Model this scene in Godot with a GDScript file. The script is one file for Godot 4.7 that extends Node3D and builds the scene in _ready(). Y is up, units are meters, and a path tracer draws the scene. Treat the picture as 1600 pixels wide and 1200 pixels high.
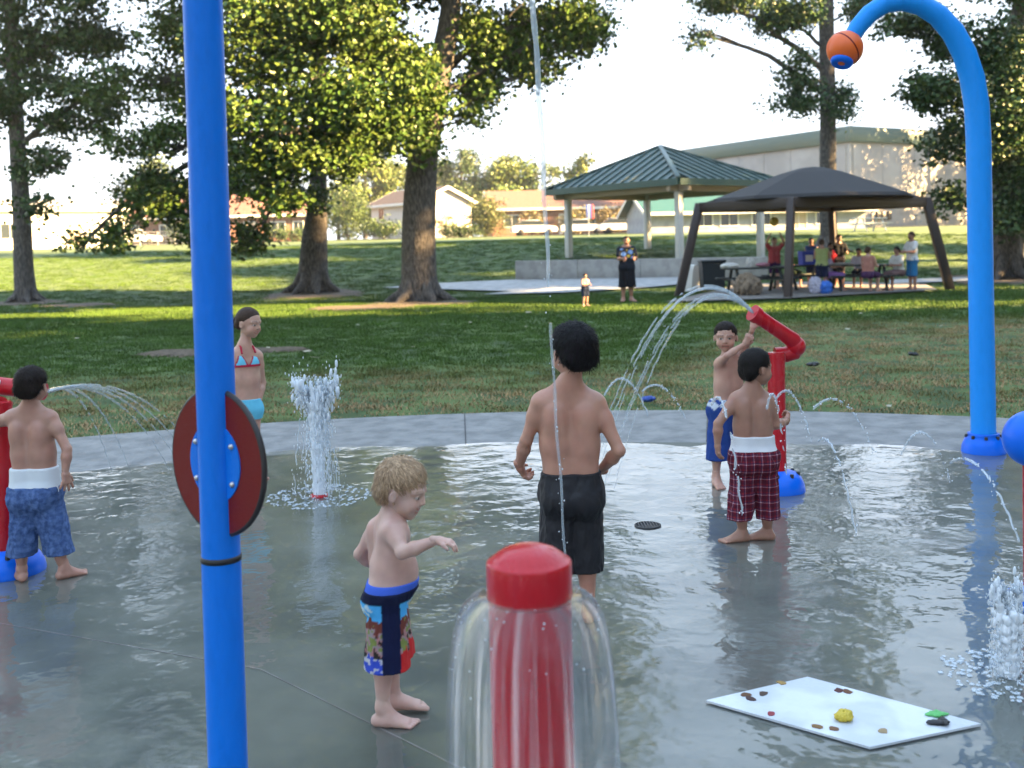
extends Node3D

# ---------------------------------------------------------------- names and metas
var used := {}
var M := {}

func numbered(called: String) -> String:
	if not used.has(called):
		used[called] = 0
		return called
	used[called] += 1
	return "%s_%03d" % [called, used[called]]

func tag(o: Node3D, label: String, category: String, group := "", kind := "") -> Node3D:
	if label: o.set_meta("label", label)
	if category: o.set_meta("category", category)
	if group: o.set_meta("group", group)
	if kind: o.set_meta("kind", kind)
	return o

func thing(called: String, label: String, category: String, where := Vector3.ZERO, turn := 0.0, group := "") -> Node3D:
	var o := Node3D.new()
	o.name = numbered(called)
	add_child(o)
	o.position = where
	o.rotation.y = turn
	tag(o, label, category, group)
	return o

func put(called: String, mesh: Mesh, mat: Material, parent: Node3D = null, where := Vector3.ZERO) -> MeshInstance3D:
	var o := MeshInstance3D.new()
	o.name = numbered(called) if parent == null else called
	o.mesh = mesh
	if mat: o.material_override = mat
	(self if parent == null else parent).add_child(o, true)
	o.position = where
	return o

func struct(called: String, mesh: Mesh, mat: Material) -> MeshInstance3D:
	var o := put(called, mesh, mat)
	o.set_meta("kind", "structure")
	return o

func copy_of(src: Node3D, where: Vector3, turn: float, label := "", group := "") -> Node3D:
	var base_name := str(src.name)
	if base_name.length() > 4 and base_name[-4] == "_" and base_name.right(3).is_valid_int(): base_name = base_name.left(-4)
	var c: Node3D = src.duplicate()
	c.name = numbered(base_name)
	add_child(c)
	c.position = where
	c.rotation.y = turn
	if label: c.set_meta("label", label)
	if group: c.set_meta("group", group)
	return c

func lin(r: float, g: float, b: float) -> Color:
	return Color(r, g, b).linear_to_srgb()

func ground_y(x: float, z: float) -> float:
	var d := -z
	if d <= 33.0: return 0.0
	var t := minf((d - 33.0) / 29.0, 1.0)
	var s := t * t * (3.0 - 2.0 * t) * 2.0
	if d > 62.0: s += (minf(d, 130.0) - 62.0) / 68.0
	return s

# ---------------------------------------------------------------- mesh building
class MB:
	var v := PackedVector3Array()
	var n := PackedVector3Array()
	var c := PackedColorArray()
	var uv := PackedVector2Array()
	var ix := PackedInt32Array()
	var col := Color.WHITE

	func vert(p: Vector3, nn: Vector3, u := Vector2.ZERO) -> int:
		v.append(p); n.append(nn); c.append(col); uv.append(u)
		return v.size() - 1

	func tri(a: int, b: int, d: int) -> void:
		var g := (v[b] - v[a]).cross(v[d] - v[a])
		if g.dot(n[a] + n[b] + n[d]) > 0.0:
			ix.append(a); ix.append(d); ix.append(b)
		else:
			ix.append(a); ix.append(b); ix.append(d)

	func flat(pts: Array) -> void:                      # one flat polygon (convex), its normal by the order of its corners
		var nn: Vector3 = (pts[1] - pts[0]).cross(pts[2] - pts[0]).normalized()
		var k := []
		for p in pts: k.append(vert(p, nn))
		for i in range(1, pts.size() - 1): tri(k[0], k[i], k[i + 1])

	func face(pts: Array, out: Vector3) -> void:        # a flat polygon that looks towards out
		var nn: Vector3 = (pts[1] - pts[0]).cross(pts[2] - pts[0]).normalized()
		if nn.dot(out) < 0.0: nn = -nn
		var k := []
		for p in pts: k.append(vert(p, nn))
		for i in range(1, pts.size() - 1): tri(k[0], k[i], k[i + 1])

	func box(at: Vector3, size: Vector3, b := Basis(), bev := 0.0) -> void:
		var h := size * 0.5
		if bev <= 0.0:
			for ax in 3:
				for s in [-1.0, 1.0]:
					var nn := Vector3.ZERO; nn[ax] = s
					var k := []
					for q in [[-1, -1], [1, -1], [1, 1], [-1, 1]]:
						var p := Vector3.ZERO
						p[ax] = s * h[ax]; p[(ax + 1) % 3] = q[0] * h[(ax + 1) % 3]; p[(ax + 2) % 3] = q[1] * h[(ax + 2) % 3]
						k.append(vert(at + b * p, b * nn))
					tri(k[0], k[1], k[2]); tri(k[0], k[2], k[3])
			return
		var id := {}
		for sx in [-1, 1]:
			for sy in [-1, 1]:
				for sz in [-1, 1]:
					for ax in 3:
						var p := Vector3(sx * (h.x - bev), sy * (h.y - bev), sz * (h.z - bev))
						var s3 := Vector3(sx, sy, sz)
						p[ax] = s3[ax] * h[ax]
						var nn := s3 * 0.35; nn[ax] = s3[ax] * 1.4
						id[[sx, sy, sz, ax]] = vert(at + b * p, b * nn.normalized())
		for ax in 3:
			var a1 := (ax + 1) % 3
			var a2 := (ax + 2) % 3
			for s in [-1, 1]:
				var k := []
				for q in [[-1, -1], [1, -1], [1, 1], [-1, 1]]:
					var w := [0, 0, 0]; w[ax] = s; w[a1] = q[0]; w[a2] = q[1]
					k.append(id[[w[0], w[1], w[2], ax]])
				tri(k[0], k[1], k[2]); tri(k[0], k[2], k[3])
			for s1 in [-1, 1]:
				for s2 in [-1, 1]:
					var e := []
					for s in [-1, 1]:
						var w := [0, 0, 0]; w[ax] = s; w[a1] = s1; w[a2] = s2
						e.append(id[[w[0], w[1], w[2], a1]]); e.append(id[[w[0], w[1], w[2], a2]])
					tri(e[0], e[1], e[3]); tri(e[0], e[3], e[2])
		for sx in [-1, 1]:
			for sy in [-1, 1]:
				for sz in [-1, 1]:
					tri(id[[sx, sy, sz, 0]], id[[sx, sy, sz, 1]], id[[sx, sy, sz, 2]])

	func bar(a: Vector3, b: Vector3, w: float, h: float, bev := 0.0, up := Vector3.UP) -> void:
		var z := (b - a).normalized()
		if absf(z.dot(up)) > 0.98: up = Vector3.RIGHT
		var x := up.cross(z).normalized()
		box((a + b) * 0.5, Vector3(w, h, a.distance_to(b)), Basis(x, z.cross(x), z), bev)

	func tube(pts: Array, rad: Array, sides := 12, cap := true, wob := 0.0, seed_at := 0.0, lobes := 0.0) -> void:
		var t0: Vector3 = (pts[1] - pts[0]).normalized()
		var x := t0.cross(Vector3.UP)
		if x.length() < 0.1: x = t0.cross(Vector3.RIGHT)
		x = x.normalized()
		var last := []
		var len := 0.0
		for i in pts.size():
			var t: Vector3
			if i == 0: t = (pts[1] - pts[0]).normalized()
			elif i == pts.size() - 1: t = (pts[i] - pts[i - 1]).normalized()
			else: t = (pts[i + 1] - pts[i - 1]).normalized()
			x = (x - t * x.dot(t)).normalized()
			var y := t.cross(x)
			if i > 0: len += pts[i].distance_to(pts[i - 1])
			var r: float = rad[i]
			var slope := 0.0
			if i > 0 and pts[i].distance_to(pts[i - 1]) > 1e-5: slope = (rad[i - 1] - r) / pts[i].distance_to(pts[i - 1])
			var ring := []
			for k in sides + 1:
				var a := TAU * (k % sides) / sides
				var dir := x * cos(a) + y * sin(a)
				var rr := r
				if wob > 0.0:
					rr *= 1.0 + wob * (sin(a * 3.0 + seed_at + len * 0.7) * 0.5 + sin(a * 7.0 - len * 1.9 + seed_at * 2.0) * 0.35 + sin(a * 13.0 + seed_at * 5.0 + len * 0.4) * 0.3)
				if lobes > 0.0: rr *= 1.0 + lobes * maxf(0.0, 1.0 - float(i) / 3.0) * (0.5 + 0.5 * sin(a * 5.0 + seed_at * 3.0))
				ring.append(vert(pts[i] + dir * rr, (dir + t * slope * 0.6).normalized(), Vector2(float(k) / sides, len)))
			if i > 0:
				for k in sides:
					tri(last[k], last[k + 1], ring[k + 1]); tri(last[k], ring[k + 1], ring[k])
			last = ring
			if cap and (i == 0 or i == pts.size() - 1) and r > 1e-4:
				var nn := t if i > 0 else -t
				var m := vert(pts[i], nn)
				var q := []
				for k in sides: q.append(vert(v[ring[k]], nn))
				for k in sides: tri(m, q[k], q[(k + 1) % sides])

	func lathe(prof: Array, at := Vector3.ZERO, b := Basis(), sides := 24) -> void:   # prof: Vector2(radius, height), smooth
		var last := []
		for i in prof.size():
			var d: Vector2
			if i == 0: d = prof[1] - prof[0]
			elif i == prof.size() - 1: d = prof[i] - prof[i - 1]
			else: d = (prof[i] - prof[i - 1]).normalized() + (prof[i + 1] - prof[i]).normalized()
			var nn2 := Vector2(d.y, -d.x).normalized()
			var ring := []
			for k in sides + 1:
				var a := TAU * (k % sides) / sides
				ring.append(vert(at + b * Vector3(cos(a) * prof[i].x, prof[i].y, sin(a) * prof[i].x), b * Vector3(cos(a) * nn2.x, nn2.y, sin(a) * nn2.x), Vector2(float(k) / sides, prof[i].y)))
			if i > 0:
				for k in sides:
					tri(last[k], last[k + 1], ring[k + 1]); tri(last[k], ring[k + 1], ring[k])
			last = ring

	func ball(at: Vector3, r: Vector3, b := Basis(), su := 16, sv := 10) -> void:
		var last := []
		for j in sv + 1:
			var e := PI * j / sv
			var ring := []
			for k in su + 1:
				var a := TAU * (k % su) / su
				var d := Vector3(cos(a) * sin(e), cos(e), sin(a) * sin(e))
				ring.append(vert(at + b * (d * r), (b * (d / r)).normalized()))
			if j > 0:
				for k in su:
					tri(last[k], last[k + 1], ring[k + 1]); tri(last[k], ring[k + 1], ring[k])
			last = ring

	func prism(poly: Array, depth: float, at := Vector3.ZERO, b := Basis()) -> void:  # poly in x,y (any simple outline), extruded -depth/2..depth/2 in z
		var pp := PackedVector2Array(poly)
		var t := Geometry2D.triangulate_polygon(pp)
		for s in [-1.0, 1.0]:
			var k := []
			for p in poly: k.append(vert(at + b * Vector3(p.x, p.y, s * depth * 0.5), b * Vector3(0, 0, s)))
			for i in range(0, t.size(), 3): tri(k[t[i]], k[t[i + 1]], k[t[i + 2]])
		var cw := Geometry2D.is_polygon_clockwise(pp)
		for i in poly.size():
			var p: Vector2 = poly[i]
			var q: Vector2 = poly[(i + 1) % poly.size()]
			var e := (q - p).normalized()
			var nn := Vector3(e.y, -e.x, 0) * (1.0 if not cw else -1.0)
			# outward for a counter-clockwise outline
			var k := [vert(at + b * Vector3(p.x, p.y, -depth * 0.5), b * nn), vert(at + b * Vector3(q.x, q.y, -depth * 0.5), b * nn), vert(at + b * Vector3(q.x, q.y, depth * 0.5), b * nn), vert(at + b * Vector3(p.x, p.y, depth * 0.5), b * nn)]
			tri(k[0], k[1], k[2]); tri(k[0], k[2], k[3])

	func add(o: MB) -> void:
		var off := v.size()
		v.append_array(o.v); n.append_array(o.n); c.append_array(o.c); uv.append_array(o.uv)
		for i in o.ix: ix.append(i + off)

	func mesh() -> ArrayMesh:
		var arr := []
		arr.resize(Mesh.ARRAY_MAX)
		arr[Mesh.ARRAY_VERTEX] = v; arr[Mesh.ARRAY_NORMAL] = n; arr[Mesh.ARRAY_COLOR] = c; arr[Mesh.ARRAY_TEX_UV] = uv; arr[Mesh.ARRAY_INDEX] = ix
		var m := ArrayMesh.new()
		m.add_surface_from_arrays(Mesh.PRIMITIVE_TRIANGLES, arr)
		return m

# ---------------------------------------------------------------- a field of blended shapes, meshed with surface nets (bodies, hair, cloth)
class Blob:
	var prims := []       # [kind, a, b, ra, rb, k, basis, sub]
	var clips := []       # [normal, d]: keeps where normal . p <= d
	var noise_fn: Callable
	var color_fn: Callable

	func cap(a: Vector3, b: Vector3, ra: float, rb: float, k := 0.02) -> void:
		prims.append([0, a, b, ra, rb, k, Basis(), false])

	func ell(at: Vector3, r: Vector3, b := Basis(), k := 0.02, sub := false) -> void:
		prims.append([1, at, r, 0.0, 0.0, k, b.inverse(), sub, b])

	func clip(nn: Vector3, through: Vector3) -> void:
		clips.append([nn, nn.dot(through)])

	func into(mb: MB, cell: float) -> void:
		var lo := Vector3(1e9, 1e9, 1e9)
		var hi := -lo
		for p in prims:
			if p[7]: continue
			if p[0] == 0:
				var r: float = maxf(p[3], p[4])
				lo = lo.min(p[1] - Vector3.ONE * r); hi = hi.max(p[1] + Vector3.ONE * r)
				lo = lo.min(p[2] - Vector3.ONE * r); hi = hi.max(p[2] + Vector3.ONE * r)
			else:
				var r: float = maxf(p[2].x, maxf(p[2].y, p[2].z))
				lo = lo.min(p[1] - Vector3.ONE * r); hi = hi.max(p[1] + Vector3.ONE * r)
		lo -= Vector3.ONE * cell * 3.0
		hi += Vector3.ONE * cell * 3.0
		var nx := int((hi.x - lo.x) / cell) + 2
		var ny := int((hi.y - lo.y) / cell) + 2
		var nz := int((hi.z - lo.z) / cell) + 2
		var g := PackedFloat32Array()
		g.resize(nx * ny * nz)
		g.fill(1.0)
		var sy := nx
		var sz := nx * ny
		for p in prims:
			var k: float = p[5]
			var pad := k + cell * 2.5
			var plo: Vector3
			var phi: Vector3
			var a: Vector3 = p[1]
			if p[0] == 0:
				var b: Vector3 = p[2]
				plo = a.min(b) - Vector3.ONE * (maxf(p[3], p[4]) + pad)
				phi = a.max(b) + Vector3.ONE * (maxf(p[3], p[4]) + pad)
			else:
				var q: Basis = p[8]
				var r: Vector3 = p[2]
				var e := Vector3(sqrt(pow(q.x.x * r.x, 2) + pow(q.y.x * r.y, 2) + pow(q.z.x * r.z, 2)), sqrt(pow(q.x.y * r.x, 2) + pow(q.y.y * r.y, 2) + pow(q.z.y * r.z, 2)), sqrt(pow(q.x.z * r.x, 2) + pow(q.y.z * r.y, 2) + pow(q.z.z * r.z, 2)))
				plo = a - e - Vector3.ONE * pad
				phi = a + e + Vector3.ONE * pad
			var i0 := maxi(0, int((plo.x - lo.x) / cell)); var i1 := mini(nx - 1, int((phi.x - lo.x) / cell) + 1)
			var j0 := maxi(0, int((plo.y - lo.y) / cell)); var j1 := mini(ny - 1, int((phi.y - lo.y) / cell) + 1)
			var l0 := maxi(0, int((plo.z - lo.z) / cell)); var l1 := mini(nz - 1, int((phi.z - lo.z) / cell) + 1)
			var capsule: bool = p[0] == 0
			var ba: Vector3 = (p[2] - a) if capsule else Vector3.ZERO
			var bb := maxf(ba.length_squared(), 1e-9)
			var ra: float = p[3]
			var dr: float = p[4] - p[3]
			var inv: Basis = p[6]
			var rr: Vector3 = Vector3.ONE if capsule else p[2]
			var rm: float = minf(rr.x, minf(rr.y, rr.z))
			var sub: bool = p[7]
			for l in range(l0, l1 + 1):
				for j in range(j0, j1 + 1):
					var row := l * sz + j * sy
					for i in range(i0, i1 + 1):
						var d: float
						var pos := Vector3(lo.x + i * cell, lo.y + j * cell, lo.z + l * cell) - a
						if capsule:
							var t := clampf(pos.dot(ba) / bb, 0.0, 1.0)
							d = (pos - ba * t).length() - ra - dr * t
						else:
							var q := inv * pos
							var k0 := (q / rr).length()
							var k1 := (q / (rr * rr)).length()
							d = k0 * (k0 - 1.0) / k1 if k1 > 1e-6 else -rm
						var o := g[row + i]
						if sub:
							var h := maxf(k - absf(o + d), 0.0) / k
							g[row + i] = maxf(o, -d) + h * h * k * 0.25
						else:
							var h := maxf(k - absf(o - d), 0.0) / k
							g[row + i] = minf(o, d) - h * h * k * 0.25
		if noise_fn.is_valid() or clips:
			var band := cell * 4.0
			for l in nz:
				for j in ny:
					for i in nx:
						var at := l * sz + j * sy + i
						var o := g[at]
						if o > band: continue
						var pos := Vector3(lo.x + i * cell, lo.y + j * cell, lo.z + l * cell)
						if noise_fn.is_valid() and o > -band: o += noise_fn.call(pos)
						for cl in clips:
							o = maxf(o, cl[0].dot(pos) - cl[1])
						g[at] = o
		# surface nets
		var ids := PackedInt32Array()
		ids.resize(nx * ny * nz)
		ids.fill(-1)
		var offs := [0, 1, sy, sy + 1, sz, sz + 1, sz + sy, sz + sy + 1]
		var cs := [Vector3(0, 0, 0), Vector3(1, 0, 0), Vector3(0, 1, 0), Vector3(1, 1, 0), Vector3(0, 0, 1), Vector3(1, 0, 1), Vector3(0, 1, 1), Vector3(1, 1, 1)]
		var edges := [[0, 1], [2, 3], [4, 5], [6, 7], [0, 2], [1, 3], [4, 6], [5, 7], [0, 4], [1, 5], [2, 6], [3, 7]]
		for l in nz - 1:
			for j in ny - 1:
				var row := l * sz + j * sy
				for i in nx - 1:
					var at := row + i
					var g0 := g[at]
					if absf(g0) > cell * 4.0: continue
					var s := 0
					for q in 8:
						if g[at + offs[q]] < 0.0: s += 1
					if s == 0 or s == 8: continue
					var sum := Vector3.ZERO
					var cnt := 0
					for e in edges:
						var d0 := g[at + offs[e[0]]]
						var d1 := g[at + offs[e[1]]]
						if (d0 < 0.0) != (d1 < 0.0):
							sum += cs[e[0]].lerp(cs[e[1]], d0 / (d0 - d1)); cnt += 1
					var f := sum / cnt
					var pos := lo + (Vector3(i, j, l) + f) * cell
					var gx := lerpf(lerpf(g[at + 1] - g0, g[at + sy + 1] - g[at + sy], f.y), lerpf(g[at + sz + 1] - g[at + sz], g[at + sz + sy + 1] - g[at + sz + sy], f.y), f.z)
					var gy := lerpf(lerpf(g[at + sy] - g0, g[at + sy + 1] - g[at + 1], f.x), lerpf(g[at + sz + sy] - g[at + sz], g[at + sz + sy + 1] - g[at + sz + 1], f.x), f.z)
					var gz := lerpf(lerpf(g[at + sz] - g0, g[at + sz + 1] - g[at + 1], f.x), lerpf(g[at + sz + sy] - g[at + sy], g[at + sz + sy + 1] - g[at + sy + 1], f.x), f.y)
					var nn := Vector3(gx, gy, gz).normalized()
					if color_fn.is_valid(): mb.col = color_fn.call(pos, nn)
					ids[at] = mb.vert(pos, nn)
		for l in range(1, nz - 1):
			for j in range(1, ny - 1):
				var row := l * sz + j * sy
				for i in range(1, nx - 1):
					var at := row + i
					var g0 := g[at]
					if absf(g0) > cell * 4.0: continue
					var inside := g0 < 0.0
					if (g[at + 1] < 0.0) != inside: quad(mb, ids[at], ids[at - sy], ids[at - sy - sz], ids[at - sz])
					if (g[at + sy] < 0.0) != inside: quad(mb, ids[at], ids[at - 1], ids[at - 1 - sz], ids[at - sz])
					if (g[at + sz] < 0.0) != inside: quad(mb, ids[at], ids[at - 1], ids[at - 1 - sy], ids[at - sy])

	func quad(mb: MB, a: int, b: int, c: int, d: int) -> void:
		if a < 0 or b < 0 or c < 0 or d < 0: return
		mb.tri(a, b, c); mb.tri(a, c, d)


# ---------------------------------------------------------------- people
func hand_into(mb: MB, wr: Vector3, d: Vector3, palm: Vector3, thumb: Vector3, u: float, cell: float, curl: float, colr: Callable, spread := 0.25) -> void:
	# wr wrist, d the way the hand points, palm the way the palm looks; the thumb leaves the side of the palm near the wrist
	d = d.normalized()
	palm = (palm - d * palm.dot(d)).normalized()
	var side := d.cross(palm).normalized()
	if side.dot(thumb) < 0.0: side = -side
	var b := Blob.new()
	b.color_fn = colr
	var w := 0.022 * u
	b.cap(wr - d * 0.015 * u, wr + d * 0.012 * u, 0.0165 * u, 0.0165 * u, 0.012 * u)
	for s in 3:
		var o := side * (s - 1) * w * 0.62
		b.cap(wr + d * 0.012 * u + o * 0.6, wr + d * 0.052 * u + o, 0.0125 * u, 0.0105 * u, 0.010 * u)
	var lens := [0.040, 0.045, 0.041, 0.033]
	for f in 4:
		var o := side * (1.5 - f) * w * 0.66
		var root := wr + d * (0.052 - absf(f - 1.2) * 0.003) * u + o
		var fd := (d + side * (1.5 - f) * spread * 0.35).normalized()
		var len: float = lens[f] * u
		var a1 := curl * 0.7
		var d1 := (fd * cos(a1) + palm * sin(a1)).normalized()
		var p1 := root + d1 * len * 0.52
		var a2 := curl * 1.7
		var d2 := (fd * cos(a2) + palm * sin(a2)).normalized()
		var p2 := p1 + d2 * len * 0.3
		var a3 := curl * 2.3
		var d3 := (fd * cos(a3) + palm * sin(a3)).normalized()
		var p3 := p2 + d3 * len * 0.22
		b.cap(root, p1, 0.0078 * u, 0.0070 * u, 0.004 * u)
		b.cap(p1, p2, 0.0070 * u, 0.0064 * u, 0.004 * u)
		b.cap(p2, p3, 0.0064 * u, 0.0055 * u, 0.004 * u)
	var t0 := wr + d * 0.014 * u + side * w * 0.6
	var td := (d * 0.75 + side * 0.75 + palm * 0.35 * (0.4 + curl)).normalized()
	var t1 := t0 + td * 0.026 * u
	var t2 := t1 + (td * 0.6 + d * 0.5 + palm * 0.5 * curl).normalized() * 0.022 * u
	b.cap(t0, t1, 0.0105 * u, 0.0085 * u, 0.008 * u)
	b.cap(t1, t2, 0.0080 * u, 0.0065 * u, 0.004 * u)
	b.into(mb, cell)

func foot_into(mb: MB, an: Vector3, toe: Vector3, floor_y: float, u: float, cell: float, inner: float, colr: Callable) -> void:
	var t := Vector3(toe.x, 0, toe.z).normalized()
	var side := t.cross(Vector3.UP) * inner
	var b := Blob.new()
	b.color_fn = colr
	var gy := Vector3(an.x, floor_y, an.z)
	var heel := gy - t * 0.022 * u + Vector3.UP * 0.023 * u
	b.cap(an + Vector3.UP * 0.03 * u, an - Vector3.UP * 0.005 * u, 0.025 * u, 0.027 * u, 0.02 * u)
	b.cap(heel, heel + t * 0.03 * u, 0.025 * u, 0.026 * u, 0.02 * u)
	for s in 3:
		var o := side * (s - 1) * 0.017 * u
		b.cap(gy + t * 0.015 * u + o * 0.6 + Vector3.UP * 0.028 * u, gy + t * 0.092 * u + o + Vector3.UP * 0.014 * u, 0.022 * u, 0.0145 * u, 0.016 * u)
	b.cap(an, gy + t * 0.05 * u + Vector3.UP * 0.028 * u, 0.024 * u, 0.018 * u, 0.02 * u)
	var lens := [0.036, 0.032, 0.028, 0.023, 0.018]
	for f in 5:
		var o := side * (1.9 - f) * 0.0125 * u
		var r: float = [0.011, 0.0082, 0.0078, 0.0074, 0.0072][f] * u
		var root := gy + t * 0.092 * u + o + Vector3.UP * 0.013 * u
		b.cap(root, root + (t + side * (1.9 - f) * 0.05) * lens[f] * u - Vector3.UP * 0.004 * u, r, r, 0.005 * u)
	b.clip(Vector3.DOWN, Vector3(0, floor_y + 0.001, 0))
	b.into(mb, cell)

func head_basis(look: Vector3, up: Vector3) -> Basis:
	var z := look.normalized()
	var y := (up - z * up.dot(z)).normalized()
	return Basis(y.cross(z), y, z)

func head_into(mb: MB, at: Vector3, b: Basis, s: float, cell: float, skin: Color, o: Dictionary, neck: Vector3) -> void:
	var h := Blob.new()
	var L := func(x: float, y: float, z: float) -> Vector3: return at + b * (Vector3(x, y, z) * s)
	h.ell(L.call(0, 0.10, -0.05), Vector3(0.375, 0.40, 0.43) * s, b, 0.05 * s)
	h.ell(L.call(0, -0.17, 0.13), Vector3(0.285, 0.31, 0.27) * s, b, 0.10 * s)
	h.ell(L.call(0, -0.395, 0.25), Vector3(0.10, 0.085, 0.09) * s, b, 0.10 * s)
	var stub: Vector3 = L.call(0, -0.16, -0.09)
	h.cap(stub, stub + (neck - stub).normalized() * 0.36 * s, 0.185 * s, 0.165 * s, 0.08 * s)
	for q in [-1.0, 1.0]:
		h.ell(L.call(0.17 * q, -0.20, 0.24), Vector3(0.13, 0.13, 0.12) * s, b, 0.08 * s)
		h.cap(L.call(0.08 * q, 0.075, 0.37), L.call(0.24 * q, 0.07, 0.29), 0.04 * s, 0.035 * s, 0.06 * s)
		h.ell(L.call(0.15 * q, -0.02, 0.42), Vector3(0.075, 0.055, 0.06) * s, b, 0.05 * s, true)
	h.cap(L.call(0, 0.02, 0.375), L.call(0, -0.12, 0.425), 0.030 * s, 0.045 * s, 0.05 * s)
	for q in [-1.0, 1.0]:
		h.ell(L.call(0.045 * q, -0.145, 0.395), Vector3(0.035, 0.03, 0.04) * s, b, 0.025 * s)
		h.ell(L.call(0.148 * q, -0.02, 0.315), Vector3(0.062, 0.056, 0.06) * s, b, 0.01 * s)
		h.ell(L.call(0.385 * q, -0.07, -0.02), Vector3(0.035, 0.115, 0.075) * s, b * Basis(Vector3.UP, -0.35 * q), 0.03 * s)
		h.ell(L.call(0.43 * q, -0.06, 0.0), Vector3(0.03, 0.07, 0.035) * s, b, 0.03 * s, true)
	h.cap(L.call(-0.075, -0.262, 0.352), L.call(0.075, -0.262, 0.352), 0.026 * s, 0.026 * s, 0.022 * s)
	h.cap(L.call(-0.06, -0.305, 0.345), L.call(0.06, -0.305, 0.345), 0.028 * s, 0.028 * s, 0.022 * s)
	h.cap(L.call(-0.10, -0.283, 0.365), L.call(0.10, -0.283, 0.365), 0.001 * s, 0.001 * s, 0.004 * s)
	var inv := b.inverse()
	var brow: Color = o.get("brow", Color(0.03, 0.02, 0.015))
	var smile: float = o.get("smile", 0.0)
	h.color_fn = func(p: Vector3, _n: Vector3) -> Color:
		var q: Vector3 = inv * (p - at) / s
		var ax := absf(q.x)
		var c := skin
		if q.z > 0.1:
			var e := Vector2((ax - 0.148) / 0.062, (q.y + 0.022) / 0.028)
			if e.length() < 1.0 and q.z > 0.3:
				var iris := Vector2(ax - 0.148, q.y + 0.02).length()
				return Color(0.02, 0.013, 0.01) if iris < 0.036 else Color(0.42, 0.39, 0.37)
			if e.length() < 1.35 and q.y > -0.03: c = c.lerp(brow, 0.6)
			var by := 0.085 - pow((ax - 0.15) / 0.14, 2.0) * 0.03
			if absf(q.y - by - 0.02) < 0.016 and ax > 0.06 and ax < 0.25: c = c.lerp(brow, 0.55)
			var ly := -0.285 + smile * ax * ax * 2.5
			if absf(q.y - ly) < 0.052 and ax < 0.115 + smile * 0.04: c = skin * Color(0.92, 0.58, 0.58)
			if absf(q.y - ly) < 0.012 and ax < 0.11 + smile * 0.04: c = skin * 0.35 if smile < 0.5 else Color(0.5, 0.46, 0.42)
			if Vector2(ax - 0.045, q.y + 0.168).length() < 0.02: c = skin * 0.4
			var blush := clampf(1.0 - Vector2(ax - 0.19, q.y + 0.16).length() / 0.14, 0.0, 1.0)
			c = c.lerp(c * Color(1.08, 0.82, 0.80), blush * 0.6)
		return c
	h.into(mb, cell)

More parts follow.
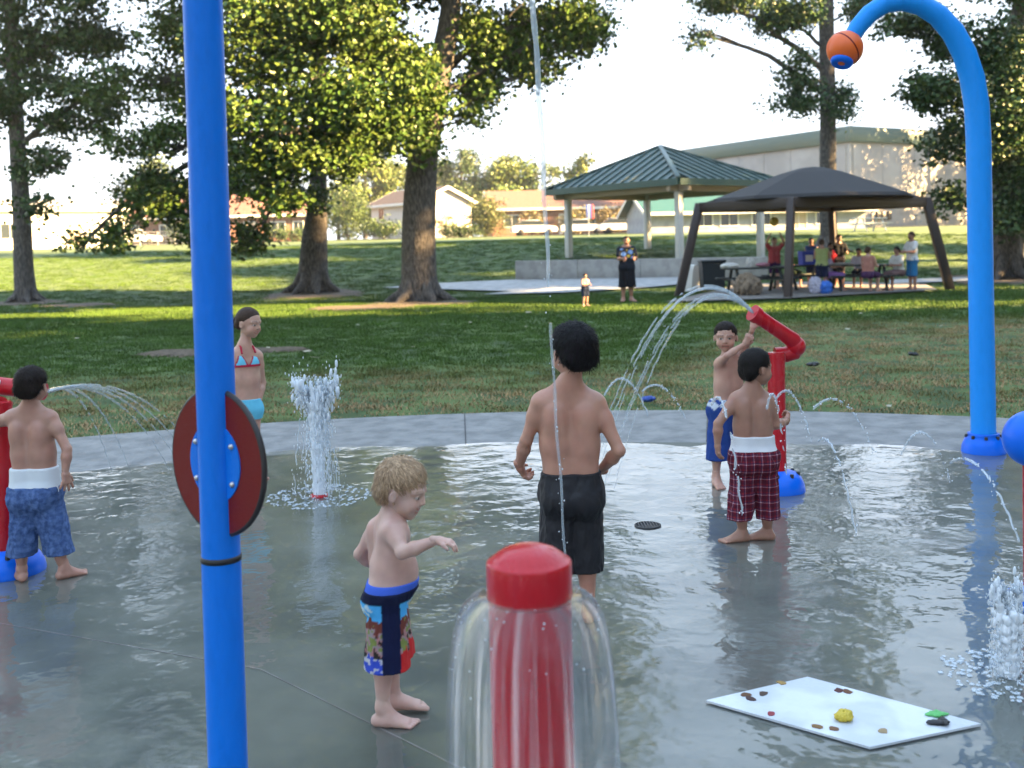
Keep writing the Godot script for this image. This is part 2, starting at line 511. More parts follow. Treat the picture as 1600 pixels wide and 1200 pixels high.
func hair_mesh(at: Vector3, b: Basis, s: float, cell: float, col: Color, o: Dictionary) -> ArrayMesh:
	var mb := MB.new()
	var h := Blob.new()
	var L := func(x: float, y: float, z: float) -> Vector3: return at + b * (Vector3(x, y, z) * s)
	var t: float = o.get("thick", 0.035)
	h.ell(L.call(0, 0.115, -0.055), Vector3(0.385 + t, 0.40 + t, 0.435 + t) * s, b, 0.05 * s)
	h.cap(L.call(0.14, -0.10, -0.24), L.call(-0.14, -0.10, -0.24), (0.20 + t) * s, (0.20 + t) * s, 0.08 * s)
	if o.has("nape"): h.cap(L.call(0.10, -0.25, -0.25), L.call(-0.10, -0.25, -0.25), 0.18 * s, 0.18 * s, 0.08 * s)
	if o.has("long"):
		for q in [-0.2, 0.0, 0.2]: h.cap(L.call(q, -0.1, -0.3), L.call(q * 1.1, -0.1 - o["long"], -0.33), 0.19 * s, 0.12 * s, 0.08 * s)
	if o.has("bun"): h.ell(L.call(0, 0.1, -0.55), Vector3(0.13, 0.15, 0.13) * s, b, 0.05 * s)
	if o.has("tail"):
		h.cap(L.call(0, 0.12, -0.45), L.call(0, -0.02, -0.62), 0.10 * s, 0.09 * s, 0.05 * s)
		h.cap(L.call(0, -0.02, -0.62), L.call(0, -0.45, -0.55), 0.09 * s, 0.03 * s, 0.05 * s)
	var inv := b.inverse()
	var nz := FastNoiseLite.new()
	nz.seed = 11
	nz.frequency = 1.0
	var rough: float = o.get("rough", 0.02)
	var fy: float = o.get("front", 0.28)
	var low: float = o.get("low", -0.30)
	h.noise_fn = func(p: Vector3) -> float:
		var q: Vector3 = inv * (p - at) / s
		var cut := 0.70 * (q.y - fy) - 0.71 * (q.z - 0.37)
		cut += 0.03 * nz.get_noise_2d(q.x * 22.0, 3.0)
		var base_cut := q.y - low
		var side := 1.0
		if absf(q.x) > 0.30 and q.z > -0.13: side = (q.y - 0.015) * 1.2 + maxf(0.0, q.z - 0.16) * -0.3
		var keep := minf(cut, minf(base_cut, side))
		var strand := nz.get_noise_3d(q.x * 16.0, q.y * 4.5 + absf(q.x) * 3.0, q.z * 16.0) * rough + nz.get_noise_3d(q.x * 5.0, q.y * 3.0, q.z * 5.0) * rough * 0.8
		return strand * s * clampf(keep / 0.15 + 0.2, 0.2, 1.0) + clampf((0.22 - keep) / 0.22, 0.0, 1.0) * (t + 0.012) * s + maxf(0.0, -keep) * s
	var nz2 := FastNoiseLite.new()
	nz2.frequency = 1.0
	h.color_fn = func(p: Vector3, _n: Vector3) -> Color:
		var q: Vector3 = inv * (p - at) / s
		var k := 1.0 + 0.45 * nz2.get_noise_3d(q.x * 20.0, q.y * 5.0, q.z * 20.0)
		return Color(col.r * k, col.g * k, col.b * k)
	h.into(mb, cell)
	if o.get("strands", 0) > 0:                       # short locks that follow the head from the crown outwards
		var r := RandomNumberGenerator.new()
		r.seed = 77
		var n := mb.v.size()
		var crown: Vector3 = L.call(0, 0.42, -0.28)
		for i in int(o.strands):
			var k := r.randi() % n
			var p := mb.v[k]
			var nn := mb.n[k]
			var q: Vector3 = inv * (p - at) / s
			if (inv * nn).y < -0.6: continue
			var flow := (p - crown)
			flow = flow - nn * flow.dot(nn) + Vector3(r.randfn(), r.randfn(), r.randfn()) * o.get("mess", 0.16) * s
			flow = (flow - nn * flow.dot(nn) * 0.9).normalized()
			var len: float = s * r.randf_range(0.08, 0.20) * o.get("lock", 1.0)
			var w: Vector3 = nn.cross(flow).normalized() * s * r.randf_range(0.004, 0.008)
			var m := r.randf_range(0.6, 1.55)
			mb.col = Color(col.r * m, col.g * m, col.b * m)
			var lift: Vector3 = nn * s * r.randf_range(0.004, 0.016)
			var a := mb.vert(p - w - nn * 0.001, nn)
			var b2 := mb.vert(p + w - nn * 0.001, nn)
			var c := mb.vert(p + flow * len * 0.55 + lift - w * 0.8, nn)
			var d := mb.vert(p + flow * len * 0.55 + lift + w * 0.8, nn)
			var e := mb.vert(p + flow * len + lift * r.randf_range(-0.2, 1.0), nn)
			mb.tri(a, b2, d); mb.tri(a, d, c); mb.tri(c, d, e)
	return mb.mesh()

func torso_prims(b: Blob, j: Dictionary, front: Vector3, u: float, grow: float, with_pelvis := true) -> void:
	var nk: Vector3 = j.neck
	var pc: Vector3 = (j.hipL + j.hipR) * 0.5
	var ax: Vector3 = (j.shR - j.shL).normalized()
	var hx: Vector3 = (j.hipR - j.hipL).normalized()
	var sw: float = j.shL.distance_to(j.shR) * 0.5
	var belly: float = j.get("belly", 0.0)
	var w: float = j.get("waistk", 0.42)
	for s in [-1.0, 1.0]:
		b.cap(nk.lerp(pc, 0.24) + ax * s * sw * 0.46, nk.lerp(pc, 0.52) + ax * s * sw * 0.42, 0.062 * u + grow, 0.062 * u + grow, 0.035 * u)
		b.cap(nk.lerp(pc, 0.52) + ax * s * sw * 0.42, nk.lerp(pc, 0.86) + hx * s * sw * w, 0.062 * u + grow, 0.066 * u + grow, 0.035 * u)
		if with_pelvis: b.cap((j.hipL if s < 0 else j.hipR) - front * 0.012 * u, (j.hipL if s < 0 else j.hipR) - front * 0.026 * u - Vector3.UP * 0.02 * u, 0.066 * u + grow, 0.066 * u + grow, 0.03 * u)
	if with_pelvis: b.cap(j.hipL, j.hipR, 0.070 * u + grow, 0.070 * u + grow, 0.03 * u)
	if belly > 0.0: b.ell(nk.lerp(pc, 0.70) + front * belly * 0.5 * u, Vector3(0.085, 0.10, 0.062 + belly * 0.6) * u + Vector3.ONE * grow, head_basis(front, Vector3.UP), 0.05 * u)

func body_mesh(j: Dictionary, o: Dictionary) -> ArrayMesh:
	var mb := MB.new()
	var u: float = o.u
	var cell: float = o.cell
	var skin: Color = o.skin
	var front: Vector3 = o.front.normalized()
	var nz := FastNoiseLite.new()
	nz.frequency = 14.0
	var colr := func(p: Vector3, _n: Vector3) -> Color:
		var k := 1.0 + 0.16 * nz.get_noise_3d(p.x, p.y, p.z)
		var red := 0.5 + 0.9 * nz.get_noise_3d(p.x * 0.5 + 7.0, p.y * 0.5, p.z * 0.5)
		return Color(skin.r * k, skin.g * k * (1.0 - 0.10 * red), skin.b * k * (1.0 - 0.08 * red))
	var b := Blob.new()
	b.color_fn = colr
	torso_prims(b, j, front, u, 0.0)
	var nk: Vector3 = j.neck
	var pc: Vector3 = (j.hipL + j.hipR) * 0.5
	var ax: Vector3 = (j.shR - j.shL).normalized()
	var sw: float = j.shL.distance_to(j.shR) * 0.5
	var thin: float = o.get("thin", 1.0)
	var hb0 := head_basis(o.look, o.get("headup", Vector3.UP))
	b.cap(nk - Vector3.UP * 0.03 * u, j.head - hb0.y * 0.14 * o.hs - hb0.z * 0.09 * o.hs, 0.041 * u, 0.034 * u, 0.03 * u)
	for s in [-1.0, 1.0]:
		var sh: Vector3 = j.shL if s < 0 else j.shR
		var el: Vector3 = j.elL if s < 0 else j.elR
		var wr: Vector3 = j.wrL if s < 0 else j.wrR
		var top := nk.lerp(pc, 0.10)
		b.cap(top + ax * s * sw * 0.25, sh.lerp(top, 0.22), 0.036 * u, 0.038 * u, 0.04 * u)
		b.cap(nk + Vector3.UP * 0.015 * u, sh.lerp(nk, 0.25) + Vector3.UP * 0.004, 0.026 * u, 0.024 * u, 0.045 * u)
		b.cap(sh, sh.lerp(el, 0.35), 0.034 * u * thin, 0.030 * u * thin, 0.03 * u)
		b.cap(sh.lerp(el, 0.3), el, 0.030 * u * thin, 0.0235 * u * thin, 0.02 * u)
		b.cap(el, el.lerp(wr, 0.35), 0.024 * u * thin, 0.0265 * u * thin, 0.012 * u)
		b.cap(el.lerp(wr, 0.35), wr, 0.0265 * u * thin, 0.0175 * u * thin, 0.012 * u)
		b.ell(nk.lerp(pc, 0.30) + ax * s * sw * 0.52 - front * 0.048 * u, Vector3(0.036, 0.058, 0.022) * u, head_basis(front, nk - pc), 0.03 * u)
		var hp: Vector3 = j.hipL if s < 0 else j.hipR
		var kn: Vector3 = j.knL if s < 0 else j.knR
		var an: Vector3 = j.anL if s < 0 else j.anR
		b.cap(hp, kn, 0.062 * u * thin, 0.041 * u * thin, 0.03 * u)
		var back := -front * 0.012 * u
		b.cap(kn, kn.lerp(an, 0.3) + back, 0.040 * u * thin, 0.040 * u * thin, 0.02 * u)
		b.cap(kn.lerp(an, 0.3) + back, an, 0.040 * u * thin, 0.023 * u * thin, 0.02 * u)
	if o.has("groove"): b.ell(nk.lerp(pc, 0.56) - front * 0.084 * u, Vector3(0.010, 0.17, 0.022) * u, head_basis(front, nk - pc), 0.03 * u, true)
	b.into(mb, cell)
	var hb := head_basis(o.look, o.get("headup", Vector3.UP))
	head_into(mb, j.head, hb, o.hs, o.hcell, skin, o, nk)
	var floor_y: float = o.get("floor", 0.0)
	if o.get("feet", true):
		foot_into(mb, j.anL, j.toeL, o.get("floorL", floor_y), u * o.get("footk", 1.0), o.fcell, 1.0, colr)
		foot_into(mb, j.anR, j.toeR, o.get("floorR", floor_y), u * o.get("footk", 1.0), o.fcell, -1.0, colr)
	hand_into(mb, j.wrL, j.hdL, j.paL, j.get("thL", front), u * o.get("handk", 1.0), o.fcell, j.get("cuL", 0.45), colr, j.get("spL", 0.25))
	hand_into(mb, j.wrR, j.hdR, j.paR, j.get("thR", front), u * o.get("handk", 1.0), o.fcell, j.get("cuR", 0.45), colr, j.get("spR", 0.25))
	return mb.mesh()

func shorts_mesh(j: Dictionary, o: Dictionary, top: float, hem: float, grow: float, flare: float, colr: Callable, folds := 0.004) -> ArrayMesh:
	var mb := MB.new()
	var u: float = o.u
	var front: Vector3 = o.front.normalized()
	var b := Blob.new()
	torso_prims(b, j, front, u, grow)
	for s in [-1.0, 1.0]:
		var hp: Vector3 = j.hipL if s < 0 else j.hipR
		var kn: Vector3 = j.knL if s < 0 else j.knR
		b.cap(hp, kn, 0.062 * u + grow, 0.046 * u + grow + flare, 0.012 * u)
		b.cap(kn, kn + (kn - hp).normalized() * 0.12 * u, 0.046 * u + grow + flare, 0.046 * u + grow + flare * 1.3, 0.006 * u)
	b.clip(Vector3.UP, Vector3(0, top, 0))
	b.clip(Vector3.DOWN, Vector3(0, hem, 0))
	var nz := FastNoiseLite.new()
	nz.frequency = 1.0
	nz.seed = 5
	b.noise_fn = func(p: Vector3) -> float:
		return folds * (sin(p.x * 70.0 + p.z * 40.0 + p.y * 9.0 + 3.0 * nz.get_noise_3d(p.x * 9.0, p.y * 6.0, p.z * 9.0)) * 0.6 + nz.get_noise_3d(p.x * 30.0, p.y * 12.0, p.z * 30.0) * 1.6)
	b.color_fn = colr
	b.into(mb, o.get("ccell", o.cell))
	return mb.mesh()

func band_mesh(j: Dictionary, o: Dictionary, top: float, bottom: float, grow: float, colr: Callable) -> ArrayMesh:
	var mb := MB.new()
	var b := Blob.new()
	torso_prims(b, j, o.front.normalized(), o.u, grow)
	b.clip(Vector3.UP, Vector3(0, top, 0))
	b.clip(Vector3.DOWN, Vector3(0, bottom, 0))
	b.color_fn = colr
	b.into(mb, o.get("ccell", o.cell))
	return mb.mesh()

func shirt_mesh(j: Dictionary, o: Dictionary, hem: float, sleeve: float, grow: float, colr: Callable) -> ArrayMesh:
	var mb := MB.new()
	var u: float = o.u
	var b := Blob.new()
	torso_prims(b, j, o.front.normalized(), u, grow)
	var nk: Vector3 = j.neck
	var pc: Vector3 = (j.hipL + j.hipR) * 0.5
	for s in [-1.0, 1.0]:
		var sh: Vector3 = j.shL if s < 0 else j.shR
		var el: Vector3 = j.elL if s < 0 else j.elR
		b.cap(nk.lerp(pc, 0.10), sh.lerp(nk, 0.15), 0.040 * u + grow, 0.036 * u + grow, 0.04 * u)
		if sleeve > 0.0: b.cap(sh, sh.lerp(el, sleeve), 0.036 * u + grow, 0.034 * u + grow * 1.4, 0.02 * u)
	b.clip(Vector3.DOWN, Vector3(0, hem, 0))
	var nz := FastNoiseLite.new()
	nz.frequency = 1.0
	b.noise_fn = func(p: Vector3) -> float: return 0.006 * nz.get_noise_3d(p.x * 14.0, p.y * 9.0, p.z * 14.0)
	b.color_fn = colr
	b.into(mb, o.get("ccell", o.cell))
	return mb.mesh()

func plain_cloth(c: Color) -> Callable:
	return func(_p: Vector3, _n: Vector3) -> Color: return c

func person(label: String, where: Vector3, j: Dictionary, o: Dictionary, group := "") -> MeshInstance3D:
	var p := put("person", body_mesh(j, o), M.skin, null, where)
	tag(p, label, "person", group)
	if o.has("hair"):
		put("hair", hair_mesh(j.head, head_basis(o.look, o.get("headup", Vector3.UP)), o.hs, o.hcell, o.hair, o.get("style", {})), M.hair, p)
	return p

func rough_joints(h: float, pose: String, arms: String, lean := 0.0) -> Dictionary:   # a pose that faces +z, the feet at the origin
	var j := {}
	var hip_y := 0.52 * h
	var zoff := 0.0
	if pose == "sit":
		hip_y = 0.46 + 0.06
		zoff = -0.42
	var up := h * 0.31
	var nk := Vector3(0, hip_y + up * cos(lean), zoff + up * sin(lean))
	j.neck = nk
	j.head = nk + Vector3(0, 0.108 * h, 0.02 + 0.03 * lean)
	for s in [-1.0, 1.0]:
		var k := "L" if s < 0 else "R"
		j["sh" + k] = nk + Vector3(s * 0.105 * h, -0.025 * h, 0)
		j["hip" + k] = Vector3(s * 0.05 * h, hip_y, zoff)
		if pose == "sit":
			j["kn" + k] = Vector3(s * 0.07 * h, 0.48, zoff + 0.40)
			j["an" + k] = Vector3(s * 0.07 * h, 0.07, zoff + 0.40)
		else:
			j["kn" + k] = Vector3(s * 0.058 * h, 0.285 * h, 0.012)
			j["an" + k] = Vector3(s * 0.062 * h, 0.05 * h, -0.01)
		j["toe" + k] = Vector3(s * 0.25, 0, 1)
		var sh: Vector3 = j["sh" + k]
		var fwd: bool = arms == "forward" or (arms == "one" and s > 0)
		if fwd:
			j["el" + k] = sh + Vector3(s * 0.03 * h, -0.15 * h, 0.06 * h)
			j["wr" + k] = j["el" + k] + Vector3(-s * 0.04 * h, 0.01 * h, 0.15 * h)
			j["hd" + k] = Vector3(-s * 0.3, 0, 1)
			j["pa" + k] = Vector3(-s, -0.3, 0)
		elif arms == "up" :
			j["el" + k] = sh + Vector3(s * 0.07 * h, 0.10 * h, 0.05 * h)
			j["wr" + k] = j["el" + k] + Vector3(-s * 0.06 * h, 0.13 * h, 0.02)
			j["hd" + k] = Vector3(-s * 0.4, 1, 0)
			j["pa" + k] = Vector3(-s, 0, 0.2)
		else:
			j["el" + k] = sh + Vector3(s * 0.03 * h, -0.17 * h, -0.02 * h)
			j["wr" + k] = j["el" + k] + Vector3(s * 0.005 * h, -0.15 * h, 0.03 * h)
			j["hd" + k] = Vector3(0, -1, 0.1)
			j["pa" + k] = Vector3(-s, 0, 0)
	return j

func far_person(label: String, where: Vector3, turn: float, h: float, pose: String, arms: String, look: Vector3, d: Dictionary) -> MeshInstance3D:
	var j := rough_joints(h, pose, arms, d.get("lean", 0.0))
	var o := {"u": h * d.get("girth", 0.9) / 1.05, "cell": 0.02, "fcell": 0.008, "hcell": 0.012, "hs": 0.125 * h + 0.015, "skin": d.skin, "hair": d.hair, "style": d.get("style", {}), "front": Vector3(0, 0, 1), "look": look}
	var p := person(label, where, j, o, d.get("group", ""))
	p.rotation.y = turn
	if d.has("shirt"): put("shirt", shirt_mesh(j, o, j.hipL.y - d.get("shirt_drop", 0.02), d.get("sleeve", 0.6), 0.016, d.shirt if d.shirt is Callable else plain_cloth(d.shirt)), M.cloth, p)
	if d.has("shorts"):
		var hem: float = j.knL.y + d.get("hem", 0.02)
		if pose == "sit":
			var mb := MB.new()
			var b := Blob.new()
			torso_prims(b, j, o.front, o.u, 0.018)
			for k in ["L", "R"]: b.cap(j["hip" + k], j["hip" + k].lerp(j["kn" + k], 0.95), 0.08 * o.u, 0.066 * o.u, 0.03)
			b.clip(Vector3.UP, Vector3(0, j.hipL.y + 0.09, 0))
			b.color_fn = plain_cloth(d.shorts)
			b.into(mb, 0.02)
			put("shorts", mb.mesh(), M.cloth, p)
		else:
			put("shorts", shorts_mesh(j, o, j.hipL.y + 0.09, hem, 0.014, d.get("flare", 0.01), plain_cloth(d.shorts)), M.cloth, p)
	return p


# ---------------------------------------------------------------- materials and textures
func noise(seed_at: int, freq: float, oct := 4, type := FastNoiseLite.TYPE_SIMPLEX_SMOOTH) -> FastNoiseLite:
	var f := FastNoiseLite.new()
	f.seed = seed_at
	f.noise_type = type
	f.frequency = freq
	f.fractal_octaves = oct
	return f

func noise_tex(f: FastNoiseLite, w: int, colors: Array, places: Array, h := 0) -> NoiseTexture2D:
	var t := NoiseTexture2D.new()
	t.width = w
	t.height = h if h else w
	t.seamless = true
	t.noise = f
	var g := Gradient.new()
	g.colors = PackedColorArray(colors)
	g.offsets = PackedFloat32Array(places)
	t.color_ramp = g
	return t

func bump_tex(f: FastNoiseLite, w: int, strength: float) -> NoiseTexture2D:
	var t := NoiseTexture2D.new()
	t.width = w
	t.height = w
	t.seamless = true
	t.noise = f
	t.as_normal_map = true
	t.bump_strength = strength
	return t

func mat(color: Color, rough := 0.6, spec := 0.5) -> StandardMaterial3D:
	var m := StandardMaterial3D.new()
	m.albedo_color = color
	m.roughness = rough
	m.metallic_specular = spec
	return m

func tinted(rough := 0.6, spec := 0.5) -> StandardMaterial3D:
	var m := mat(Color.WHITE, rough, spec)
	m.vertex_color_use_as_albedo = true
	return m

func textured(m: StandardMaterial3D, tex: Texture2D, size: float, world := true) -> StandardMaterial3D:
	m.albedo_texture = tex
	m.uv1_triplanar = true
	m.uv1_world_triplanar = world
	m.uv1_scale = Vector3.ONE / size
	return m

func bumped(m: StandardMaterial3D, tex: Texture2D, size: float, scale := 1.0, world := true) -> StandardMaterial3D:
	m.normal_enabled = true
	m.normal_texture = tex
	m.normal_scale = scale
	m.uv1_triplanar = true
	m.uv1_world_triplanar = world
	m.uv1_scale = Vector3.ONE / size
	return m

func painted(c: Vector3, rough: float, grain: Texture2D, seed_at: int) -> StandardMaterial3D:     # powder coat, a little faded and streaked
	var m := mat(Color.WHITE, rough, 0.35)
	var w := Vector3(0.10, 0.2, 0.36)
	var a := c * 0.94
	var b := c.lerp(w, 0.015)
	var d := c.lerp(w, 0.05)
	m.albedo_texture = noise_tex(noise(seed_at, 0.02, 6), 512, [lin(a.x, a.y, a.z), lin(c.x, c.y, c.z), lin(b.x, b.y, b.z), lin(d.x, d.y, d.z)], [0.2, 0.5, 0.72, 0.9])
	m.roughness_texture = noise_tex(noise(seed_at + 20, 0.015, 5), 256, [Color(0.8, 0.8, 0.8), Color(1, 1, 1)], [0.3, 0.7])
	m.roughness = rough * 1.1
	bumped(m, grain, 0.6, 0.15)
	m.uv1_scale = Vector3(2.2, 0.55, 2.2)
	return m

func make_materials() -> void:
	var fine := noise(3, 0.03, 5)
	var grain := bump_tex(noise(9, 0.05, 5), 512, 6.0)
	M.skin = tinted(0.42, 0.5)
	M.skin.subsurf_scatter_enabled = true
	M.skin.subsurf_scatter_strength = 0.12
	M.hair = tinted(0.6, 0.3)
	bumped(M.hair, bump_tex(noise(13, 0.06, 4), 256, 8.0), 0.1, 0.3, false)
	M.hair.uv1_scale = Vector3(16, 4, 16)
	M.cloth = tinted(0.85, 0.3)
	M.wet_cloth = tinted(0.55, 0.4)
	M.blue = painted(Vector3(0.001, 0.165, 0.70), 0.4, grain, 81)
	M.light_blue = painted(Vector3(0.008, 0.27, 0.82), 0.4, grain, 82)
	M.flange_blue = mat(lin(0.003, 0.13, 0.72), 0.3, 0.35)
	M.red = painted(Vector3(0.46, 0.010, 0.020), 0.3, grain, 83)
	M.red.clearcoat_enabled = true
	M.red.clearcoat = 0.3
	M.red.clearcoat_roughness = 0.12
	M.plate_red = bumped(mat(lin(0.155, 0.008, 0.008), 0.42, 0.35), grain, 0.3, 0.2)
	M.plate_edge = mat(lin(0.02, 0.018, 0.02), 0.5)
	M.orange = mat(lin(0.75, 0.13, 0.02), 0.4)
	M.steel = mat(lin(0.55, 0.55, 0.56), 0.3)
	M.steel.metallic = 0.9
	M.black = mat(lin(0.012, 0.012, 0.014), 0.5)
	M.pad = textured(mat(Color.WHITE, 0.6), noise_tex(noise(21, 0.006, 6), 1024, [lin(0.048, 0.056, 0.044), lin(0.074, 0.084, 0.066), lin(0.105, 0.112, 0.090)], [0.25, 0.5, 0.8]), 5.0)
	M.rim = bumped(textured(mat(Color.WHITE, 0.8), noise_tex(noise(22, 0.01, 6), 1024, [lin(0.165, 0.168, 0.168), lin(0.21, 0.212, 0.21), lin(0.25, 0.25, 0.245)], [0.25, 0.5, 0.8]), 3.0), grain, 3.0, 0.3)
	M.concrete = textured(mat(Color.WHITE, 0.85), noise_tex(noise(23, 0.01, 5), 512, [lin(0.30, 0.30, 0.29), lin(0.40, 0.40, 0.385)], [0.3, 0.7]), 2.5)
	M.path = textured(mat(Color.WHITE, 0.85), noise_tex(noise(24, 0.01, 5), 512, [lin(0.30, 0.31, 0.32), lin(0.40, 0.41, 0.42)], [0.3, 0.7]), 3.0)
	M.water = mat(Color(0.85, 0.92, 0.95, 0.02), 0.2, 0.5)
	M.water.transparency = BaseMaterial3D.TRANSPARENCY_ALPHA
	M.water.roughness_texture = noise_tex(noise(33, 0.0045, 4), 512, [Color(0.2, 0.2, 0.2), Color(0.3, 0.3, 0.3), Color(0.8, 0.8, 0.8)], [0.3, 0.6, 0.85])
	bumped(M.water, bump_tex(noise(31, 0.008, 4), 1024, 8.0), 2.7, 0.23)
	M.jet = mat(Color(0.82, 0.87, 0.91, 0.36), 0.12, 0.5)
	M.jet.transparency = BaseMaterial3D.TRANSPARENCY_ALPHA
	M.thin_jet = mat(Color(0.80, 0.86, 0.90, 0.22), 0.15, 0.5)
	M.thin_jet.transparency = BaseMaterial3D.TRANSPARENCY_ALPHA
	M.froth = mat(Color(0.90, 0.93, 0.96, 0.88), 0.25, 0.5)
	M.froth.transparency = BaseMaterial3D.TRANSPARENCY_ALPHA
	M.bell = mat(Color(0.80, 0.84, 0.88, 0.03), 0.1, 0.3)
	M.bell.transparency = BaseMaterial3D.TRANSPARENCY_ALPHA
	M.streak = mat(Color(0.80, 0.84, 0.88, 0.05), 0.12, 0.5)
	M.streak.transparency = BaseMaterial3D.TRANSPARENCY_ALPHA
	M.old_path = textured(mat(Color.WHITE, 0.9), noise_tex(noise(25, 0.012, 5), 512, [lin(0.14, 0.13, 0.12), lin(0.21, 0.20, 0.19)], [0.3, 0.7]), 2.0)
	M.soil = textured(mat(Color.WHITE, 0.95), noise_tex(noise(41, 0.006, 6), 1024, [lin(0.034, 0.064, 0.013), lin(0.052, 0.095, 0.018), lin(0.078, 0.120, 0.027)], [0.3, 0.5, 0.72]), 6.0)
	M.dry_soil = textured(mat(Color.WHITE, 0.95), noise_tex(noise(42, 0.01, 6), 512, [lin(0.09, 0.075, 0.045), lin(0.15, 0.125, 0.08)], [0.3, 0.7]), 2.0)
	M.bark_soil = textured(mat(Color.WHITE, 0.95), noise_tex(noise(43, 0.02, 6), 512, [lin(0.06, 0.042, 0.026), lin(0.12, 0.09, 0.06)], [0.3, 0.7]), 1.5)
	M.blade = tinted(0.7, 0.25)
	M.blade.backlight = Color(1.0, 0.95, 0.2)
	M.leaf = tinted(0.45, 0.4)
	M.leaf.backlight = Color(0.9, 1.0, 0.28)
	M.bark = bumped(textured(mat(Color.WHITE, 0.95), noise_tex(noise(51, 0.02, 5), 512, [lin(0.045, 0.040, 0.036), lin(0.10, 0.088, 0.078), lin(0.15, 0.135, 0.122)], [0.3, 0.55, 0.8]), 0.9), bump_tex(noise(52, 0.03, 5, FastNoiseLite.TYPE_CELLULAR), 512, 14.0), 0.9, 1.0)
	M.bark.uv1_scale = Vector3(1.4, 0.35, 1.4)
	M.dark_bark = mat(lin(0.05, 0.042, 0.037), 0.95)
	M.brown_steel = mat(lin(0.035, 0.024, 0.022), 0.55)
	M.shade_cloth = bumped(mat(lin(0.036, 0.035, 0.038), 0.9), grain, 0.5, 0.5)
	M.green_metal = mat(lin(0.055, 0.10, 0.092), 0.42)
	M.green_dark = mat(lin(0.02, 0.075, 0.06), 0.45)
	M.white_paint = mat(lin(0.62, 0.62, 0.60), 0.55)
	M.cream = mat(lin(0.45, 0.36, 0.27), 0.7)
	M.tilt_wall = textured(mat(Color.WHITE, 0.85), noise_tex(noise(61, 0.004, 5), 512, [lin(0.27, 0.257, 0.25), lin(0.345, 0.33, 0.32)], [0.3, 0.7]), 9.0)
	M.grey_block = textured(mat(Color.WHITE, 0.85), noise_tex(noise(62, 0.01, 4), 256, [lin(0.26, 0.27, 0.30), lin(0.33, 0.34, 0.36)], [0.3, 0.7]), 3.0)
	M.siding = mat(lin(0.52, 0.50, 0.49), 0.7)
	M.brick = textured(mat(Color.WHITE, 0.85), noise_tex(noise(63, 0.03, 4), 256, [lin(0.17, 0.075, 0.05), lin(0.24, 0.12, 0.085)], [0.3, 0.7]), 2.0)
	M.brown_roof = textured(mat(Color.WHITE, 0.9), noise_tex(noise(64, 0.03, 4), 256, [lin(0.075, 0.05, 0.042), lin(0.115, 0.08, 0.067)], [0.3, 0.7]), 2.0)
	M.red_roof = textured(mat(Color.WHITE, 0.9), noise_tex(noise(65, 0.03, 4), 256, [lin(0.13, 0.062, 0.047), lin(0.18, 0.095, 0.075)], [0.3, 0.7]), 2.0)
	M.pane = mat(lin(0.03, 0.04, 0.05), 0.1)
	M.asphalt = mat(lin(0.06, 0.06, 0.062), 0.9)
	M.bin = mat(lin(0.012, 0.02, 0.026), 0.5)
	M.table = mat(lin(0.015, 0.022, 0.02), 0.6)
	M.bag = mat(lin(0.20, 0.155, 0.11), 0.9)
	M.white_sheet = bumped(textured(mat(Color.WHITE, 0.35), noise_tex(noise(71, 0.01, 4), 256, [lin(0.50, 0.54, 0.585), lin(0.62, 0.66, 0.70)], [0.3, 0.7]), 0.8), grain, 0.8, 0.15)
	M.dead_leaf = tinted(0.8)
	M.yellow = mat(lin(0.55, 0.42, 0.04), 0.5)
	M.plaid = textured(mat(Color.WHITE, 0.85, 0.3), plaid_tex(), 0.085, false)
	M.plaid.uv1_triplanar_sharpness = 4.0
	M.denim = bumped(textured(mat(Color.WHITE, 0.85, 0.3), noise_tex(noise(72, 0.03, 5), 256, [lin(0.035, 0.065, 0.17), lin(0.06, 0.11, 0.26), lin(0.10, 0.165, 0.34)], [0.25, 0.5, 0.8]), 0.25, false), grain, 0.25, 0.4, false)

func plaid_tex() -> ImageTexture:
	var im := Image.create(128, 128, false, Image.FORMAT_RGB8)
	var base := lin(0.17, 0.012, 0.022)
	var dark := lin(0.05, 0.008, 0.02)
	var pale := lin(0.42, 0.36, 0.42)
	var navy := lin(0.03, 0.03, 0.09)
	for y in 128:
		for x in 128:
			var c := base
			var a := x % 64
			var b := y % 64
			if a < 26: c = c.lerp(dark, 0.55)
			if b < 26: c = c.lerp(dark, 0.55)
			if (a > 40 and a < 47): c = c.lerp(navy, 0.6)
			if (b > 40 and b < 47): c = c.lerp(navy, 0.6)
			if (a > 50 and a < 56): c = c.lerp(pale, 0.5)
			if (b > 50 and b < 56): c = c.lerp(pale, 0.5)
			if a > 49 and a < 57 and b > 49 and b < 57: c = pale
			im.set_pixel(x, y, c)
	return ImageTexture.create_from_image(im)

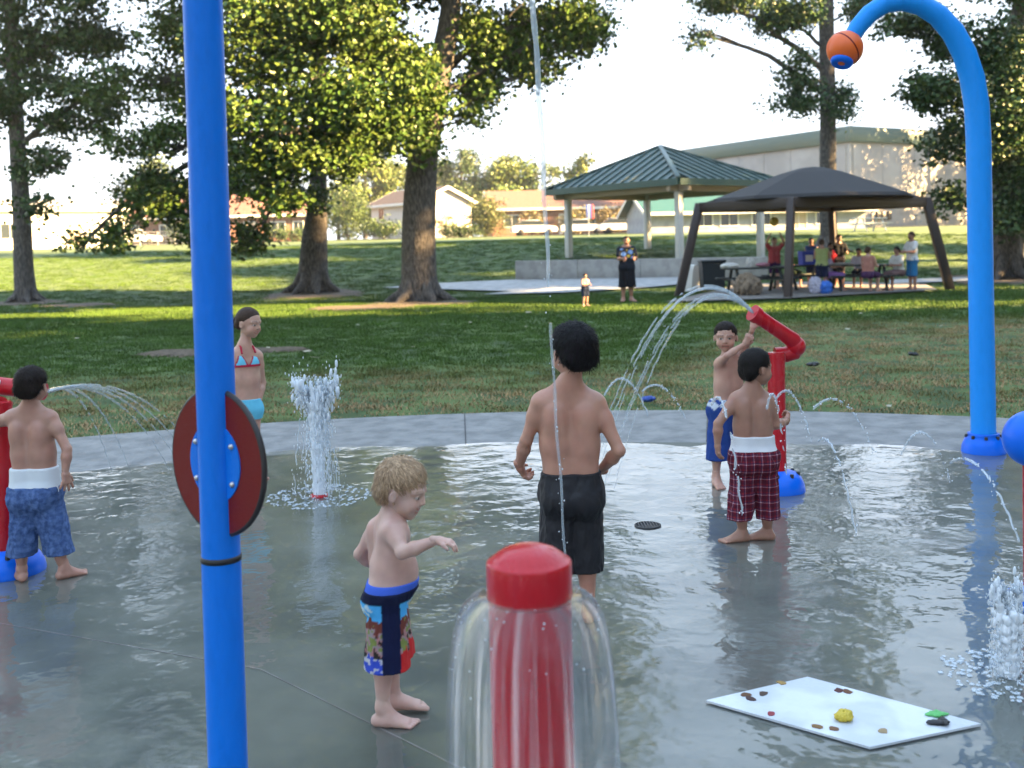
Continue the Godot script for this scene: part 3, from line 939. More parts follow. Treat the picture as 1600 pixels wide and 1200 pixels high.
# ---------------------------------------------------------------- trees
func leaf_clump(count: int, spread: float, size: float, seed_at: int) -> ArrayMesh:
	var mb := MB.new()
	var r := RandomNumberGenerator.new()
	r.seed = seed_at
	for i in count:
		var p := Vector3(r.randfn(), r.randfn() * 0.7, r.randfn()) * spread * 0.5
		var nn := Vector3(r.randf_range(-1, 1), r.randf_range(-0.2, 1.3), r.randf_range(-1, 1)).normalized()
		var t := Vector3(r.randf_range(-1, 1), r.randf_range(-1.0, 0.3), r.randf_range(-1, 1))
		t = (t - nn * t.dot(nn)).normalized()
		var s := nn.cross(t)
		var l := size * r.randf_range(0.7, 1.25)
		var k := r.randf_range(0.72, 1.28)
		mb.col = Color(k * r.randf_range(0.85, 1.2), k, k * 0.9)
		var w := l * 0.42
		var dip := nn * l * 0.12
		var a := mb.vert(p, nn)
		var b := mb.vert(p + t * l * 0.35 + s * w + dip, (nn - s * 0.35).normalized())
		var c := mb.vert(p + t * l * 0.35 - s * w + dip, (nn + s * 0.35).normalized())
		var m := mb.vert(p + t * l * 0.5, nn)
		var e := mb.vert(p + t * l - dip * 0.6, nn)
		var f := mb.vert(p + t * l * 0.72 + s * w * 0.8 + dip * 0.5, (nn - s * 0.35).normalized())
		var g := mb.vert(p + t * l * 0.72 - s * w * 0.8 + dip * 0.5, (nn + s * 0.35).normalized())
		mb.tri(a, b, m); mb.tri(a, m, c); mb.tri(b, f, m); mb.tri(c, m, g); mb.tri(f, e, m); mb.tri(g, m, e)
	return mb.mesh()

var clumps := []
var far_clumps := []

# trunk: points and radii; boughs: [centre, radii, clumps]; every bough gets a limb that leaves the trunk below it
func tree(called: String, label: String, where: Vector3, trunk: Array, rad: Array, boughs: Array, seed_at: int, tint: Color, group := "", far := false, bark: Material = null, clump_scale := 1.0) -> Node3D:
	var root := thing(called, label, "tree", where, 0.0, group)
	var r := RandomNumberGenerator.new()
	r.seed = seed_at
	var mb := MB.new()
	# refine the trunk
	var pts := []
	var rr := []
	for i in trunk.size() - 1:
		var n := 4 if i > 0 else 6
		for k in n:
			var t := float(k) / n
			var a: Vector3 = trunk[maxi(i - 1, 0)]
			var b: Vector3 = trunk[i]
			var c: Vector3 = trunk[i + 1]
			var d: Vector3 = trunk[mini(i + 2, trunk.size() - 1)]
			pts.append(b.cubic_interpolate(c, a, d, t))
			rr.append(lerpf(rad[i], rad[i + 1], t))
	pts.append(trunk[-1])
	rr.append(rad[-1])
	mb.tube(pts, rr, 22 if not far else 8, true, 0.05 if not far else 0.0, seed_at, 0.0 if far else 0.35)
	if not far:
		for k in 7:
			var a := TAU * k / 7.0 + r.randf() * 0.5
			var dir := Vector3(cos(a), 0, sin(a))
			var r0: float = rad[0]
			mb.tube([dir * r0 * 0.55 + Vector3.UP * r0 * 1.1, dir * r0 * 0.95 + Vector3.UP * r0 * 0.36, dir * r0 * 1.5 + Vector3.UP * r0 * 0.10, dir * r0 * (1.7 + 0.6 * r.randf()) - Vector3.UP * 0.08], [r0 * 0.34, r0 * 0.30, r0 * 0.20, r0 * 0.06], 8, true, 0.06, k)
	var places: Array[Transform3D] = []
	var tints: Array[Color] = []
	for bo in boughs:
		var ctr: Vector3 = bo[0]
		var rad3: Vector3 = bo[1]
		# limb from the trunk
		var best := 0
		var bd := 1e9
		for i in pts.size():
			if rr[i] < 0.03: continue
			var want: float = ctr.y - 0.45 * Vector2(ctr.x - pts[i].x, ctr.z - pts[i].z).length()
			if bo.size() > 3: want = bo[3]
			var d := absf(pts[i].y - want)
			if d < bd: bd = d; best = i
		var from: Vector3 = pts[best]
		var lr: float = minf(rr[best] * 0.5, 0.02 + 0.018 * from.distance_to(ctr) + 0.012 * rad3.length())
		if far: lr *= 0.8
		var mid := from.lerp(ctr, 0.5) + Vector3(r.randf_range(-1, 1), 0.6 + r.randf(), r.randf_range(-1, 1)) * from.distance_to(ctr) * 0.10
		var lp := []
		var lrr := []
		for k in 7:
			var t := k / 6.0
			lp.append(from.lerp(mid, t).lerp(mid.lerp(ctr, t), t) + Vector3(r.randfn(), r.randfn(), r.randfn()) * 0.05 * (1.0 if k > 0 and k < 6 else 0.0))
			lrr.append(lerpf(lr, lr * 0.35, t))
		mb.tube(lp, lrr, 7, false, 0.04, seed_at)
		for k in (6 if not far else 2):
			var d := Vector3(r.randf_range(-1, 1), r.randf_range(-0.6, 0.9), r.randf_range(-1, 1)).normalized()
			var start: Vector3 = lp[3 + r.randi() % 4]
			var tip := ctr + d * rad3 * 0.85
			mb.tube([start, start.lerp(tip, 0.5) + Vector3(0, 0.15, 0) * rad3.y, tip], [lr * 0.33, lr * 0.2, 0.008], 5, false)
		var high: bool = not far and ctr.y > 11.0
		var n: int = bo[2] if far else int(bo[2] * (1.5 if high else 0.8))
		# sub-lumps give an uneven outline with gaps
		var lumps := []
		var nl := maxi(4, int(n / 22.0))
		for k in nl:
			var d := Vector3(r.randfn(), r.randfn(), r.randfn()).normalized()
			lumps.append(ctr + d * rad3 * pow(r.randf(), 0.45))
		for k in n:
			var lc: Vector3 = lumps[r.randi() % nl]
			var ls := 0.26
			var p := lc + Vector3(r.randfn(), r.randfn() * 0.8, r.randfn()) * rad3 * ls
			p.y -= absf(r.randfn()) * 0.1 * rad3.y
			var s := r.randf_range(0.75, 1.3) * clump_scale * (1.3 if high else 1.0)
			places.append(Transform3D(Basis(Vector3.UP, r.randf() * TAU) * Basis(Vector3.RIGHT, r.randf_range(-0.5, 0.5)) * Basis.from_scale(Vector3.ONE * s), p))
			var k2 := r.randf_range(0.75, 1.25)
			tints.append(Color(tint.r * k2 * r.randf_range(0.85, 1.25), tint.g * k2, tint.b * k2))
	put("trunk", mb.mesh(), bark if bark else M.bark, root)
	var half := places.size() / 2
	var lists := far_clumps if far else clumps
	var cm := MultiMesh.new()
	cm.transform_format = MultiMesh.TRANSFORM_3D
	cm.use_colors = true
	cm.mesh = lists[seed_at % lists.size()]
	cm.instance_count = places.size()
	for i in places.size():
		cm.set_instance_transform(i, places[i])
		cm.set_instance_color(i, tints[i])
	var mi := MultiMeshInstance3D.new()
	mi.name = "crown"
	mi.multimesh = cm
	mi.material_override = M.leaf
	mi.set_meta("kind", "stuff")
	root.add_child(mi, true)
	return root

func crown_boughs(h0: float, h1: float, rx: float, n: int, count: int, seed_at: int) -> Array:   # a whole rounded crown of n boughs
	var r := RandomNumberGenerator.new()
	r.seed = seed_at
	var out := []
	for i in n:
		var t := (i + 0.5) / n
		var y := lerpf(h0, h1, t)
		var w := rx * sqrt(maxf(0.08, 1.0 - pow(absf(t - 0.4) / 0.62, 2.0)))
		var a := i * 2.4 + r.randf()
		var d := w * r.randf_range(0.35, 0.75)
		out.append([Vector3(cos(a) * d, y, sin(a) * d), Vector3(rx * 0.42, (h1 - h0) * 0.16, rx * 0.42) * r.randf_range(0.8, 1.2), count / n])
	return out

func shrub(label: String, where: Vector3, size: Vector3, count: int, seed_at: int, tint: Color, group := "") -> Node3D:
	var root := thing("shrub", label, "shrub", where, 0.0, group)
	var r := RandomNumberGenerator.new()
	r.seed = seed_at
	var mb := MB.new()
	var cm := MultiMesh.new()
	cm.transform_format = MultiMesh.TRANSFORM_3D
	cm.use_colors = true
	cm.mesh = far_clumps[seed_at % far_clumps.size()]
	cm.instance_count = count
	for k in 7:
		var a := r.randf() * TAU
		mb.tube([Vector3.ZERO, Vector3(cos(a) * size.x * 0.2, size.y * 0.45, sin(a) * size.z * 0.2), Vector3(cos(a) * size.x * 0.4, size.y * 0.85, sin(a) * size.z * 0.4)], [0.05, 0.03, 0.01], 5, false)
	for i in count:
		var d := Vector3(r.randfn(), r.randfn(), r.randfn()).normalized() * pow(r.randf(), 0.4)
		var lump := 1.0 + 0.25 * sin(d.x * 7.0 + seed_at) * sin(d.y * 6.0 + d.z * 5.0)
		var p := Vector3(d.x * size.x * 0.5 * lump, size.y * 0.5 + d.y * size.y * 0.5 * lump, d.z * size.z * 0.5 * lump)
		p.y = maxf(p.y, 0.12)
		var k2 := r.randf_range(0.7, 1.3)
		cm.set_instance_transform(i, Transform3D(Basis(Vector3.UP, r.randf() * TAU).scaled(Vector3.ONE * r.randf_range(0.6, 1.0) * 0.6), p))
		cm.set_instance_color(i, Color(tint.r * k2, tint.g * k2, tint.b * k2))
	put("stem", mb.mesh(), M.dark_bark, root)
	var mi := MultiMeshInstance3D.new()
	mi.name = "foliage"
	mi.multimesh = cm
	mi.material_override = M.leaf
	mi.set_meta("kind", "stuff")
	root.add_child(mi, true)
	return root

# ---------------------------------------------------------------- buildings
# a house with a ridge along its own x axis; origin at the middle of its floor
func house(called: String, label: String, where: Vector3, turn: float, w: float, d: float, eave: float, rise: float, wall: Material, roof: Material, windows: Array, over := 0.5, group := "") -> Node3D:
	var root := thing(called, label, "house", where, turn, group)
	var mb := MB.new()
	mb.prism([Vector2(-d / 2, -0.6), Vector2(d / 2, -0.6), Vector2(d / 2, eave), Vector2(0, eave + rise), Vector2(-d / 2, eave)], w, Vector3.ZERO, Basis(Vector3.UP, PI / 2))
	put("wall", mb.mesh(), wall, root)
	var rb := MB.new()
	var fb := MB.new()
	var sl := Vector2(d / 2 + over, -rise * (d / 2 + over) / (d / 2))
	for s in [-1.0, 1.0]:
		var a := Vector3(0, eave + rise + 0.16, 0)
		var e := Vector3(0, eave + rise + 0.16 + sl.y, s * sl.x)
		var dirv := (e - a).normalized()
		var nn := Vector3(0, dirv.z * s, -dirv.y * s).normalized()
		if nn.y < 0: nn = -nn
		rb.box((a + e) * 0.5, Vector3(w + over * 2, 0.16, a.distance_to(e)), Basis(Vector3.RIGHT, nn, Vector3.RIGHT.cross(nn)))
		fb.box(e + Vector3(0, -0.06, s * 0.085), Vector3(w + over * 2 + 0.1, 0.26, 0.06))
		for q in [-1.0, 1.0]:
			fb.bar(a + Vector3(q * (w / 2 + over + 0.035), -0.06, 0), e + Vector3(q * (w / 2 + over + 0.035), -0.06, 0), 0.06, 0.28)
	put("roof", rb.mesh(), roof, root)
	put("fascia", fb.mesh(), M.white_paint, root)
	for q in windows:        # [side 0 front(+z) 1 right(+x) 2 left(-x), offset, sill, width, height, "window" or "door"]
		var b := Basis()
		var at := Vector3(q[1], q[2] + q[4] * 0.5, d / 2)
		if q[0] == 1: b = Basis(Vector3.UP, PI / 2); at = Vector3(w / 2, q[2] + q[4] * 0.5, -q[1])
		if q[0] == 2: b = Basis(Vector3.UP, -PI / 2); at = Vector3(-w / 2, q[2] + q[4] * 0.5, q[1])
		var m := MB.new()
		for e in [[0, q[4] / 2 + 0.05, q[3] + 0.2, 0.1], [0, -q[4] / 2 - 0.05, q[3] + 0.2, 0.1], [-q[3] / 2 - 0.05, 0, 0.1, q[4]], [q[3] / 2 + 0.05, 0, 0.1, q[4]], [0, 0, 0.05, q[4]]]:
			m.box(at + b * Vector3(e[0], e[1], 0.03), Vector3(e[2], e[3], 0.06), b)
		var win := put(q[5], m.mesh(), M.white_paint, root)
		var g := MB.new()
		g.box(at + b * Vector3(0, 0, 0.012), Vector3(q[3], q[4], 0.02), b)
		put("pane", g.mesh(), M.pane if q[5] == "window" else M.cream, win)
	return root

func car(label: String, where: Vector3, turn: float, paint: Material) -> Node3D:
	var root := thing("parked_car", label, "car", where, turn, "cars parked beyond the lawn")
	var mb := MB.new()
	mb.prism([Vector2(-2.2, 0.35), Vector2(2.2, 0.35), Vector2(2.25, 0.65), Vector2(2.1, 0.85), Vector2(1.1, 0.98), Vector2(-1.9, 1.0), Vector2(-2.25, 0.9)], 1.74)
	put("body", mb.mesh(), paint, root)
	var cb := MB.new()
	cb.prism([Vector2(1.15, 0.97), Vector2(0.45, 1.45), Vector2(-1.2, 1.47), Vector2(-1.95, 0.99)], 1.5)
	put("cabin", cb.mesh(), M.pane, root)
	var rb := MB.new()
	rb.box(Vector3(-0.4, 1.475, 0), Vector3(1.75, 0.06, 1.48), Basis(), 0.02)
	put("roof", rb.mesh(), paint, root)
	for x in [-1.4, 1.4]:
		for z in [-0.8, 0.8]:
			var w := MB.new()
			w.lathe([Vector2(0.0, -0.1), Vector2(0.28, -0.1), Vector2(0.32, -0.06), Vector2(0.32, 0.06), Vector2(0.28, 0.1), Vector2(0.0, 0.1)], Vector3(x, 0.32, z), Basis(Vector3.RIGHT, PI / 2), 16)
			put("wheel", w.mesh(), M.black, root)
	return root


# ---------------------------------------------------------------- water
func parabola(a: Vector3, b: Vector3, rise: float, n := 14) -> Array:     # a thrown path from a to b that tops rise above the higher end
	var out := []
	var top := maxf(a.y, b.y) + rise
	var u := sqrt(maxf(top - a.y, 0.0))
	var w := sqrt(maxf(top - b.y, 0.0))
	for i in n + 1:
		var t := float(i) / n
		var s := -u + (u + w) * t
		var p := a.lerp(b, t)
		p.y = top - s * s
		out.append(p)
	return out

func stream_into(mb: MB, pts: Array, r0: float, r1: float, bead: float, r: RandomNumberGenerator, wander := 0.004, gaps := 0.0) -> void:
	var fine := []
	var rad := []
	var steps := 5
	for i in pts.size() - 1:
		for k in steps:
			fine.append(pts[i].lerp(pts[i + 1], float(k) / steps))
	fine.append(pts[-1])
	var ph := r.randf() * 20.0
	var run := []
	var rr := []
	for i in fine.size():
		var t := float(i) / (fine.size() - 1)
		var w := wander * (0.3 + t)
		var p: Vector3 = fine[i] + Vector3(sin(i * 0.9 + ph), sin(i * 1.3 + ph * 2.0), sin(i * 1.1 + ph * 3.0)) * w
		var q := lerpf(r0, r1, t) * (1.0 + bead * (sin(i * 2.1 + ph) * 0.5 + r.randf_range(-0.5, 0.5)))
		if gaps > 0.0 and r.randf() < gaps * t:
			if run.size() > 2:
				rr[0] *= 0.3; rr[-1] *= 0.2
				mb.tube(run, rr, 6, true)
			run = []
			rr = []
		else:
			run.append(p)
			rr.append(maxf(q, 0.0006))
	if run.size() > 2:
		rr[-1] *= 0.3
		mb.tube(run, rr, 6, true)

func drops(parent: Node3D, called: String, places: Array, sizes: Array, mat_of: Material, tall := 1.0) -> void:
	var ball := MB.new()
	ball.ball(Vector3.ZERO, Vector3(1, 1.25, 1), Basis(), 7, 5)
	var mm := MultiMesh.new()
	mm.transform_format = MultiMesh.TRANSFORM_3D
	mm.mesh = ball.mesh()
	mm.instance_count = places.size()
	for i in places.size():
		mm.set_instance_transform(i, Transform3D(Basis.from_scale(Vector3(1, tall, 1) * sizes[i]), places[i]))
	var mi := MultiMeshInstance3D.new()
	mi.name = called
	mi.multimesh = mm
	mi.material_override = mat_of
	mi.set_meta("kind", "stuff")
	parent.add_child(mi, true)

func splash(parent: Node3D, rad: float, n: int, seed_at: int) -> void:
	var r := RandomNumberGenerator.new()
	r.seed = seed_at
	var p := []
	var s := []
	for i in n:
		var a := r.randf() * TAU
		var d := rad * sqrt(r.randf())
		var low := r.randf() < 0.75
		p.append(Vector3(cos(a) * d, 0.007 + (0.0 if low else absf(r.randfn()) * 0.02), sin(a) * d))
		s.append(r.randf_range(0.004, 0.013) if low else r.randf_range(0.001, 0.003))
	drops(parent, "splash", p, s, M.jet, 0.35)

func arc_jet(label: String, a: Vector3, b: Vector3, rise: float, r0: float, seed_at: int, gaps := 0.25) -> void:
	var r := RandomNumberGenerator.new()
	r.seed = seed_at
	var root := thing("water_arc", label, "water jet", a, 0.0, "thin arcs of water over the wet pad")
	var pts := parabola(Vector3.ZERO, b - a, rise)
	var mb := MB.new()
	stream_into(mb, pts, r0, r0 * 0.7, 0.35, r, 0.003, gaps)
	put("stream", mb.mesh(), M.jet, root).set_meta("kind", "stuff")
	var p := []
	var s := []
	for i in 26:
		var t := pow(r.randf(), 0.6)
		var k := mini(int(t * (pts.size() - 1)), pts.size() - 2)
		var q: Vector3 = pts[k].lerp(pts[k + 1], r.randf())
		p.append(q + Vector3(r.randfn(), r.randfn(), r.randfn()) * 0.010 * (0.4 + t))
		s.append(r.randf_range(0.0015, 0.004))
	drops(root, "droplets", p, s, M.froth)

func fountain(label: String, where: Vector3, h: float, core: float, spread: float, seed_at: int, n: int) -> Node3D:
	var r := RandomNumberGenerator.new()
	r.seed = seed_at
	var root := thing("ground_jet", label, "water jet", where, 0.0, "upright jets from the pad")
	var core_mb := MB.new()
	for k in 9:
		var a := TAU * k / 9.0
		var o := Vector3(cos(a), 0, sin(a))
		var top := h * r.randf_range(0.62, 0.95)
		var pts := []
		for i in 9:
			var t := i / 8.0
			pts.append(o * (core * 0.4 + core * 0.45 * t * t + r.randf() * core * 0.1) + Vector3(0, top * t, 0))
		stream_into(core_mb, pts, core * 0.42, core * 0.36, 0.2, r, core * 0.10)
	var mid := []
	var mid_r := []
	for i in 12:
		var t := i / 11.0
		mid.append(Vector3(sin(i * 1.7) * core * 0.06, h * 0.78 * t, cos(i * 2.3) * core * 0.06))
		mid_r.append(core * lerpf(0.62, 0.5, t) * (1.0 + 0.08 * sin(i * 2.9)))
	mid_r[-1] *= 0.4
	core_mb.tube(mid, mid_r, 14, true, 0.12, seed_at)
	put("column", core_mb.mesh(), M.froth, root).set_meta("kind", "stuff")
	var fall := MB.new()
	for k in 16:
		var side: float = [-1.0, 1.0, -0.5, 0.5][k % 4] * r.randf_range(0.75, 1.15)
		var o := Vector3(side * spread * 0.66, h * r.randf_range(0.8, 0.97), r.randfn() * 0.2 * spread)
		stream_into(fall, [Vector3(side * core * 0.3, h * 0.35, 0), Vector3(side * core * 0.6, h * 0.62, 0), o * Vector3(0.7, 0.95, 0.7), o, o + Vector3(side * spread * 0.16, -0.06 * h, 0)], 0.009, 0.006, 0.3, r, 0.006)
	for k in 26:
		var a := r.randf() * TAU
		var o := Vector3(cos(a), 0, sin(a) * 0.7)
		var far := spread * r.randf_range(0.5, 1.0)
		var tip := o * far * 0.55 + Vector3(0, h * r.randf_range(0.75, 1.0), 0)
		var pts := []
		for i in 12:
			var t := i / 11.0
			var y := tip.y - tip.y * pow(t, 1.8)
			pts.append(o * far * (0.35 + 0.65 * t) + Vector3(0, y, 0))
		stream_into(fall, pts, 0.0055, 0.0028, 0.4, r, 0.005, 0.25)
	put("falling_water", fall.mesh(), M.jet, root).set_meta("kind", "stuff")
	var p := []
	var s := []
	for i in n:
		var t := r.randf()
		var a := r.randf() * TAU
		var lobes := [Vector3(-1.05, 0.90, 0.1), Vector3(0.95, 0.93, -0.1), Vector3(0.05, 0.78, 0.2), Vector3(-0.45, 0.76, -0.2), Vector3(0.5, 0.74, 0.0)]
		if t < 0.45:
			var l: Vector3 = lobes[r.randi() % 5]
			var big := r.randf() < 0.35
			p.append(Vector3(l.x * spread * 0.62, l.y * h, l.z * spread) + Vector3(r.randfn() * 0.17 * spread, r.randfn() * 0.08 * h, r.randfn() * 0.17 * spread) * (0.8 if big else 1.1))
			s.append(r.randf_range(0.006, 0.011) if big else r.randf_range(0.0015, 0.004))
		elif t < 0.75:
			p.append(Vector3(cos(a), 0, sin(a)) * core * r.randf_range(0.8, 1.7) + Vector3(0, h * r.randf() * 0.9, 0))
			s.append(r.randf_range(0.0015, 0.004))
		else:
			var y := r.randf()
			p.append(Vector3(cos(a), 0, sin(a)) * spread * (0.5 + 0.75 * (1.0 - y)) * r.randf_range(0.5, 1.0) + Vector3(0, y * h, 0))
			s.append(r.randf_range(0.001, 0.003))
	for i in s.size(): s[i] *= 0.4 + 0.6 * h / 0.8
	drops(root, "droplets", p, s, M.froth, 2.2)
	return root

# ---------------------------------------------------------------- the scene
func _ready() -> void:
	var camera := Camera3D.new()
	camera.name = "camera"
	camera.set_frustum(2.0 * 0.1 * 600.0 / 1648.0, Vector2(0, -0.1 * 163.2 / 1648.0), 0.1, 900.0)   # held almost level, the lens shifted down
	camera.transform = Transform3D(Basis(Vector3.RIGHT, deg_to_rad(-1.8)) * Basis(Vector3.BACK, deg_to_rad(-1.4)), Vector3(0, 1.6, 0))
	add_child(camera)
	camera.current = true
	var lens := CameraAttributesPhysical.new()      # a small camera's lens, focused on the children
	lens.frustum_focal_length = 35.0
	lens.frustum_focus_distance = 5.0
	lens.frustum_near = 0.1
	lens.frustum_far = 900.0
	lens.exposure_aperture = 3.0
	camera.attributes = lens

	var env := Environment.new()
	env.background_mode = Environment.BG_SKY
	var sky_mat := ProceduralSkyMaterial.new()
	sky_mat.sky_top_color = lin(0.100, 0.132, 0.176)
	sky_mat.sky_horizon_color = lin(0.142, 0.150, 0.158)
	sky_mat.sky_curve = 0.18
	sky_mat.ground_bottom_color = lin(0.03, 0.04, 0.025)
	sky_mat.ground_horizon_color = lin(0.06, 0.07, 0.05)
	sky_mat.sun_angle_max = 12.0
	sky_mat.energy_multiplier = 1.0
	var sky := Sky.new()
	sky.sky_material = sky_mat
	env.sky = sky
	env.tonemap_mode = Environment.TONE_MAPPER_LINEAR
	env.tonemap_exposure = 14.0
	env.fog_enabled = true
	env.fog_density = 0.0003
	env.fog_light_color = Color(0.90, 0.95, 1.0)
	env.sdfgi_enabled = true
	env.ssao_enabled = true
	env.ssil_enabled = true
	var we := WorldEnvironment.new()
	we.name = "environment"
	we.environment = env
	add_child(we)

	var sun := DirectionalLight3D.new()
	sun.name = "sun"
	sun.light_color = Color(1.0, 0.83, 0.58)
	sun.light_energy = 1.6
	sun.light_angular_distance = 0.5
	sun.shadow_enabled = true
	add_child(sun)
	var towards := Vector3(cos(deg_to_rad(-12.0)) * cos(deg_to_rad(22.0)), sin(deg_to_rad(22.0)), -sin(deg_to_rad(-12.0)) * cos(deg_to_rad(22.0)))
	sun.look_at_from_position(towards * 100.0, Vector3.ZERO, Vector3.UP)

	make_materials()
	for i in 3: clumps.append(leaf_clump(26, 0.52, 0.135, 100 + i))
	for i in 3: far_clumps.append(leaf_clump(22, 1.1, 0.31, 200 + i))
	make_ground()
	make_buildings()
	make_trees()
	make_shelters()
	make_pad_equipment()
	make_water()
	make_people()
	make_far_people()
	make_small_things()

# ---------------------------------------------------------------- ground
const PAD := Vector2(0.0, -0.5)
const PAD_R := 9.5
var soil_spots := []
var path_polys := []

func dryness(x: float, z: float) -> float:
	var d := -z
	var reach := 12.2 + 6.5 * smoothstep(1.5, 5.0, x)
	return 1.0 - smoothstep(-1.6, 3.2, d - reach)

func sheet(poly: Array, lift: float, grow := 0.5) -> ArrayMesh:        # a flat-lying outline laid on the ground, cut fine enough to follow it
	var mb := MB.new()
	var pp := PackedVector2Array()
	for p in poly: pp.append(Vector2(p.x, p.z))
	path_polys.append(pp)
	var dense := PackedVector2Array()
	for i in pp.size():
		var a := pp[i]
		var b := pp[(i + 1) % pp.size()]
		var n := maxi(1, int(a.distance_to(b) / grow))
		for k in n: dense.append(a.lerp(b, float(k) / n))
	var t := Geometry2D.triangulate_polygon(dense)
	for p in dense: mb.vert(Vector3(p.x, ground_y(p.x, p.y) + lift, p.y), Vector3.UP)
	for i in range(0, t.size(), 3): mb.tri(t[i], t[i + 1], t[i + 2])
	return mb.mesh()

func make_ground() -> void:
	var nz := noise(77, 0.35, 4)
	var nz2 := noise(78, 1.6, 3)
	var mb := MB.new()
	var radii := []
	var rr := PAD_R - 0.06
	while rr < 420.0:
		radii.append(rr)
		rr += 0.22 + maxf(0.0, rr - 14.0) * 0.06
	var seg := 360
	var last := []
	for ri in radii.size():
		var ring := []
		for k in seg + 1:
			var a := TAU * (k % seg) / seg
			var x: float = PAD.x + cos(a) * radii[ri]
			var z: float = PAD.y + sin(a) * radii[ri]
			var y := ground_y(x, z) - 0.035
			if ri > 1: y += 0.02 * nz.get_noise_2d(x * 1.5, z * 1.5)
			var dr := clampf(dryness(x, z) * (0.75 + 0.9 * nz.get_noise_2d(x * 3.0, z * 3.0)) + 0.25 * nz2.get_noise_2d(x, z) - 0.08, 0.0, 1.0)
			mb.col = Color(1, 1, 1).lerp(Color(4.3, 2.0, 5.2), minf(1.0, dr * 1.3))
			var e := 0.5
			var nn := Vector3(ground_y(x - e, z) - ground_y(x + e, z), 2 * e, ground_y(x, z - e) - ground_y(x, z + e)).normalized()
			ring.append(mb.vert(Vector3(x, y, z), nn))
		if ri > 0:
			for k in seg:
				mb.tri(last[k], last[k + 1], ring[k + 1]); mb.tri(last[k], ring[k + 1], ring[k])
		last = ring
	M.soil.vertex_color_use_as_albedo = true
	struct("lawn", mb.mesh(), M.soil)

	# the round concrete pad: a wet inner floor, a dry rim, a joint between them, a film of water over the floor
	var floor_mb := MB.new()
	floor_mb.lathe([Vector2(8.0, -0.2), Vector2(8.0, 0.0), Vector2(4.0, 0.0), Vector2(0.001, 0.0)], Vector3(PAD.x, 0, PAD.y), Basis(), 128)
	for i in floor_mb.v.size():
		if floor_mb.v[i].y > -0.1: floor_mb.n[i] = Vector3.UP
	struct("wet_concrete_ground", floor_mb.mesh(), M.pad)
	var rim_mb := MB.new()
	var prof := [Vector2(8.012, -0.2), Vector2(8.012, -0.004), Vector2(8.02, 0.0), Vector2(8.7, 0.012), Vector2(PAD_R - 0.03, 0.028), Vector2(PAD_R, 0.012), Vector2(PAD_R, -0.2)]
	prof.reverse()
	rim_mb.lathe(prof, Vector3(PAD.x, 0, PAD.y), Basis(), 160)
	for i in rim_mb.v.size():
		if rim_mb.v[i].y > -0.001: rim_mb.n[i] = Vector3.UP
	struct("dry_concrete_path", rim_mb.mesh(), M.rim)
	var wb := MB.new()
	var wr := [0.001, 2.0, 4.0, 6.0, 7.0, 7.6, 1.0]
	var rings := []
	for q in wr.size():
		var ring := []
		for k in 181:
			var a := TAU * (k % 180) / 180
			var edge := 7.96 + 0.26 * nz.get_noise_2d(cos(a) * 9.0, sin(a) * 9.0) + 0.22 * nz.get_noise_2d(cos(a) * 40.0, sin(a) * 40.0)
			var rad: float = wr[q] if q < wr.size() - 1 else edge
			ring.append(wb.vert(Vector3(PAD.x + cos(a) * rad, 0.006, PAD.y + sin(a) * rad), Vector3.UP))
		if q > 0:
			for k in 180:
				wb.tri(rings[-1][k], rings[-1][k + 1], ring[k + 1]); wb.tri(rings[-1][k], ring[k + 1], ring[k])
		rings.append(ring)
	struct("water", wb.mesh(), M.water)

	# sealed joints cut in the concrete
	for q in [[Vector3(-1.0, 0, -4.0), Vector3(0.6, 0, -2.4)], [Vector3(0.6, 0, -2.4), Vector3(7.0, 0, 2.6)], [Vector3(-1.0, 0, -4.0), Vector3(-5.4, 0, -6.0)]]:
		var jb := MB.new()
		jb.bar(q[0] + Vector3(0, 0.0005, 0), q[1] + Vector3(0, 0.0005, 0), 0.006, 0.004)
		struct("joint_line_on_ground", jb.mesh(), M.old_path)
	for k in 26:
		var a := TAU * k / 26.0 + 0.07
		var d := Vector3(cos(a), 0, sin(a))
		var jb := MB.new()
		jb.bar(Vector3(PAD.x, 0.003, PAD.y) + d * 8.03, Vector3(PAD.x, 0.029, PAD.y) + d * (PAD_R - 0.04), 0.009, 0.006)
		struct("joint_line_on_path", jb.mesh(), M.asphalt)

	# bare earth round the big trunks, concrete paths
	soil_spots = [[Vector3(-2.765, 0, -31.209), 1.9, 0.9], [Vector3(-6.986, 0.106, -37.055), 2.0, 0.9], [Vector3(-16.882, 0.082, -36.546), 1.4, 0.9], [Vector3(-14.429, 0.025, -34.898), 1.3, 0.6], [Vector3(-4.329, 0, -29.568), 1.7, 0.8], [Vector3(16.725, 0.07, -36.246), 2.4, 1.0], [Vector3(-5.302, 0, -17.344), 0.9, 0.7], [Vector3(-3.951, 0, -17.439), 0.6, 0.7]]
	for s in soil_spots:
		var b := MB.new()
		var c: Vector3 = s[0]
		var m := b.vert(Vector3(c.x, ground_y(c.x, c.z) + 0.004, c.z), Vector3.UP)
		var prev := []
		for q in 5:
			var ring := []
			for k in 41:
				var a := TAU * (k % 40) / 40
				var d: float = s[1] * (q + 1) / 5.0 * (1.0 + 0.35 * nz2.get_noise_2d(cos(a) * 0.8 + c.x, sin(a) * 0.8 + c.z))
				var x := c.x + cos(a) * d
				var z: float = c.z + sin(a) * d * s[2]
				ring.append(b.vert(Vector3(x, ground_y(x, z) + 0.004 - 0.05 * maxf(0, q - 3), z), Vector3.UP))
			for k in 40:
				if q == 0: b.tri(m, ring[k], ring[k + 1])
				else:
					b.tri(prev[k], prev[k + 1], ring[k + 1]); b.tri(prev[k], ring[k + 1], ring[k])
			prev = ring
		struct("bare_ground", b.mesh(), M.bark_soil)
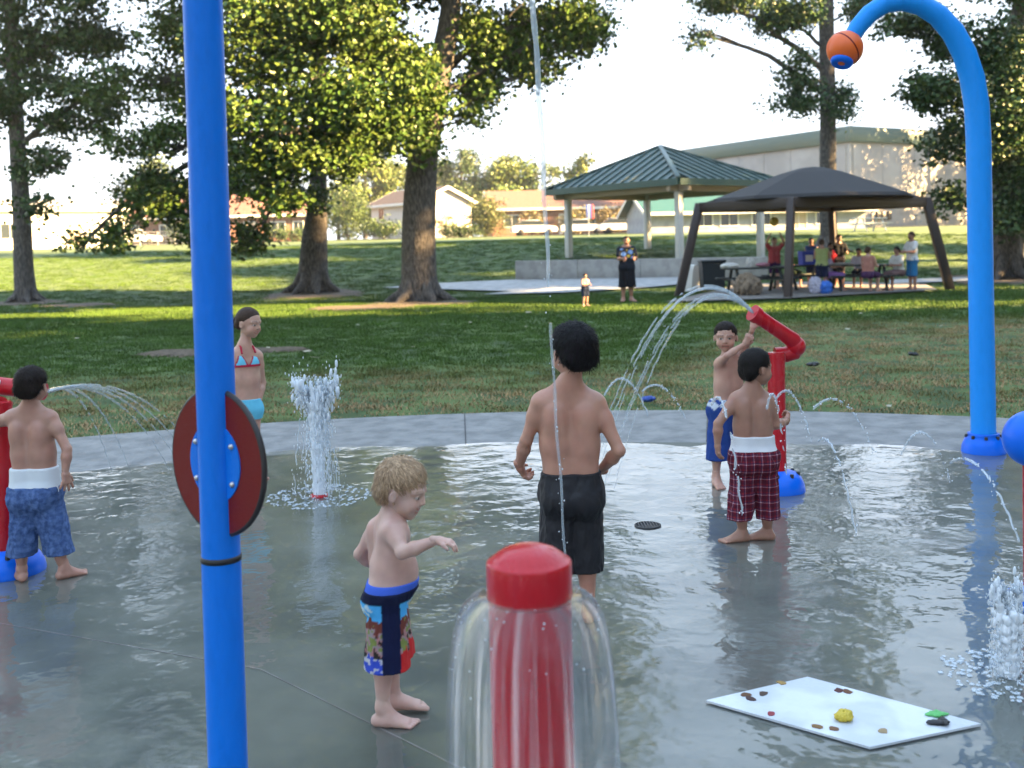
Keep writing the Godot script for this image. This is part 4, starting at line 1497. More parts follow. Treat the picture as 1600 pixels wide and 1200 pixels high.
	struct("concrete_path", sheet([Vector3(-4.738, 0.194, -38.583), Vector3(-2.652, 0.269, -39.67), Vector3(-0.001, 0.308, -40.188), Vector3(3.884, 0.292, -39.985), Vector3(7.583, 0.315, -40.283), Vector3(7.148, 0.157, -37.992), Vector3(4.595, 0.064, -36.098), Vector3(1.676, 0.02, -34.723), Vector3(-1.026, 0.021, -34.763), Vector3(-0.01, 0.055, -35.864), Vector3(-2.272, 0.117, -37.27)], 0.03), M.path)
	struct("concrete_path", sheet([Vector3(13.182, 0.094, -36.804), Vector3(16.687, 0.111, -37.139), Vector3(15.977, 0.044, -35.564), Vector3(12.6, 0.032, -35.183)], 0.03), M.path)
	struct("concrete_path", sheet([Vector3(4.034, 0, -27.779), Vector3(7.439, 0, -28.138), Vector3(12.348, 0, -30.549), Vector3(13.386, 0.009, -34.137), Vector3(11.108, 0.085, -36.6), Vector3(7.698, 0.07, -36.252)], 0.05), M.old_path)
	struct("road", sheet([Vector3(-80, 0, -108), Vector3(60, 0, -108), Vector3(60, 0, -101.5), Vector3(-80, 0, -101.5)], 0.02, 4.0), M.asphalt)
	make_grass()

func make_grass() -> void:
	var r := RandomNumberGenerator.new()
	r.seed = 4
	var meshes := []
	for q in 3:
		var mb := MB.new()
		for i in 26:
			var a := r.randf() * TAU
			var o := Vector3(r.randfn(), 0, r.randfn()) * 0.075
			var h := r.randf_range(0.022, 0.046)
			var bend := Vector3(cos(a), 0, sin(a)) * h * r.randf_range(0.2, 0.9)
			var s := Vector3(-sin(a), 0, cos(a)) * r.randf_range(0.003, 0.0055)
			var k := r.randf_range(0.75, 1.3)
			mb.col = Color(k * r.randf_range(0.85, 1.25), k, k)
			var m := o + bend * 0.45 + Vector3(0, h * 0.65, 0)
			mb.flat([o - s, o + s, m + s * 0.8, m - s * 0.8])
			mb.flat([m - s * 0.8, m + s * 0.8, o + bend + Vector3(0, h, 0)])
		meshes.append(mb.mesh())
	var nz := noise(79, 0.4, 4)
	var tr := [[], [], []]
	var cl := [[], [], []]
	var zones := [[9.5, 14.0, 62.0], [14.0, 22.0, 46.0], [22.0, 34.0, 30.0], [34.0, 60.0, 14.0]]
	for zn in zones:
		var area: float = 0.5 * deg_to_rad(90.0) * (zn[1] * zn[1] - zn[0] * zn[0])
		for i in int(area * zn[2]):
			var d := sqrt(lerpf(zn[0] * zn[0], zn[1] * zn[1], r.randf()))
			var a := deg_to_rad(r.randf_range(-45.0, 45.0))
			var x := sin(a) * d
			var z := -cos(a) * d
			if Vector2(x, z).distance_to(PAD) < PAD_R + 0.03: continue
			var bare := false
			for s in soil_spots:
				if Vector2(x - s[0].x, (z - s[0].z) / s[2]).length() < s[1] * (0.72 + 0.5 * nz.get_noise_2d(x * 4, z * 4)): bare = true
			for pp in path_polys:
				if Geometry2D.is_point_in_polygon(Vector2(x, z), pp): bare = true
			if bare: continue
			var dr := clampf(dryness(x, z) * (0.8 + 0.9 * nz.get_noise_2d(x * 2.0, z * 2.0)), 0.0, 1.0)
			if r.randf() < dr * 0.45: continue
			var q := r.randi() % 3
			var s := r.randf_range(0.75, 1.3) * (1.0 if d < 22 else 1.35)
			tr[q].append(Transform3D(Basis(Vector3.UP, r.randf() * TAU).scaled(Vector3(s, s * lerpf(1.0, 0.55, dr), s)), Vector3(x, ground_y(x, z) - 0.035, z)))
			var k := r.randf_range(0.88, 1.12) * (1.0 + 0.35 * nz.get_noise_2d(x * 0.9, z * 0.9))
			var c := Color(0.062 * k, 0.112 * k, 0.020 * k).lerp(Color(0.36 * k, 0.245 * k, 0.13 * k), minf(1.0, dr * r.randf_range(1.05, 1.35)))
			cl[q].append(c)
	for q in 3:
		var mm := MultiMesh.new()
		mm.transform_format = MultiMesh.TRANSFORM_3D
		mm.use_colors = true
		mm.mesh = meshes[q]
		mm.instance_count = tr[q].size()
		for i in tr[q].size():
			mm.set_instance_transform(i, tr[q][i])
			mm.set_instance_color(i, cl[q][i])
		var mi := MultiMeshInstance3D.new()
		mi.name = numbered("grass")
		mi.multimesh = mm
		mi.material_override = M.blade
		add_child(mi)
		tag(mi, "short green grass of the park lawn, dry and tan beside the pad", "grass", "blades of the lawn", "stuff")

# ---------------------------------------------------------------- buildings far behind
func make_buildings() -> void:
	# the tall pale hall with a green band along its top
	var corner := Vector3(35.4, 0, -110.0)
	var hall := thing("hall", "tall pale concrete hall with a green band along its roof edge", "building", corner)
	var e1 := Vector3(-0.5, 0, -0.866)
	var e2 := Vector3(0.866, 0, -0.5)
	for side in 2:
		var e: Vector3 = e1 if side == 0 else e2
		var out := Vector3(-0.866, 0, 0.5) if side == 0 else Vector3(0.5, 0, 0.866)
		var n := 7 if side == 0 else 9
		var w := 4.2 if side == 0 else 5.0
		for i in n:
			var mb := MB.new()
			mb.box(e * (w * (i + 0.5)) + Vector3.UP * 6.8 - out * 0.2, Vector3(w - 0.05, 9.6, 0.4), Basis(e, Vector3.UP, e.cross(Vector3.UP)), 0.03)
			put("wall_panel", mb.mesh(), M.tilt_wall, hall)
		var cb := MB.new()
		cb.box(e * (w * n * 0.5) + Vector3.UP * 6.8 - out * 0.45, Vector3(w * n, 9.4, 0.2), Basis(e, Vector3.UP, e.cross(Vector3.UP)))
		put("wall_core", cb.mesh(), M.concrete, hall)
		var fb := MB.new()
		fb.box(e * (w * n * 0.5 - 0.1) + Vector3.UP * 12.42 + out * 0.06, Vector3(w * n + 0.5, 1.62, 0.5), Basis(e, Vector3.UP, e.cross(Vector3.UP)), 0.04)
		put("fascia", fb.mesh(), M.green_metal, hall)
	var rb := MB.new()
	rb.face([Vector3(0, 13, 0), e1 * 29.4 + Vector3.UP * 13, e1 * 29.4 + e2 * 45 + Vector3.UP * 13, e2 * 45 + Vector3.UP * 13], Vector3.UP)
	put("roof", rb.mesh(), M.concrete, hall)
	for i in 3:
		var vb := MB.new()
		vb.box(e2 * (3.5 + i * 0.9) + Vector3(0.25, 3.9, 0.45), Vector3(0.5, 0.9, 0.3), Basis(e2, Vector3.UP, e2.cross(Vector3.UP)), 0.04)
		put("wall_vent", vb.mesh(), M.black, hall)
	# low grey building with a green roof in front of it
	house("low_building", "low grey block building with a teal green roof beside the tall hall", Vector3(21.235, 2.515, -97), 0.12, 19.5, 9.0, 1.75, 1.75, M.grey_block, M.green_dark, [[0, -5.0, 0.45, 1.5, 1.0, "window"], [0, -2.7, 0.45, 1.5, 1.0, "window"], [0, 0.2, 0.45, 1.6, 1.0, "window"], [0, 3.6, 0.05, 1.4, 1.6, "door"], [0, 6.0, 0.45, 1.5, 1.0, "window"]], 0.7)
	house("house", "two storey white house with a brown roof behind the thick trunk", Vector3(-9.65, ground_y(-9.65, -113.6), -113.6), -0.9, 9.4, 6.6, 3.6, 1.45, M.siding, M.brown_roof, [[0, -2.6, 2.1, 1.0, 1.1, "window"], [0, 2.2, 2.1, 1.0, 1.1, "window"], [0, -1.6, 0.3, 1.5, 1.0, "window"], [0, 2.4, 0.3, 1.2, 1.1, "window"]])
	house("brick_house", "brick house with a long red roof left of the broad trunk", Vector3(-27.984, 2.824, -118), 0.1, 12.0, 8.0, 2.9, 2.2, M.brick, M.red_roof, [[0, -3.6, 0.9, 1.5, 1.1, "window"], [0, -0.6, 0.1, 1.0, 2.0, "door"], [0, 2.4, 0.9, 1.5, 1.1, "window"], [0, 4.6, 0.9, 1.0, 1.1, "window"]])
	house("brick_house", "brick house half hidden by the low leafy branches left of the near pole", Vector3(-40.249, 2.882, -122), 0.0, 9.0, 8.0, 2.9, 2.0, M.brick, M.red_roof, [[0, -2.0, 0.9, 1.4, 1.1, "window"], [0, 1.8, 0.9, 1.4, 1.1, "window"]])
	house("brick_house", "long brick house with a tan roof seen left of and behind the pavilion", Vector3(5.015, 2.853, -120), 0.12, 15.0, 8.0, 2.9, 1.9, M.brick, M.red_roof, [[0, -5.4, 0.9, 1.6, 1.2, "window"], [0, -2.6, 0.9, 1.6, 1.2, "window"], [0, 0.4, 0.1, 1.0, 2.0, "door"], [0, 3.0, 0.9, 1.6, 1.2, "window"], [0, 5.6, 0.9, 1.4, 1.2, "window"]])
	house("brick_house", "brick house with a tan roof seen through the pavilion posts", Vector3(15.862, 2.912, -124), 0.12, 12.0, 10.0, 3.6, 2.1, M.brick, M.red_roof, [[0, -3.6, 1.4, 1.6, 1.2, "window"], [0, -0.8, 1.4, 1.6, 1.2, "window"], [0, 2.4, 1.4, 1.6, 1.2, "window"]])
	house("white_building", "bright white building at the left edge behind the slim trunk", Vector3(-41.225, 2.441, -92), 0.62, 13.0, 9.0, 3.1, 0.9, M.white_paint, M.concrete, [[0, -3.0, 0.8, 1.4, 1.2, "window"], [0, 2.0, 0.1, 1.0, 2.0, "door"]], 0.3)
	var silver := mat(lin(0.5, 0.52, 0.55), 0.3)
	var white := mat(lin(0.7, 0.7, 0.7), 0.3)
	var dark := mat(lin(0.03, 0.035, 0.045), 0.3)
	car("pale silver car parked beyond the lawn above the standing man", Vector3(10.802, 2.603, -103), 0.1, silver)
	car("dark car parked beyond the lawn right of the silver car", Vector3(13.686, 2.632, -105), 0.05, dark)
	car("white car parked beyond the lawn left of the white pavilion post", Vector3(2.264, 2.618, -104), 0.15, white)
	car("white car parked beyond the lawn just right of the white pavilion post", Vector3(7.258, 2.647, -106), 0.0, white)
	car("white car parked below the low branches left of the near pole", Vector3(-36.832, 2.618, -104), 0.1, white)
	# chain link fence on the left
	var fence := thing("chain_link_fence", "pale chain link fence along the far lawn edge at the left", "fence", Vector3(-36.908, 2.5, -96))
	var wire := MB.new()
	for i in 8:
		var fp := MB.new()
		fp.tube([Vector3(i * 1.6, -0.2, 0), Vector3(i * 1.6, 1.25, 0)], [0.04, 0.04], 6)
		put("post", fp.mesh(), M.steel, fence)
	for i in 46: wire.bar(Vector3(i * 0.25, 0.05, 0), Vector3(i * 0.25 + 0.0, 1.2, 0), 0.012, 0.012)
	for k in 5: wire.bar(Vector3(0, 0.1 + 0.28 * k, 0), Vector3(11.2, 0.1 + 0.28 * k, 0), 0.02, 0.02)
	put("wire_mesh", wire.mesh(), M.steel, fence)
	# banner on a pole
	var banner := thing("banner", "small blue white and red banner on a thin pole before the brick houses", "banner", Vector3(5.471, 2.176, -74))
	var pb := MB.new()
	pb.tube([Vector3.ZERO, Vector3(0, 2.2, 0)], [0.03, 0.025], 8)
	put("pole", pb.mesh(), M.steel, banner)
	var cols := [[lin(0.06, 0.12, 0.45), -0.19], [lin(0.62, 0.62, 0.68), -0.06], [lin(0.10, 0.16, 0.48), 0.06], [lin(0.5, 0.06, 0.08), 0.20]]
	for c in cols:
		var sb := MB.new()
		sb.box(Vector3(0.1 + c[1], 1.72, 0.04), Vector3(0.128, 1.0, 0.015), Basis(Vector3.UP, 0.2), 0.004)
		put("stripe", sb.mesh(), mat(c[0], 0.8), banner)

# ---------------------------------------------------------------- trees
func make_trees() -> void:
	var green := Color(0.058, 0.105, 0.020)
	var deep := Color(0.040, 0.080, 0.020)
	var b3 := Vector3(-2.84, 0, -32.5)
	tree("broadleaf_tree", "thick leaning tree trunk between the two nearest trunks and the open sky", b3,
		[Vector3.ZERO, Vector3(-2.851, 0.98, -32.5) - b3, Vector3(-2.767, 3.34, -32.5) - b3, Vector3(-2.498, 5.294, -32.5) - b3, Vector3(-1.994, 7.235, -32.5) - b3, Vector3(-1.63, 9.172, -32.5) - b3, Vector3(-1.589, 11.496, -32.5) - b3, Vector3(-1.109, 14.953, -32.5) - b3, Vector3(-1.213, 18.4, -32.5) - b3], [0.60, 0.54, 0.50, 0.43, 0.37, 0.30, 0.24, 0.16, 0.05],
		[[Vector3(-3.962, 8.156, -32) - b3, Vector3(1.5, 1.3, 1.7), 270], [Vector3(-3.037, 6.383, -30.6) - b3, Vector3(1.1, 1.0, 1.0), 180], [Vector3(-3.635, 5.248, -31) - b3, Vector3(1.2, 0.8, 1.1), 150], [Vector3(-2.456, 4.688, -31.3) - b3, Vector3(0.5, 0.4, 0.5), 30],
		[Vector3(-0.773, 8.341, -33.3) - b3, Vector3(0.8, 1.2, 1.0), 160], [Vector3(-0.776, 6.529, -33.2) - b3, Vector3(0.5, 0.7, 0.7), 70], [Vector3(-1.149, 5.64, -32.4) - b3, Vector3(0.3, 0.3, 0.4), 18],
		[Vector3(1.39, 8.623, -33) - b3, Vector3(1.4, 0.9, 1.5), 220], [Vector3(0.394, 8.25, -34) - b3, Vector3(0.9, 0.9, 1.0), 120], [Vector3(0.914, 7.013, -33) - b3, Vector3(0.5, 0.35, 0.5), 26], [Vector3(2.379, 8.401, -33) - b3, Vector3(0.5, 0.5, 0.7), 40],
		[Vector3(-1.676, 11.885, -32.5) - b3, Vector3(3.6, 2.0, 3.5), 420], [Vector3(-4.288, 11.071, -31.5) - b3, Vector3(2.8, 1.9, 2.8), 320], [Vector3(1.842, 10.976, -33) - b3, Vector3(2.2, 1.5, 2.6), 260], [Vector3(-1.166, 16.488, -32.5) - b3, Vector3(4.2, 2.8, 4.0), 450], [Vector3(-3.012, 19.967, -32.5) - b3, Vector3(3.2, 2.0, 3.2), 220]], 3, green)
	var b2 := Vector3(-7.146, 0.158, -38)
	tree("broadleaf_tree", "broad trunk with sunlit leaves just right of the near blue pole", b2,
		[Vector3.ZERO, Vector3(-7.16, 0.969, -38) - b2, Vector3(-7.079, 2.119, -38) - b2, Vector3(-6.922, 3.495, -38) - b2, Vector3(-6.8, 6.014, -38) - b2, Vector3(-6.651, 9.432, -38) - b2, Vector3(-6.628, 13.964, -38) - b2, Vector3(-6.572, 19.58, -38) - b2], [0.62, 0.52, 0.45, 0.33, 0.28, 0.22, 0.16, 0.05],
		[[Vector3(-6.607, 7.736, -29.6) - b2, Vector3(1.63, 1.20, 1.55), 304, 7.5], [Vector3(-4.851, 7.912, -29.8) - b2, Vector3(1.38, 1.12, 1.29), 218, 7.5], [Vector3(-6.981, 5.676, -29.4) - b2, Vector3(1.29, 0.95, 1.29), 152, 7.5], [Vector3(-4.725, 5.77, -29.2) - b2, Vector3(1.20, 0.95, 1.20), 218, 7.5], [Vector3(-5.638, 4.422, -29.6) - b2, Vector3(1.55, 0.77, 1.20), 247, 7.5], [Vector3(-5.14, 5.305, -37) - b2, Vector3(0.9, 0.6, 0.9), 90], [Vector3(-6.607, 3.475, -29.8) - b2, Vector3(0.69, 0.69, 0.77), 85, 7.5], [Vector3(-8.598, 2.026, -35.6) - b2, Vector3(0.55, 0.42, 0.6), 46, 6.2], [Vector3(-7.322, 3.459, -37) - b2, Vector3(0.7, 0.6, 0.6), 50],
		[Vector3(-11.429, 4.948, -35) - b2, Vector3(1.9, 1.0, 1.6), 133, 6.2], [Vector3(-11.772, 3.354, -34.6) - b2, Vector3(1.4, 0.95, 1.2), 133, 6.2], [Vector3(-12.859, 2.271, -34.6) - b2, Vector3(0.5, 0.4, 0.5), 44, 6.2], [Vector3(-14.063, 2.049, -34.6) - b2, Vector3(0.45, 0.2, 0.4), 16, 6.2], [Vector3(-9.899, 3.22, -35) - b2, Vector3(1.2, 1.1, 1.2), 118, 6.2], [Vector3(-11.75, 7.578, -35.6) - b2, Vector3(2.0, 1.2, 1.8), 147], [Vector3(-11.056, 9.566, -36) - b2, Vector3(2.0, 1.1, 1.8), 161], [Vector3(-9.454, 4.729, -35.5) - b2, Vector3(0.9, 0.8, 0.9), 56, 6.2],
		[Vector3(-6.572, 11.75, -30) - b2, Vector3(2.6, 1.8, 2.2), 260, 9.5], [Vector3(-5.131, 14.77, -30.5) - b2, Vector3(2.6, 2.0, 2.2), 240, 11.0], [Vector3(-7.81, 15.048, -31) - b2, Vector3(2.2, 1.8, 2.0), 190, 11.0], [Vector3(-6.991, 13.295, -38) - b2, Vector3(4.2, 2.2, 3.6), 420], [Vector3(-10.52, 12.56, -36) - b2, Vector3(3.2, 2.0, 2.8), 330], [Vector3(-6.813, 19.139, -38) - b2, Vector3(4.2, 2.6, 4.0), 400]], 4, green)
	var b1 := Vector3(-17.073, 0.104, -37)
	tree("broadleaf_tree", "slim dark tree trunk at the left edge of the lawn", b1,
		[Vector3.ZERO, Vector3(-17.113, 1.233, -37) - b1, Vector3(-17.102, 3.251, -37) - b1, Vector3(-17.149, 5.486, -37) - b1, Vector3(-17.224, 9.266, -37) - b1, Vector3(-17.219, 13.899, -37) - b1, Vector3(-17.097, 19.8, -37) - b1], [0.40, 0.33, 0.30, 0.27, 0.22, 0.14, 0.04],
		[[Vector3(-16.279, 9.464, -37) - b1, Vector3(1.7, 1.4, 1.5), 168], [Vector3(-14.258, 9.858, -37) - b1, Vector3(1.6, 1.0, 1.5), 140], [Vector3(-15.072, 6.377, -36.5) - b1, Vector3(1.2, 0.7, 1.1), 56], [Vector3(-13.714, 7.331, -36.5) - b1, Vector3(1.5, 0.9, 1.3), 91], [Vector3(-17.152, 6.757, -36.5) - b1, Vector3(0.9, 1.0, 0.9), 60], [Vector3(-15.907, 4.704, -36.5) - b1, Vector3(0.9, 0.6, 0.8), 46], [Vector3(-16.247, 3.316, -36.3) - b1, Vector3(0.45, 0.4, 0.4), 16],
		[Vector3(-19.211, 8.649, -37) - b1, Vector3(2.4, 2.2, 2.3), 260], [Vector3(-15.23, 13.631, -37) - b1, Vector3(4.0, 2.4, 3.6), 420], [Vector3(-17.224, 19.368, -37) - b1, Vector3(4.2, 2.6, 4.2), 380]], 5, deep)
	var b4 := Vector3(14.411, 1.052, -48)
	tree("tall_tree", "tall straight tree trunk rising behind the brown shelter", b4,
		[Vector3.ZERO, Vector3(14.448, 1.393, -48) - b4, Vector3(14.454, 3.718, -48) - b4, Vector3(14.49, 8.058, -48) - b4, Vector3(14.497, 12.373, -48) - b4, Vector3(14.555, 18.088, -48) - b4, Vector3(14.661, 25.171, -48) - b4], [0.50, 0.385, 0.365, 0.35, 0.33, 0.22, 0.05],
		[[Vector3(12.648, 9.231, -47) - b4, Vector3(0.9, 0.8, 0.8), 70, 7.0], [Vector3(13.051, 7.993, -47.3) - b4, Vector3(0.9, 0.6, 0.8), 66, 6.0], [Vector3(15.42, 8.179, -48) - b4, Vector3(0.8, 0.5, 0.7), 44, 6.0], [Vector3(14.994, 7.416, -47.6) - b4, Vector3(0.5, 0.3, 0.5), 20, 5.5],
		[Vector3(9.43, 11.813, -46) - b4, Vector3(1.7, 0.6, 1.4), 120], [Vector3(11.75, 11.506, -47) - b4, Vector3(1.3, 0.8, 1.2), 120], [Vector3(8.188, 10.632, -46) - b4, Vector3(0.4, 0.4, 0.4), 22], [Vector3(15.908, 11.909, -48) - b4, Vector3(1.0, 0.8, 1.0), 90], [Vector3(13.17, 11.641, -46.5) - b4, Vector3(1.0, 0.7, 1.0), 90],
		[Vector3(14.525, 16.093, -48) - b4, Vector3(2.2, 2.0, 2.2), 220], [Vector3(14.61, 21.78, -48) - b4, Vector3(2.4, 2.6, 2.4), 240]], 6, deep)
	var b5 := Vector3(17.305, 0.104, -37)
	tree("broadleaf_tree", "dark leafy tree with a thick trunk at the right edge of the lawn", b5,
		[Vector3.ZERO, Vector3(17.305, 0.841, -37) - b5, Vector3(17.368, 2.633, -37) - b5, Vector3(17.483, 5.311, -37) - b5, Vector3(17.781, 8.416, -37) - b5, Vector3(17.984, 11.065, -37) - b5], [0.66, 0.50, 0.45, 0.40, 0.32, 0.06],
		[[Vector3(13.701, 8.542, -35) - b5, Vector3(1.2, 0.5, 1.0), 90], [Vector3(14.039, 6.168, -34.6) - b5, Vector3(1.1, 0.75, 1.0), 130], [Vector3(14.753, 4.588, -34.6) - b5, Vector3(0.7, 0.9, 0.8), 90], [Vector3(14.358, 2.926, -34.6) - b5, Vector3(0.5, 0.45, 0.5), 34], [Vector3(14.751, 8.098, -35) - b5, Vector3(0.7, 0.7, 0.8), 70],
		[Vector3(16.42, 7.358, -35.2) - b5, Vector3(1.1, 1.5, 1.2), 270], [Vector3(16.45, 4.796, -35) - b5, Vector3(1.1, 1.4, 1.2), 290], [Vector3(16.471, 2.576, -35) - b5, Vector3(0.9, 0.8, 0.9), 150], [Vector3(18.404, 5.177, -36) - b5, Vector3(1.8, 2.4, 1.8), 320],
		[Vector3(17.821, 10.064, -36.5) - b5, Vector3(1.6, 1.0, 1.4), 160]], 7, deep)
	var b6 := Vector3(20.894, 0.549, -43)
	tree("broadleaf_tree", "second trunk half cut by the right edge of the picture", b6,
		[Vector3.ZERO, Vector3(20.894, 0.699, -43) - b6, Vector3(20.994, 5.896, -43) - b6, Vector3(21.237, 9.765, -43) - b6, Vector3(21.389, 12.332, -43) - b6], [0.55, 0.42, 0.36, 0.28, 0.06],
		[[Vector3(20.432, 3.264, -42) - b6, Vector3(1.2, 0.8, 1.2), 130], [Vector3(21.733, 7.172, -43) - b6, Vector3(2.2, 1.8, 2.2), 260], [Vector3(22.28, 10.512, -43) - b6, Vector3(1.8, 1.0, 1.8), 160]], 8, deep)
	# trees far beyond the lawn
	var gold := Color(0.085, 0.125, 0.028)
	var far := [
		["pale round tree beyond the lawn between the broad trunk and the white house", Vector3(-18.179, 3, -132), 4.8, 11.2, 5.0, 420, gold],
		["tall feathery tree behind the gable of the white house", Vector3(-6.546, 3, -140), 3.4, 12.6, 3.9, 380, Color(0.06, 0.10, 0.035)],
		["yellow green tree between the white house and the brick houses", Vector3(-0.348, 3, -140), 4.4, 11.0, 4.6, 380, gold],
		["small tree top peeping over the roof left of the pavilion", Vector3(8.992, 3, -140), 4.4, 10.0, 3.2, 200, gold],
		["dark green tree behind the left brick house", Vector3(-32.663, 3, -150), 4.0, 10.0, 5.0, 300, Color(0.04, 0.07, 0.02)],
		["broad pale tree in the far tree line, left of the white house roof", Vector3(-17.305, 3, -155), 3.6, 12.6, 6.0, 380, gold],
		["rounded tree in the far tree line right of the thick trunk", Vector3(-11.072, 3, -160), 3.6, 11.5, 5.6, 340, Color(0.07, 0.11, 0.03)],
		["wide tree in the far tree line above the tan brick roof", Vector3(3.919, 3, -158), 3.4, 11.2, 6.2, 340, gold],
		["low tree in the far tree line left of the pavilion roof", Vector3(-3.913, 3, -165), 3.4, 11.0, 6.2, 340, Color(0.075, 0.115, 0.03)],
		["tree in the far tree line behind the left brick house, right of the near pole", Vector3(-41.631, 3, -160), 3.4, 11.5, 6.4, 340, Color(0.05, 0.085, 0.022)],
		["tree in the far tree line right of the broad trunk", Vector3(-26.926, 3, -165), 3.4, 12.0, 6.0, 340, Color(0.07, 0.11, 0.028)],
		["hazy tree behind the brick house left of the near pole", Vector3(-49.941, 3, -150), 4.0, 12.0, 6.0, 350, Color(0.05, 0.085, 0.02)]]
	for i in far.size():
		var f = far[i]
		tree("background_tree", f[0], f[1], [Vector3.ZERO, Vector3(0, f[3] * 0.3, 0), Vector3(0.2, f[3] * 0.7, 0), Vector3(0.1, f[3], 0)], [0.35, 0.25, 0.15, 0.04], crown_boughs(f[2] - 2.0, f[3] - 1.0, f[4], 9, f[5], 60 + i), 20 + i, f[6], "trees far beyond the lawn", true, M.dark_bark)
	shrub("bushy green shrub between the broad trunk and the white house", Vector3(-16.334, 2.647, -106), Vector3(4.6, 5.2, 3.5), 260, 1, Color(0.06, 0.095, 0.022))
	shrub("low green shrub at the foot of the white house, left of the thick trunk", Vector3(-12.436, 2.603, -103), Vector3(4.5, 2.0, 2.5), 120, 2, Color(0.05, 0.085, 0.02))
	shrub("sparse tan shrub in front of the white gable", Vector3(-6.253, 2.603, -103), Vector3(2.6, 2.6, 2.0), 46, 3, Color(0.14, 0.12, 0.055))
	shrub("big olive shrub right of the white house", Vector3(-2.385, 2.647, -106), Vector3(4.2, 4.2, 3.0), 220, 4, Color(0.10, 0.115, 0.035))
	shrub("low hedge along the far lawn edge below the white gable", Vector3(-4.723, 2.574, -101), Vector3(4.6, 1.0, 1.5), 90, 5, Color(0.045, 0.075, 0.02))
	shrub("brownish shrub before the brick house, left of the white pavilion post", Vector3(2.155, 2.676, -108), Vector3(3.0, 2.6, 2.0), 100, 6, Color(0.15, 0.12, 0.05))
	shrub("brownish shrub seen between the white pavilion post and the banner", Vector3(6.538, 2.691, -109), Vector3(3.2, 2.6, 2.0), 100, 7, Color(0.14, 0.12, 0.045))
	shrub("tan shrub beside the brick house right of the banner", Vector3(10.401, 2.706, -110), Vector3(3.8, 2.8, 2.0), 130, 8, Color(0.15, 0.12, 0.055))
	shrub("green hedge before the left brick house", Vector3(-22.016, 2.618, -104), Vector3(5.0, 1.4, 1.5), 110, 9, Color(0.06, 0.10, 0.025))
	shrub("dark shrub under the low branches left of the near pole", Vector3(-32.721, 2.647, -106), Vector3(4.0, 2.2, 2.0), 110, 10, Color(0.05, 0.08, 0.025))
	# trees right of the picture whose shade lies over the pad and the near lawn
	var shade := [[19.0, 8.0, 17.0, 3.0], [21.0, 1.0, 18.0, 3.0], [20.0, -7.0, 17.0, 3.0], [22.0, -13.5, 18.0, 3.4], [26.0, -16.5, 17.0, 3.4], [29.0, 8.0, 17.0, 4.0], [28.0, 0.0, 17.0, 4.0], [29.0, -8.5, 17.0, 4.0], [36.0, 8.0, 19.0, 5.0], [37.0, -1.0, 20.0, 5.0], [36.0, -8.0, 20.0, 5.0], [39.0, -13.0, 20.0, 6.0], [29.0, 16.0, 18.0, 3.4], [25.0, 4.5, 17.0, 3.0], [44.0, 3.0, 22.0, 6.0], [44.0, -6.0, 22.0, 6.0], [24.0, 12.0, 17.0, 3.0], [20.0, 15.0, 17.0, 3.0], [32.0, -25.0, 15.0, 3.2], [36.0, -32.5, 15.0, 4.0], [44.0, -25.0, 26.5, 18.0], [44.0, -34.0, 25.0, 13.0], [48.0, -41.5, 27.0, 13.0], [45.0, -50.0, 26.0, 13.0], [50.0, -58.5, 27.0, 13.0], [57.0, -106.5, 24.0, 3.5], [66.0, -112.0, 25.0, 3.5], [76.0, -117.0, 25.0, 3.5], [-16.0, 19.0, 17.0, 3.0], [-6.0, 23.0, 18.0, 3.0], [4.0, 20.0, 17.0, 3.0], [13.0, 23.0, 18.0, 3.0], [-24.0, 8.0, 17.0, 3.0], [-25.0, -4.0, 16.0, 3.0]]
	for i in shade.size():
		var s = shade[i]
		var p := Vector3(s[0], ground_y(s[0], s[1]), s[1])
		tree("park_tree", "leafy park tree outside the view that shades the pad and lawn", p, [Vector3.ZERO, Vector3(0, 4, 0), Vector3(0.4, 9, 0.2), Vector3(0.2, s[2], 0)], [0.5, 0.4, 0.28, 0.05], crown_boughs(s[3], s[2] - 1.2, 3.4 if s[2] < 15.5 or s[3] > 15.0 else 5.2, 11, 800, 90 + i), 40 + i, deep, "park trees outside the picture", true, M.dark_bark)

